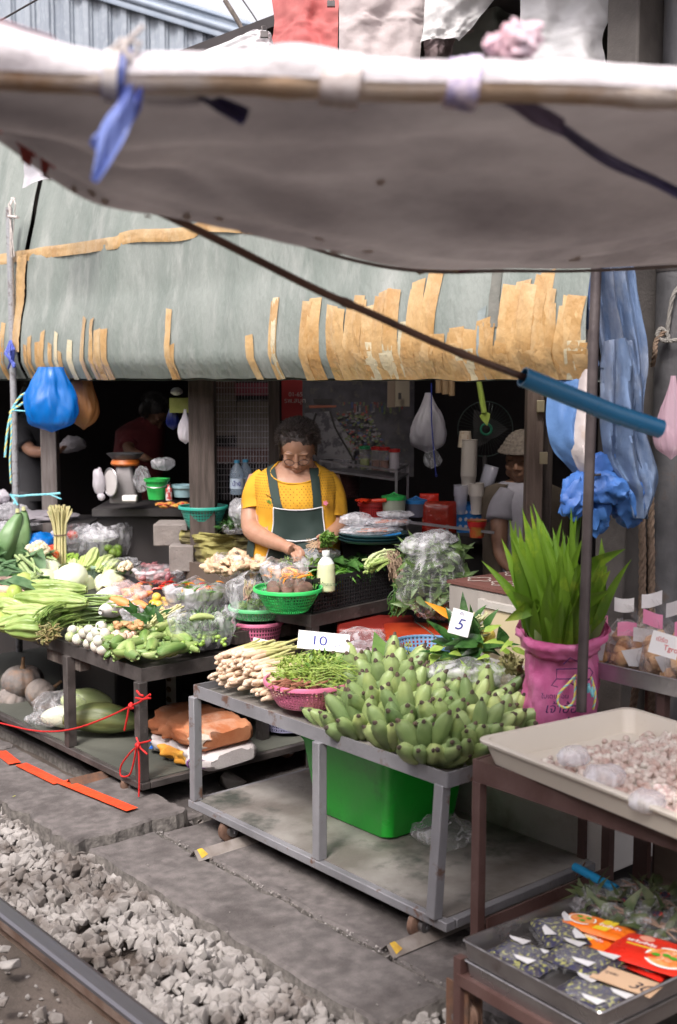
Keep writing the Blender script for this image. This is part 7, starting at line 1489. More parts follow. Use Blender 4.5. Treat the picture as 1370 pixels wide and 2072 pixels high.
for k in range(6): b.leaf(ap(551,1010,.014), RT*math.cos(k*.6-.6)+V((0,0,math.sin(k*.6-.6))), wf, .018, .006, 0, 3, 0)
b.build('embroidered_leaf', herb, wt); b = MB()
for k in range(5): b.leaf(ap(657,1012,.014), RT*math.cos(k*1.26)+V((0,0,math.sin(k*1.26))), wf, .013, .011, 0, 3, 0)
b.build('embroidered_flower', mat('pink_thread', (.7,.2,.3), None, .7), wt)
# hair
def hair(L, Mx, parent, m, n=2600, grow=1.0, seed=0):
    b = MB(); random.seed(90+seed)
    vs = []; b.blob(L(0,-.02,.045), V((.083,.096,.078))*grow, .06, 3, 3, 4, Mx)
    b.blob(L(0,-.05,-.01), V((.078,.062,.075))*grow, .06, 3, 5, 3, Mx)
    for k in range(n):
        th, ph = U(0, 2*PI), math.asin(U(-.25, 1)); q_ = V((math.cos(th)*math.cos(ph), math.sin(th)*math.cos(ph), math.sin(ph)))
        if q_.y > .35 and q_.z < .50: continue
        p0 = V((q_.x*.080, -.018+q_.y*.092, .042+q_.z*.074))*grow
        t_ = V((U(-.5,.5), -.55+U(-.35,.35), .25+U(-.3,.3))) if q_.y < .6 else V((q_.x*1.5+U(-.4,.4), U(-.9,.1), .8))
        d = (q_*.75+t_*.7).normalized(); ln = U(.018, .036)
        ps = [p0-q_*.006, p0+d*ln*.5+q_*.004, p0+d*ln-V((0,0,.006+ln*.15*max(0,-q_.y)))]; b.tube([L(*p) for p in ps], [.0013,.0012,.0004], 3, cap=False)
    for k in (-1, 1):
        for j in range(110): p0 = V((k*.077, U(-.03,.03), U(-.015,.05))); b.tube([L(*p0), L(*(p0+V((k*.008, -.006, -.018)))), L(*(p0+V((k*.004, -.014, -.04))))], [.0014,.0012,.0004], 3, cap=False)
    return b.build('hair', m, parent, ang=180)
hair(Lh, Mh, wt, hairm)
# eyes lowered, brows, lips, glasses
for k in (-1, 1): MB().tube([Lh(k*(.031+dx), .0868-abs(dx)*.28-.0006, -.0085-.14*(.012-abs(dx))) for dx in (-.0145,-.009,0,.009,.0145)], [.0006,.0011,.0013,.0011,.0006], 5)
b.build('lash_line', eyem, wt); 
for k in (-1, 1): MB().tube([Lh(k*(.016+dx), .0885-dx*.35, .0195+.004*math.sin(dx*90)) for dx in (0,.01,.02,.03)], [.0006,.0013,.0012,.0005], 5).build('eyebrow', mat('brow_hair', (.13,.075,.055), None, .8), wt)
b = MB(); b.tube([Lh(x, .0915-abs(x)*.35, -.0702+abs(x)*-.06) for x in (-.021,-.012,0,.012,.021)], [.0008,.0014,.0012,.0014,.0008], 5); b.build('mouth_line', lipm, wt)
gl = thing('glasses', '', '', (0,0,0)); bpy.data.objects.remove(gl)
b = MB()
for k in (-1, 1): b.tube([Lh(k*.032+.0215*math.cos(t*PI/12), .1055-abs(k*.032+.0215*math.cos(t*PI/12))*.22, -.019+.0145*math.sin(t*PI/12)) for t in range(25)], .0015, 6)
b.tube([Lh(-.0105,.1035,-.016), Lh(0,.108,-.013), Lh(.0105,.1035,-.016)], .001, 5)
for k in (-1, 1): b.tube([Lh(k*.0535,.0945,-.016), Lh(k*.069,.06,-.010), Lh(k*.078,.0,-.002)], .001, 5)
gf = b.build('glasses', mat('dark_frame', (.05,.03,.03), None, .3, metal=.5), wt)
b = MB()
for k in (-1, 1): disc(b, Lh(k*.032, .1055-.032*.22, -.019), (Lh(1,-.22*k,0)-Lh(0,0,0)).normalized(), (Lh(0,0,1)-Lh(0,0,0)).normalized(), .0205, .0138)
lens = film('lens_film', 'ffffff', .05, .05, 2, .08); b.build('lens', lens, gf)
# herb bunch in her left hand
hb = thing('herb_bunch', 'small tuft of curly green herb with pale roots in the woman\'s hand', 'herbs', P3(662,1098,5.12)); b = MB()
leaves(b, P3(664,1096,5.08), (.034,.03,.04), 300, .016, .013); leaves(b, P3(660,1108,5.08), (.022,.02,.025), 110, .016, .012); b.build('leaf_tuft', herb, hb); b = MB()
for k in range(34): b.tube([P3(652,1100,5.11), P3(640+U(-4,4),1098+U(-4,10),5.1), P3(628+U(-10,8),1096+U(-6,24),5.1)], .0009, 4)
b.build('roots', mat('pale_root', (.42,.28,.17), (.5,.36,.24), .8, 30), hb)
# --- other people, simpler but whole
def bystander(lab, d, face, hc_, pitch, yaw, tv, arms, shirtm, skm, hairk, vend, feet=True, vest=None, hat=None, hs=1.0, vshirt=None):
    t = thing('person', lab, 'person', V((at(tv[0][1], 1000, d=d).x, at(tv[0][1], 1000, d=d).y, -.045)))
    side = V((0,0,1)).cross(face)*-1
    def tp(v, a, off=0):
        vv = max(tv[-1][0], min(tv[0][0], v))
        for i in range(len(tv)-1):
            if tv[i][0] >= vv >= tv[i+1][0]: f = (tv[i][0]-vv)/(tv[i][0]-tv[i+1][0]); q_ = [lerp(tv[i][k], tv[i+1][k], f) for k in range(4)]; break
        return P3(q_[1], v, d)+side*math.cos(a)*(q_[2]+off)+face*math.sin(a)*(q_[3]+off)
    b = MB(); v0, v1 = tv[0][0], tv[-1][0]; b.grid(lambda i, j: tp(lerp(v0, v1, j), i*2*PI), 30, 30); b.add([tp(v0, k/30*2*PI) for k in range(30)], [tuple(range(30))[::-1]]); b.add([tp(v1, k/30*2*PI) for k in range(30)], [tuple(range(30))])
    h = P3(*hc_); b.tube([P3(tv[-1][1], v1+12, d), h-V((0,0,.05))], [.055,.052], 16); L, Mx = head_mb(b, h, yaw, pitch, hs, facing=face)
    for arm in arms:
        ps = [P3(*p) for p in arm]; b.tube([poly(ps, i/14) for i in range(15)], [lerp(.052,.026,i/14) for i in range(15)], 14); e_ = ps[-1]; dd = (ps[-1]-ps[-2]).normalized(); a_, c_ = basis(dd)
        b.tube([e_, e_+dd*.05], [.027,.024], 10)
        for k in range(4): f0 = e_+dd*.045+a_*(k-1.5)*.013; finger(b, [f0, f0+dd*.03+c_*.006, f0+dd*.05+c_*.02], .008)
        finger(b, [e_+dd*.01+a_*.02, e_+dd*.035+a_*.034, e_+dd*.055+a_*.03], .009)
    remesh(b, .006, 'body', skm, t, 3)
    b = MB(); b.grid(lambda i, j: tp(lerp(v0, v1+6, j), i*2*PI, .012+.004*noise.noise(V((i*9, j*5, 2)))), 50, 30)
    for arm in arms:
        ps = [P3(*p) for p in arm]; ps2 = [poly(ps, i/24) for i in range(10)]; b.tube(ps2, [.050+.0015*i for i in range(10)], 20)
    b.build('shirt', shirtm, t, ang=180)
    if vest: b = MB(); b.grid(lambda i, j: tp(lerp(v0, v1+10, j), lerp(PI/2+.35, PI/2-.35+2*PI, i), .026), 50, 24); b.build('vest', vest, t, ang=180)
    b = MB(); hp = P3(tv[0][1], tv[0][0]-20, d)
    for k in (-1, 1): b.tube([hp+side*.085*k, V((hp.x,hp.y,hp.z*.5))+side*.09*k, V((hp.x,hp.y,0))+side*.09*k], [.1,.08,.06], 14); b.blob(V((hp.x,hp.y,-.01))+side*.09*k+face*.07, (.06,.06,.035), 0, 1, 0, 3)
    remesh(b, .014, 'trousers', mat('dark_trousers', (.03,.03,.035)), t)
    if hat: hat(L, Mx, t)
    elif hairk: hair(L, Mx, t, mat('black_hair', (.012,.01,.01), (.03,.025,.025), .4, 40), 900, seed=hairk)
    b = MB()
    for k in (-1, 1): b.tube([L(k*(.031+dx), .0862-abs(dx)*.28, -.004) for dx in (-.014,0,.014)], [.0008,.002,.0008], 5); b.tube([L(k*(.016+dx), .0885-dx*.35, .0195) for dx in (0,.015,.03)], [.001,.002,.0006], 5)
    b.build('eyes', eyem, t); return t, L, Mx
def knit(L, Mx, t):
    kn = mat('knit_wool', (.09,.072,.06), (.15,.125,.1), .95, 60, .9, 120, c3=(.1,.08,.065), s3=40, lo3=.5, hi3=.6); b = MB()
    def fn(i, j):
        a = i*2*PI; z = j; r_ = (1.06 if z > .25 else 1.06+.22*(1-z/.25)); ph = z*PI/2*.98; q_ = V((math.cos(a)*math.cos(ph)*.088*r_, -.006+math.sin(a)*math.cos(ph)*.104*r_, .03+math.sin(ph)*.095)); k = 1+.02*math.sin(i*150)+.02*math.sin(j*50); return L(*(q_*k))
    b.grid(fn, 110, 26); b.build('knit_hat', kn, t, ang=180)
mf = (wf*.9-RT*.45).normalized()
bystander('man in a knitted hat and olive vest over white, half behind the thin post', 5.55, mf, (1058,925,5.52), .1, 0, [(1230,1062,.17,.12),(1080,1062,.175,.12),(1010,1060,.19,.12),(990,1060,.17,.10),(978,1060,.1,.07),(968,1060,.06,.06)],
          [[(1030,998,5.5),(1014,1030,5.48),(1010,1080,5.45),(1015,1125,5.42),(1035,1150,5.35)],[(1112,995,5.6),(1122,1050,5.6),(1118,1110,5.58),(1100,1150,5.5)]], mat('white_shirt', (.26,.25,.28), (.2,.19,.22), .8, 6, .3, 60), skind, None, 1230, vest=mat('olive_vest', (.06,.045,.03), (.09,.07,.05), .85, 9, .4, 60), hat=knit)
lf = (wf*.5+RT*.8).normalized()
bystander('person in a black top leaning over the bench behind the blue bag, arm bare', 7.9, lf, (75,800,7.85), .5, 0, [(1010,72,.15,.12),(920,70,.16,.12),(860,70,.17,.12),(845,72,.14,.1),(836,73,.08,.07),(828,74,.055,.055)],
          [[(56,862,7.8),(50,890,7.75),(64,912,7.7),(90,915,7.6),(110,912,7.55)]], mat('black_top', (.015,.015,.018), (.03,.03,.035), .8, 9), skin, 2, 1010)
bystander('person in a dark red shirt bending down in the dark back of the shop', 8.3, lf, (312,835,8.25), .8, 0, [(1010,285,.16,.13),(920,280,.18,.14),(870,285,.18,.14),(855,295,.13,.1),(845,303,.07,.06),(838,306,.055,.055)],
          [[(262,880,8.2),(262,910,8.1),(290,925,8.0)]], mat('dark_red_shirt', (.13,.015,.02), (.18,.03,.035), .8, 9), skind, 3, 1010)
# ================================================================== things in the shop
def P(u, v, d): return at(u, v, d=d)
def pboard(name, lab, cat, u0, v0, u1, v1, d, m, th=.01, parent=None):
    """flat board facing the track, corners from the picture at depth d"""
    c = P((u0+u1)/2, (v0+v1)/2, d); w, h = (u1-u0)*d/CF, (v1-v0)*d/CF; Mx = Matrix((RT, UP, -FW)).transposed(); Mx = Matrix((RT, V((0,0,1)), -V((FW.x,FW.y,0)).normalized())).transposed()
    return MB().box(c, (w, h, th), rot=Mx).build(name, m, parent, label=lab, cat=cat), c, w, h
# wire mesh
t = thing('wire_mesh', 'silvery wire mesh panel between the two dark posts', 'wire mesh', P(490,1000,6.1)); wm = mat('wire', (.45,.42,.44), (.3,.28,.3), .35, 30, metal=.8); b = MB()
for i in range(19): u = 436+i*5.9; b.tube([P(u,762,6.1), P(u,1012,6.1)], .0016, 4)
for j in range(19): v = 772+j*12.6; b.tube([P(434,v,6.105), P(545,v,6.105)], .0016, 4)
b.build('wires', wm, t); b = MB()
for j in range(10): 
    a = P(436+j*11,938,6.09); b.tube([a, a+RT*.012+V((0,0,.006)), a+RT*.025], .003, 4)
b.build('clip_row', wm, t)
for k, (u0,v0,u1,v1,m_) in enumerate(((430,760,480,800,mat('shade_brown', (.1,.05,.04))),(478,775,545,800,mat('shade_pink', (.25,.05,.08))),(440,800,480,880,mat('shade_beige', (.13,.1,.085))),(482,812,545,905,mat('shade_beige2', (.17,.14,.12))),(436,905,545,935,mat('shade_red_brown', (.1,.04,.035))))):
    pboard('storage_box', ['brown box high behind the wire mesh','pink packets behind the wire mesh at the top','narrow beige carton behind the mesh, left','wide beige carton behind the mesh, right','long reddish brown box behind the mesh'][k], 'box', u0,v0,u1,v1,6.45, m_, .15)
# red banner
o, c, w, h = pboard('red_banner', 'dark red hanging banner with pale Thai letters left of the poster', 'banner', 570, 730, 612, 850, 6.35, mat('red_banner', (.25,.012,.015), (.3,.02,.02), .5, 5, .2, 20), .015)
pl_m = mat('pale_print', (.42,.36,.34), None, .6); nf = -V((FW.x,FW.y,0)).normalized()
writing('01-65', P(584,802,6.32), RT, V((0,0,1)), .032, pl_m, o).location -= wloc(o)*0
writing('รพ.สมุท', P(575,815,6.32), RT, V((0,0,1)), .036, pl_m, o)
# poster: a railway lane with a yellow and orange train front
o, c, w, h = pboard('poster', 'large dim poster of a train on a narrow lane between stalls', 'poster', 612, 735, 838, 965, 6.75, mat('poster_dark', (.03,.027,.033), (.06,.055,.065), .6, 18, c3=(.09,.08,.06), s3=30), .01)
def pq(pts, m, nm, z=.008, jit=0):
    b = MB(); b.add([P(u, v, 6.75-z) for u, v in pts], [tuple(range(len(pts)))]); return b.build(nm, m, o, smooth=False)
pav = mat('poster_paving', (.085,.08,.09), (.14,.13,.14), .6, 5, c3=(.04,.035,.045), s3=14, lo3=.5, hi3=.56); pq([(616,836),(668,832),(690,860),(720,905),(700,958),(616,958)], pav, 'printed_paving', .012)
yb = mat('poster_yellow', (.17,.11,.03), (.2,.13,.04), .6); ob = mat('poster_orange', (.2,.05,.025), (.24,.07,.03), .6)
for pts in ([(620,748),(643,748),(643,800),(620,798)], [(646,748),(660,748),(660,790),(646,790)], [(662,748),(684,748),(684,800),(662,800)]): pq(pts, yb, 'printed_panel', .016)
pq([(621,800),(684,800),(680,824),(626,826)], ob, 'printed_bumper', .014); pq([(632,802),(674,802),(672,817),(636,817)], dark, 'printed_coupler', .018)
b = MB(); 
for pl2 in ([(668,832),(678,865),(695,895),(716,930)], [(640,836),(630,860),(622,890)]): b.tube([P(u, v, 6.735) for u, v in pl2], .006, 5)
b.build('printed_rail', dark, o)
mosaic = [mat('print_green', (.05,.075,.025), (.1,.11,.05), .7, 60), mat('print_white', (.13,.12,.13), (.07,.065,.07), .7, 60), mat('print_red', (.15,.03,.025), None, .7), mat('print_blue', (.03,.04,.1), None, .7)]
bs = [MB() for _ in mosaic]
for k in range(420):
    v = U(832, 955); u = U(680+(v-832)*.32, min(800, 745+(v-832)*.5)); kk = random.choice([0,0,0,1,1,1,2,3]); s = U(1.5,4.5); a = U(0,3); q_ = [(u+s*math.cos(a+t_*1.57), v+s*.7*math.sin(a+t_*1.57)) for t_ in range(4)]; bs[kk].add([P(x_, y_, 6.735-.0002*k*.01) for x_, y_ in q_], [(0,1,2,3)])
for k in range(160):
    v = U(745, 830); u = U(692, 815); kk = random.choice([1,3,2,0]); s = U(1.5,3); bs[kk].add([P(u-s, v-s*3, 6.734), P(u+s, v-s*3, 6.734), P(u+s*.7, v+s*3, 6.734), P(u-s*.7, v+s*3, 6.734)], [(3,2,1,0)])
for q_, m_ in zip(bs, mosaic): q_.build('printed_goods', m_, o, smooth=False)
# meter box
o, c, w, h = pboard('meter_box', 'beige electric meter box on a wooden board above the jars', 'meter box', 800, 745, 828, 822, 6.3, mat('meter_beige', (.22,.18,.13), (.26,.22,.16), .5), .08); pboard('switch', None, None, 806, 795, 812, 808, 6.24, dark, .01, o); pboard('backboard', None, None, 784, 745, 802, 824, 6.33, mat('meter_board', (.15,.11,.08)), .03, o)
# hanging bags
def hangbag(u, v, d, w, h, m, lab, top=60, seed=0, name='hanging_bag', pf_=(.05,.75,.98,1.02,.95,.8,.6,.4,.25,.16)):
    b = MB(); c = P(u, v, d)
    def fn(i, j):
        a = i*2*PI; k = poly([V((q,0,0)) for q in pf_], j).x; q_ = RT*math.cos(a)-V((FW.x,FW.y,0))*math.sin(a)*.6
        n_ = 1+.2*noise.noise(V((math.cos(a)*1.6, math.sin(a)*1.6, j*2.5+seed)))-.14*abs(noise.noise(V((math.cos(a)*3.5, math.sin(a)*3.5, j*3+seed))))-.09*abs(noise.noise(V((math.cos(a)*9, math.sin(a)*9, j*3.5+seed*2))))+.03*math.sin(i*60+seed)*j
        return c+q_*w*k*n_+V((0,0,(j-.4)*h))
    b.grid(fn, 80, 30); return b.build(name, m, label=lab, cat='plastic bag', ang=180)
whf = film('white_bag_film', 'd8d4dc', .75, .4, 9, .95)
hangbag(104, 822, 6.3, .142, .34, bluef, 'full bright blue plastic bag hanging under the awning by the left pole', seed=1, pf_=(.05,.8,.98,1.02,1.0,.94,.84,.74,.62,.5)); hangbag(168, 815, 6.45, .085, .36, tanf, 'tan brown plastic bag hanging behind the blue one', seed=4, pf_=(.05,.7,.95,1.0,.95,.85,.75,.65,.5,.4))
hangbag(866, 868, 6.0, .10, .30, whf, 'white plastic bag hanging from the ceiling behind the counter', seed=7); hangbag(874, 928, 6.0, .045, .13, clear, 'small knotted clear bag hanging under the white bag', seed=8)
hangbag(375, 870, 5.9, .04, .17, whf, 'greyish white bag hanging on the broad post', seed=11); hangbag(350, 845, 6.1, .035, .16, film('dark_blue_film', '0a1e6e', .85, .3, 14, .97), 'dark blue bag hanging beside the broad post', seed=12)
hangbag(1360, 862, 3.9, .055, .27, film('pinkish_bag', 'd8b8c8', .5, .25, 12, .9), 'clear bag with pink stripes at the right picture edge', seed=14)
b = MB(); b.tube([P(873,775,5.9), P(873,850,5.9), P(877,905,5.9), P(882,960,5.9)], .003, 5); b.lathe([(.006,0),(.008,.002),(.006,.004)], P(882,962,5.9), 12, Matrix.Rotation(PI/2, 3, 'X')); b.build('hanging_string', mat('blue_string', (.02,.04,.3), None, .6), label='thin blue string with a ring hanging before the white bag', cat='string')
o = bag(P(358,792,6.0), (.03,.03,.02), wtag, seed=3, label='papers stuffed in a yellow green holder beside the broad post', name='paper_bundle', sub=3); pboard('paper_holder', 'yellow green holder with papers beside the broad post', 'holder', 344, 805, 384, 835, 6.05, mat('holder_green', (.22,.26,.04), (.3,.32,.08), .5, 20), .05)
# fan with green hub, hanging palm stalk
fan = thing('fan', 'round wire cage fan with a green hub ring in the dark', 'fan', P(985,870,5.9)); fc = P(982,868,5.9); b = MB(); Mf = Matrix((RT, V((0,0,1)), -V((FW.x,FW.y,0)).normalized())).transposed()
def circ(b, c, r, tr, n=48, Mx=Mf): b.tube([c+Mx@V((r*math.cos(2*PI*k/n), r*math.sin(2*PI*k/n), 0)) for k in range(n+1)], tr, 5)
circ(b, fc, .135, .0026); 
for k in range(44): a = 2*PI*k/44; b.tube([fc+Mf@V((.03*math.cos(a), .03*math.sin(a), .03)), fc+Mf@V((.09*math.cos(a), .09*math.sin(a), .025)), fc+Mf@V((.135*math.cos(a), .135*math.sin(a), 0))], .0007, 3)
b.build('cage', mat('dark_green_wire', (.04,.07,.06), (.08,.1,.09), .4, metal=.4), fan); b = MB(); b.tube([fc+Mf@V((.026*math.cos(k*.3), .026*math.sin(k*.3), .035)) for k in range(22)], .006, 8); b.build('hub_ring', mat('green_ring', (.02,.16,.09), None, .4), fan); b = MB()
for k in range(3): b.leaf(fc, Mf@V((math.cos(k*2.1), math.sin(k*2.1), 0)), nf, .11, .10, 0, 4, .2)
b.build('blades', dark, fan); MB().tube([fc-V((0,0,.13)), V((fc.x,fc.y,.8))], .012, 8).build('stem', dark, fan)
b = MB(); b.tube([P(968,765,5.6), P(974,800,5.6), P(980,835,5.6)], [.012,.014,.013], 8); b.leaf(P(979,832,5.6), -V((0,0,1))+RT*.25, nf, .07, .05, .1); b.build('palm_stalk', mat('lime_stalk', (.3,.42,.06), (.4,.5,.12), .4, 9), label='yellow green stalk hanging down before the fan', cat='stalk')
fan2 = thing('fan', 'dark wire cage fan behind the blue cloths at the right edge', 'fan', P(1335,780,4.6)); f2 = P(1340,778,4.6); b = MB(); circ(b, f2, .125, .003); circ(b, f2, .06, .001)
for k in range(60): a = 2*PI*k/60; b.tube([f2+Mf@V((.03*math.cos(a), .03*math.sin(a), .03)), f2+Mf@V((.125*math.cos(a), .125*math.sin(a), 0))], .0008, 3)
b.build('cage', wm, fan2); b = MB(); 
for k in range(3): b.leaf(f2, Mf@V((math.cos(k*2.1+1), math.sin(k*2.1+1), 0)), nf, .10, .09, 0, 4, .2)
b.build('blades', mat('blue_blade', (.03,.06,.14), None, .4), fan2); MB().tube([f2-V((0,0,.12)), V((f2.x,f2.y,.0))], .014, 8).build('stem', dark, fan2)
# counters
ctm = mat('counter_dark', (.035,.032,.034), (.06,.055,.055), .6, 4, .2, 30)
def counter(u0, u1, v, d, depth, lab, m=ctm, name='counter'):
    a, c = P(u0, v, d), P(u1, v, d); mid = (a+c)/2; w = (c-a).length; z = mid.z; t = thing(name, lab, 'counter', (mid.x, mid.y, -.045)); fwd = V((FW.x,FW.y,0)).normalized(); rz = math.atan2(RT.y, RT.x); ce = mid+fwd*depth/2
    MB().box((ce.x, ce.y, z-.02), (w, depth, .04), rz=rz).build('top', m, t); MB().box((ce.x+fwd.x*.02, ce.y+fwd.y*.02, (z-.04-.045)/2), (w-.04, depth-.04, z-.04+.045), rz=rz).build('body', dark, t); return z, fwd
counter(186, 400, 1030, 6.5, .5, 'black worn bench carrying the scale and the green bucket'); counter(640, 1010, 1085, 5.9, .6, 'low dark counter with tubs, bags and cup stacks behind the seller'); counter(-60, 180, 1060, 7.3, .5, 'dark cluttered bench at the far left behind the papayas')
# cluttered left bench
for k, (u, v, d, r_, m_) in enumerate(((20,1035,7.2,(.12,.09,.05),clear2),(60,1050,7.1,(.13,.09,.04),clear),(8,1075,6.9,(.07,.07,.06),clear2),(5,1005,7.3,(.04,.04,.04),whf))): bag(P(u, v, d), r_, m_, seed=70+k, label=['heap of milky film at the far left','wide clear bag spread on the far left bench','small pinkish clear bag near the left edge','light folded bag corner above the far left bench'][k])
b = MB(); b.blob(P(150,898,7.6), (.07,.06,.05), .3, 2, 4, 3, ridge=.3); b.blob(P(135,905,7.6), (.05,.05,.04), .3, 2, 6, 3, ridge=.3); b.build('white_rag', mat('grey_rag', (.3,.28,.3), (.4,.38,.4), .9, 9), label='crumpled grey white rag beside the worn post', cat='rag')
sk2 = mat('grey_skin_sack', (.16,.15,.17), (.22,.2,.22), .7, 8, .5, 40); b = MB(); b.blob(P(90,1045,6.9), (.2,.1,.035), .2, 2, 3, 4, Matrix.Rotation(math.atan2(RT.y,RT.x), 3, 'Z')); b.build('grey_sack', sk2, label='flat grey sack lying under the clear film at the left', cat='sack')
# scale
sp = P(255,1015,6.45); t = thing('kitchen_scale', 'spring scale with round white dial and dark pan', 'scale', sp); b = MB(); boxy(b, sp, [(.085,.075,0),(.085,.075,.03),(.05,.045,.18),(.045,.04,.2),(.001,.001,.2)], .02, HEAD); b.build('scale_body', mat('scale_metal', (.2,.19,.19), (.14,.13,.13), .4, 9, metal=.5), t)
dc = P(225,975,6.35); Md = Matrix((RT, V((0,0,1)), nf)).transposed(); b = MB(); disc(b, dc+nf*.02, (RT*.75+nf*.65).normalized()*-1, V((0,0,1)), .055, .072, 40); b.v = b.v; b.build('dial', mat('dial_white', (.5,.48,.48), (.42,.4,.4), .4, 9), t)
b = MB(); b.tube([dc+nf*.022+(RT*.75+nf*.65).normalized()*.056*math.cos(k*PI/16)+V((0,0,.073*math.sin(k*PI/16))) for k in range(33)], .004, 5); b.build('dial_rim', zinc, t)
b = MB(); b.lathe([(.0,.21),(.07,.21),(.095,.235),(.1,.24),(.09,.238),(.068,.215),(0,.215)], (sp.x,sp.y,sp.z+.02), 30); b.build('pan', mat('dark_pan', (.1,.1,.11), (.16,.16,.17), .35, 9, metal=.7), t); b = MB(); b.lathe([(.07,.195),(.078,.205),(.07,.228)], (sp.x,sp.y,sp.z+.0), 30); b.build('orange_ring', mat('orange_ring', (.5,.13,.02), None, .4), t)
MB().box(P(263,1008,6.3), (.075,.05,.03), rz=HEAD-PI/2).build('foam_tray', foam, label='small white foam tray in front of the scale', cat='tray', bevel=.004)
for k, (u, v, s, m_) in enumerate(((200,975,(.03,.03,.08),whf),(288,970,(.05,.04,.07),clear),(330,938,(.07,.05,.035),clear2),(205,1005,(.02,.02,.02),whf))): bag(P(u, v, 6.35), s, m_, seed=80+k, label=['upright greyish bag with handles left of the scale','clear bag right of the scale','shiny folded film roll on the green bucket','small bag with a label at the foot of the scale'][k], sub=3)
def bucket(u, v, d, r0, r1, h, m, lab, rimm=None, name='bucket', handle=True):
    c = P(u, v, d); t = thing(name, lab, name.replace('_', ' '), c); b = MB(); b.lathe([(0,0),(r0,0),(r1,h),(r1+.006,h),(r1+.006,h-.012),(r1+.008,h+.003),(r1-.004,h+.003),(r0-.003,.006)], c, 32); b.build('bucket_body', m, t)
    if handle: b = MB(); b.tube([c+RT*(r1+.008)*math.cos(a*PI/10)-V((FW.x,FW.y,0))*(r1+.01)*math.sin(a*PI/10)+V((0,0,h-.02-.02*math.sin(a*PI/10))) for a in range(11)], .003, 5); b.build('handle', zinc, t)
    return t, c
bucket(318, 1010, 6.25, .045, .06, .105, plastic('bucket_green', (.02,.3,.06)), 'small green bucket on the black bench')
bucket(372, 1005, 6.3, .05, .06, .06, plastic('pale_blue_plastic', (.25,.4,.45)), 'pale blue white tub right of the green bucket', handle=False, name='tub')
b = MB(); c = P(342,1012,6.2); b.lathe([(0,0),(.017,0),(.017,.06),(.008,.065),(.008,.08),(0,.08)], c, 16); b.build('small_bottle', mat('white_red_bottle', (.55,.5,.5), (.4,.05,.05), .4, 60, lo=.5, hi=.52), label='small white and red bottle beside the green bucket', cat='bottle')
b = MB()
for k in range(8): b.blob(P(325+k*9, 1022+U(-3,3), 6.2), (.03,.025,.012), .3, 3, k, 2)
b.build('candy_packets', mat('candy_mix', (.4,.04,.05), (.45,.3,.04), .3, 60), label='flat red and yellow packets on the bench edge', cat='packets')
# turquoise basket, blocks, cloth
q_ = P(412,1070,6.0); basket('plastic_basket', 'wide turquoise lattice basket on the wrapped blocks', (q_.x, q_.y, q_.z-.0), .07, .118, .115, plastic('turquoise_plastic', (.03,.28,.22)), 46, 7)
blk = mat('concrete_block', (.17,.15,.14), (.24,.215,.2), .95, 9, .9, 70)
def block(u, v, d, w, h, dp, lab, m=blk, rz=0): c = P(u, v, d); return MB().box(c, (w, dp, h), rz=math.atan2(RT.y, RT.x)+rz).build('concrete_block', m, label=lab, cat='block', bevel=.006)
block(350,1078,6.1,.17,.11,.2,'broken concrete block under the bench edge'); block(372,1125,6.0,.12,.13,.2,'lower concrete block behind the lettuce'); block(440,1140,6.05,.3,.16,.2,'concrete block wall stub behind the ginger')
cly = mat('camo_cloth', (.24,.22,.07), (.1,.085,.035), .8, 7, .5, 40, lo=.48, hi=.53); b = MB(); drape(b, [(365,1072),(362,1088),(370,1110),(385,1140)], [(505,1085),(508,1095),(505,1115),(500,1150)], 5.95, 5.9, 3, .03, .03, 3); b.build('patterned_cloth', cly, label='yellow green cloth with black pattern draped over the blocks', cat='cloth')
for k, (u, v, s, m_) in enumerate(((485,1035,(.055,.05,.06),clear2),(475,1070,(.07,.05,.03),clear),)): bag(P(u, v, 5.85), s, m_, seed=90+k, label=['crumpled milky bag left of the woman','clear bag of dark leaves lying left of the woman'][k])
b = MB(); leaves(b, P(475,1072,5.85), (.07,.05,.03), 60, .05, .02); b.build('bagged_greens', herbd, label='dark leaves inside the clear bag left of the woman', cat='leaves')
wb = film('bottle_film', 'bcd2e6', .35, .08, 5, .55)
for k, (u, v, s) in enumerate(((480,1000,1.),(497,998,.92))):
    c = P(u, v, 5.98+k*.06); t = thing('water_bottle', ['clear water bottle with a blue label and blue cap, front of two','clear water bottle half hidden behind the other one'][k], 'bottle', c); b = MB(); b.lathe([(0,0),(.034,.0),(.036,.01),(.036,.1),(.03,.125),(.013,.15),(.013,.158)], c, 24); b.build('bottle_body', wb, t)
    b = MB(); b.lathe([(.0365,.03),(.0365,.08)], c, 24); b.build('label', plastic('label_white', (.42,.5,.6)), t); b = MB(); b.lathe([(.0145,.156),(.015,.17),(0,.171)], c, 16); b.build('cap', plastic('cap_blue', (.05,.25,.42)), t)
    if k == 0: writing('น้ำ0', c+nf*.038-RT*.022+V((0,0,.045)), RT, V((0,0,1)), .03, ink, t)
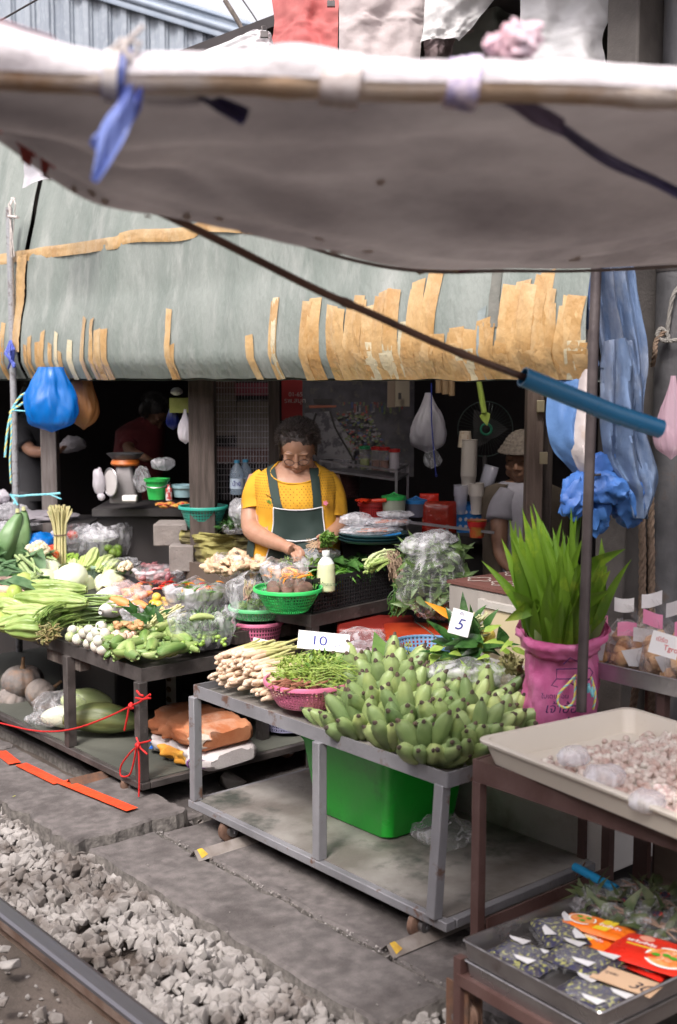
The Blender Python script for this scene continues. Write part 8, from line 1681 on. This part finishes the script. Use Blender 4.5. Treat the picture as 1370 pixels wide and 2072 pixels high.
# rack with jars
t = thing('wire_rack', 'thin steel two-tier rack right of the woman carrying jars', 'rack', P(735,1040,5.75)); b = MB(); rk = mat('rack_steel', (.3,.28,.3), (.2,.19,.2), .4, 20, metal=.6)
f0, f1, k0_, k1_ = P(648,932,5.9), P(802,952,5.65), P(672,930,6.1), P(825,940,5.85)
for z_ in (0, -.045): o_ = V((0,0,z_)); [b.bar(p+o_, q2+o_, .01, .01, (0,0,1)) for p, q2 in ((f0,f1),(f1,k1_),(k1_,k0_),(k0_,f0))]
for p in (f0, f1, k0_, k1_): b.bar(p+V((0,0,0)), V((p.x,p.y,.86)), .012, .012, RT)
b.bar(V((f0.x,f0.y,.88)), V((f1.x,f1.y,.88)), .01, .01, (0,0,1)); b.build('frame', rk, t); MB().add([f0-V((0,0,.04)), f1-V((0,0,.04)), k1_-V((0,0,.04)), k0_-V((0,0,.04))], [(0,1,2,3)]).build('shelf_plate', rk, t)
jarf = film('jar_film', 'cfc8cc', .22, .1, 4, .35)
for k, (u, v, d, r_, h, lm, cm_) in enumerate(((738,948,5.85,.026,.105,(.02,.2,.08),(.3,.35,.1)),(762,952,5.8,.027,.11,(.35,.015,.015),(.16,.06,.03)),(778,953,5.78,.026,.11,(.35,.015,.015),(.2,.08,.04)),(798,957,5.74,.027,.11,(.35,.015,.015),(.5,.46,.5)))):
    c = P(u, v, d); t = thing('storage_jar', ['plastic jar with a green lid on the rack','jar with a red lid next to the green lidded one','jar of brown flakes with a red lid, third on the rack','jar of white powder with a red lid at the rack end'][k], 'jar', c); b = MB(); b.lathe([(0,0),(r_*.9,0),(r_,.01),(r_,h-.01),(r_*.85,h)], c, 24); b.build('jar_body', jarf, t); b = MB(); b.lathe([(r_*.88,h-.012),(r_*1.02,h-.01),(r_*1.02,h+.005),(0,h+.007)], c, 24); b.build('lid', plastic('lid_%d' % k, lm), t)
    b = MB(); b.lathe([(0,.004),(r_*.85,.004),(r_*.88,h*(.9 if k == 3 else .45)),(0,h*(.92 if k == 3 else .48))], c, 20); b.build('contents', mat('jar_fill_%d' % k, cm_, None, .8, 30), t)
for k in range(6):
    c = P(692+k*8.5, 944+k*.8, 5.95); b = MB(); b.lathe([(0,0),(.012,0),(.013,.035),(0,.037)], c, 14); b.build('glass_pot', zinc if k > 2 else jarf, label='small shiny metal spice pot on the rack' if k > 2 else 'small clear glass pot on the rack', cat='pot', group='metal spice pots' if k > 2 else 'clear glass pots on the rack')
q_ = P(700,1005,6.0); basket('plastic_basket', 'dark brown lattice basket under the rack', (q_.x,q_.y,q_.z), .06, .075, .12, plastic('brown_plastic', (.06,.02,.02)), 36, 7)
# tubs, packs, cups
def tub(u, v, d, r_, h, body, lid, lab):
    c = P(u, v, d); t = thing('lidded_tub', lab, 'tub', c); b = MB(); b.lathe([(0,0),(r_*.92,0),(r_,h),(0,h)], c, 30); b.build('tub_body', body, t); b = MB(); b.lathe([(r_*1.04,h-.008),(r_*1.06,h+.008),(r_*.6,h+.014),(0,h+.012)], c, 30); b.tube([c+RT*-.02+V((0,0,h+.012)), c+V((0,0,h+.024)), c+RT*.02+V((0,0,h+.012))], .004, 6); b.build('lid', lid, t)
tub(797,1040,5.55,.055,.075,mat('cloudy_tub', (.3,.33,.25), (.35,.38,.3), .3), plastic('lid_green', (.03,.4,.08)), 'round tub with a bright green lid'); tub(842,1045,5.6,.05,.07,mat('dim_tub', (.1,.1,.14), None, .3), plastic('lid_blue', (.02,.16,.42)), 'round tub with a blue lid')
q_ = P(752,1048,5.6); basket('plastic_basket', 'small red basket with an orange rim beside the green lidded tub', (q_.x,q_.y,q_.z), .05, .06, .07, plastic('red_basket_plastic', (.5,.03,.03)), 36, 6)
b = MB(); b.tube([P(735,1016,5.55), P(760,1013,5.5), P(782,1012,5.5)], .009, 8); b.blob(P(735,1012,5.5), (.045,.03,.008), .4, 3, 3, 3); b.build('red_scoop', plastic('scoop_red', (.6,.04,.01)), label='flattened red orange plastic scoops left of the green tub', cat='scoop')
o = packet(P(888,1045,5.6), RT, .16, .15, .06, mat('dark_red_pack', (.22,.012,.01), (.3,.04,.02), .2, 6, .5, 20, coat=.5), 'snack_pack', 'big shiny dark red packet on the counter', 'packet', up=nf)[0]; packet(P(868,1015,5.7), RT, .09, .08, .03, mat('red_pack', (.62,.02,.012)), 'snack_pack', 'red packet with white stripes behind the dark red one', 'packet', up=nf)
q_ = P(945,1075,5.65); t = thing('cup_basket', 'blue plastic basket with round holes holding the cup stacks', 'basket', q_); b = MB(); boxy(b, q_, [(.085,.06,0),(.09,.065,.13),(.094,.069,.134),(.088,.063,.134),(.08,.056,.01),(.001,.001,.01)], .02, math.atan2(RT.y,RT.x)); b.build('basket_body', plastic('deep_blue_plastic', (.01,.1,.3)), t); b = MB()
for i in range(6):
    for j in range(3): disc(b, q_+nf*.069+RT*(i-2.5)*.026*1+V((0,0,.03+j*.034)), RT, V((0,0,1)), .008, .009, 14)
b.build('round_openings', mat('pale_inside', (.3,.3,.34), None, .6), t)
cupw = mat('paper_cup', (.5,.46,.42), (.56,.52,.48), .6, 4); cupc = film('cup_film', 'dcdce8', .4, .08, 3, .5)
def cups(u, v, d, r_, n, step, m, lab, lean=(0,0,1), hc2=.085):
    c = P(u, v, d); lean = V(lean).normalized(); a_, c_ = basis(lean); Mx = Matrix((a_, c_, lean)).transposed(); t = thing('cup_stack', lab, 'cups', c, 'stacks of disposable cups'); b = MB()
    for k in range(n): z = k*step; b.lathe([(r_*.72,z) ,(r_*.98,z+hc2*.97),(r_*1.05,z+hc2),(r_*1.05,z+hc2+.003),(r_*.95,z+hc2+.002)] if k in (0, n-1) else [(r_*.98,z+hc2-.006),(r_*1.05,z+hc2),(r_*1.05,z+hc2+.003),(r_*.97,z+hc2+.002)], c, 24, Mx)
    b.build('cups', m, t); return t
def inv(u, v, d, r_, n, step, m, lab): return cups(u, v, d, r_, n, step, m, lab, (0,0,-1))
cups(947,1000,5.6,.036,20,.0088,cupw,'tall stack of beige paper cups in the blue basket', (.03,0,1)); cups(932,1040,5.58,.032,7,.008,cupc,'short stack of clear plastic cups, left of the paper cups'); cups(964,1040,5.58,.033,9,.007,cupw,'short stack of white cups in front of the tall stack'); cups(968,1035,5.68,.034,18,.008,cupc,'leaning stack of clear cups right of the paper cups', V((0,0,1))+RT*.28)
c = P(941,905,5.6); b = MB(); b.lathe([(.034,0),(.026,.075),(0,.075)], c, 24); b.build('paper_cup', mat('printed_cup', (.45,.38,.3), (.3,.2,.14), .6, 40, lo=.6, hi=.65), label='single upside down printed cup capping the tall stack', cat='cup')
c = P(965,1078,5.35); t = thing('noodle_cup', 'cup of instant noodles with a red top band under the cup basket', 'cup', c); b = MB(); b.lathe([(0,-.02),(.03,-.02),(.042,.055),(.045,.058),(0,.058)], c, 26); b.build('cup_body', mat('noodle_cup_print', (.4,.25,.05), (.5,.03,.02), .4, 30), t); b = MB(); b.lathe([(.0415,.03),(.0435,.052)], c, 26); b.build('red_band', plastic('dull_red2', (.4,.02,.02)), t)
b = MB(); b.bar(P(815,1055,5.45), P(1000,1078,5.3), .008, .012, (0,0,1)); b.bar(P(905,1062,5.4), P(905,1120,5.4), .012, .012, RT); b.build('rack_rail', rk, label='thin steel rail in front of the cup basket', cat='rail')
for k, (u, v) in enumerate(((1094,822),(1100,927))): MB().box(P(u, v, 4.93), (.032,.016,.05), rz=math.atan2(RT.y,RT.x)).build('power_socket', mat('socket_ivory', (.4,.35,.22), (.35,.3,.2), .4), label=['ivory power socket on the narrow post','ivory plug dangling lower on the narrow post'][k], cat='socket', bevel=.003)
for k, (u, s) in enumerate(((888,1),(902,1.2),(914,1))): b = MB(); b.tube([P(u,760,5.7), P(u,795+k*3,5.7)], .016*s, 10); b.build('hanging_tube', mat('tan_tube', (.25,.16,.08), (.3,.2,.11), .6, 9), label='tan rolled tube hanging under the awning, one of three', cat='tube', group='tan tubes hanging in a row')
b = MB(); b.blob(P(1330,575,4.7), (.03,.03,.035), .4, 3, 2, 3, ridge=.4); b.build('garlic_string', mat('dim_gold', (.3,.2,.08), (.15,.1,.05), .7, 60), label='small golden bundle hanging high at the right', cat='bundle')
# plates with bagged noodles
b = MB(); 
for k in range(3): c = P(755,1095-k*6,5.35); t = b.lathe([(0,0),(.13,0),(.155,.012),(.157,.015),(.15,.013),(0,.004)], c, 40)
b.build('plate_stack', mat('teal_plate', (.04,.12,.14), (.07,.17,.19), .35, 5), label='stack of wide teal plates right of the woman', cat='plates')
for k, (u, v, r_) in enumerate(((750,1072,(.14,.09,.02)),(785,1056,(.11,.07,.018)),(720,1050,(.07,.05,.03)),(800,1040,(.08,.05,.015)))):
    bag(P(u, v, 5.3), r_, clear2, seed=100+k, label=['flat clear bag of pale noodles lowest on the teal plates','clear bag with orange flecks above the noodle bag','crumpled clear bag beside the woman\'s elbow','thin clear bag on top of the plate pile'][k], rot=Matrix.Rotation(math.atan2(RT.y,RT.x), 3, 'Z')); b = MB()
    for j in range(5): b.tube([P(u+U(-30,20), v+U(-5,5), 5.28), P(u+U(-10,40), v+U(-5,5), 5.28)], .003, 4)
    if k in (0,1): b.build('orange_flecks', mat('orange_fleck', (.6,.15,.03), None, .5), label=['orange strips in the lowest flat bag','orange strips in the second flat bag'][k], cat='strips')
b = MB(); b.bar(P(775,1085,5.25), P(812,1078,5.25), .02, .006, (0,0,1)); b.build('blue_handle', plastic('handle_blue', (.02,.2,.5)), label='bright blue handle sticking out of the plate pile', cat='handle')
# big herb bag at right, roots and orange stools, cement counter
c = P(872,1165,4.95); b = MB()
for k in range(520): 
    u, v = U(815,938), U(1105,1235); p = P(u, v, 5.0+U(-.1,.12)); b.leaf(p, V((U(-1,1),U(-1,1),U(-.6,.8))), V((U(-1,0),U(-1,0),U(-.2,1))), U(.04,.09), U(.014,.032), U(0,.6), 4, .3)
stems(b, P(825,1170,4.95), P(915,1185,4.95), 50, .0025, .05); stems(b, P(830,1135,4.95), P(915,1130,4.95), 40, .0025, .035)
b.build('bagged_herbs', leafmat('herb_mid', (.08,.15,.04), (.17,.26,.08), .45), label='long leafy green stems packed in the big clear bag', cat='herbs')
bag(P(874,1168,4.95), (.145,.12,.17), clear3, .2, 33, .35, sub=5, label='big tall clear bag of leafy greens beside the black crate'); bag(P(870,1095,4.95), (.13,.09,.04), clear, .3, 35, .4, sub=4, label='loose crinkled top of the tall clear bag', name='bag_top', rot=Matrix.Rotation(-.2, 3, 'Y'))
b = MB(); stems(b, P(800,1235,5.1), P(812,1185,5.1), 60, .0022, .03, fan=1.4); b.build('chive_bunch', herbm, label='thin dark green chives between the crate and the tall bag', cat='chives')
redst = mat('orange_red_plastic', (.26,.022,.008), (.34,.04,.012), .35, 5, c3=(.3,.02,.01), s3=4)
q_ = P(850,1272,4.95); t = thing('plastic_stool', 'orange red plastic stool top behind the blue basket', 'stool', q_); b = MB(); boxy(b, (q_.x,q_.y,q_.z-.02), [(.14,.14,-.03),(.15,.15,0),(.145,.145,.015),(.12,.12,.02),(.001,.001,.018)], .04, HEAD); b.build('seat', redst, t)
for k in range(4): a = HEAD+PI/4+k*PI/2; p = V((q_.x,q_.y,0))+V((math.cos(a), math.sin(a), 0))*.19; MB().bar((p.x,p.y,-.045), (p.x-.02*math.cos(a),p.y-.02*math.sin(a),q_.z-.05), .03, .03, V((1,0,0))).build('leg', redst, t)
MB().box(P(762,1285,5.15), (.34,.3,.12), rz=math.atan2(RT.y,RT.x)).build('red_box', mat('dark_red_box', (.16,.012,.008), (.22,.02,.015), .5, 5), label='dark red plastic box in shadow under the crate stand', cat='box', bevel=.015)
cg = mat('grey_counter', (.24,.22,.2), (.32,.295,.27), .85, 6, .4, 60, stretch=(1,1,.4), c3=(.16,.145,.13), s3=3, lo3=.5, hi3=.7); f0 = P(908,1165,4.55); f1 = P(1110,1185,4.15); dd = V((f1.x-f0.x, f1.y-f0.y, 0)); w_ = dd.length; dd.normalize(); nn = V((-dd.y, dd.x, 0)); nn = nn if nn.dot(FW) > 0 else -nn; mid = (f0+f1)/2+nn*.3
zt_ = f0.z; rzz = math.atan2(dd.y, dd.x); t = thing('masonry_counter', 'grey plastered counter with red patterned tile top behind the lime leaves', 'counter', (mid.x, mid.y, -.045)); MB().box((mid.x, mid.y, zt_/2-.03), (w_, .6, zt_+.0), rz=rzz).build('counter_body', cg, t, bevel=.008)
MB().box((mid.x, mid.y, zt_-.022), (w_+.01, .61, .012), rz=rzz).build('tile_top', mat('red_tile', (.1,.04,.034), (.14,.06,.05), .5, 5), t)
b = MB()
for i in range(4):
    for j in range(3):
        c = f0+dd*(w_*(i+.5)/4)+nn*(.1+j*.2); c.z = zt_-.0145
        b.tube([c+dd*.045*math.cos(k*PI/8)*(1+.25*math.cos(k*PI/2))+nn*.045*math.sin(k*PI/8)*(1+.25*math.cos(k*PI/2)) for k in range(17)], .004, 4, flat=.3)
b.build('tile_pattern', mat('tile_print', (.34,.29,.26), None, .6), t)
dx = f0+dd*w_*.46-nn*.006; b = MB(); fr = mat('cream_door', (.5,.42,.27), (.55,.47,.32), .5, 4); b.box((dx.x+dd.x*.17, dx.y+dd.y*.17, zt_-.26), (.40,.014,.36), rz=rzz); b.build('door_panel', fr, t); b = MB()
for z_ in (-.07,): b.bar(V((dx.x-dd.x*.03,dx.y-dd.y*.03,zt_-.075)), V((dx.x+dd.x*.4,dx.y+dd.y*.4,zt_-.075)), .03, .024, (0,0,1))
b.bar(V((dx.x-dd.x*.04,dx.y-dd.y*.04,zt_-.06)), V((dx.x-dd.x*.04,dx.y-dd.y*.04,zt_-.46)), .03, .024, nn); b.build('door_frame', mat('white_frame', (.4,.38,.35), (.45,.43,.4), .6), t)
b = MB(); c = P(900,1140,4.75); b.lathe([(.1,0),(.13,.012),(.128,.016),(.1,.008)], (mid.x,mid.y,zt_), 30); b.build('green_plate', plastic('plate_green', (.08,.25,.16)), label='green plate rim on the tiled counter', cat='plate')
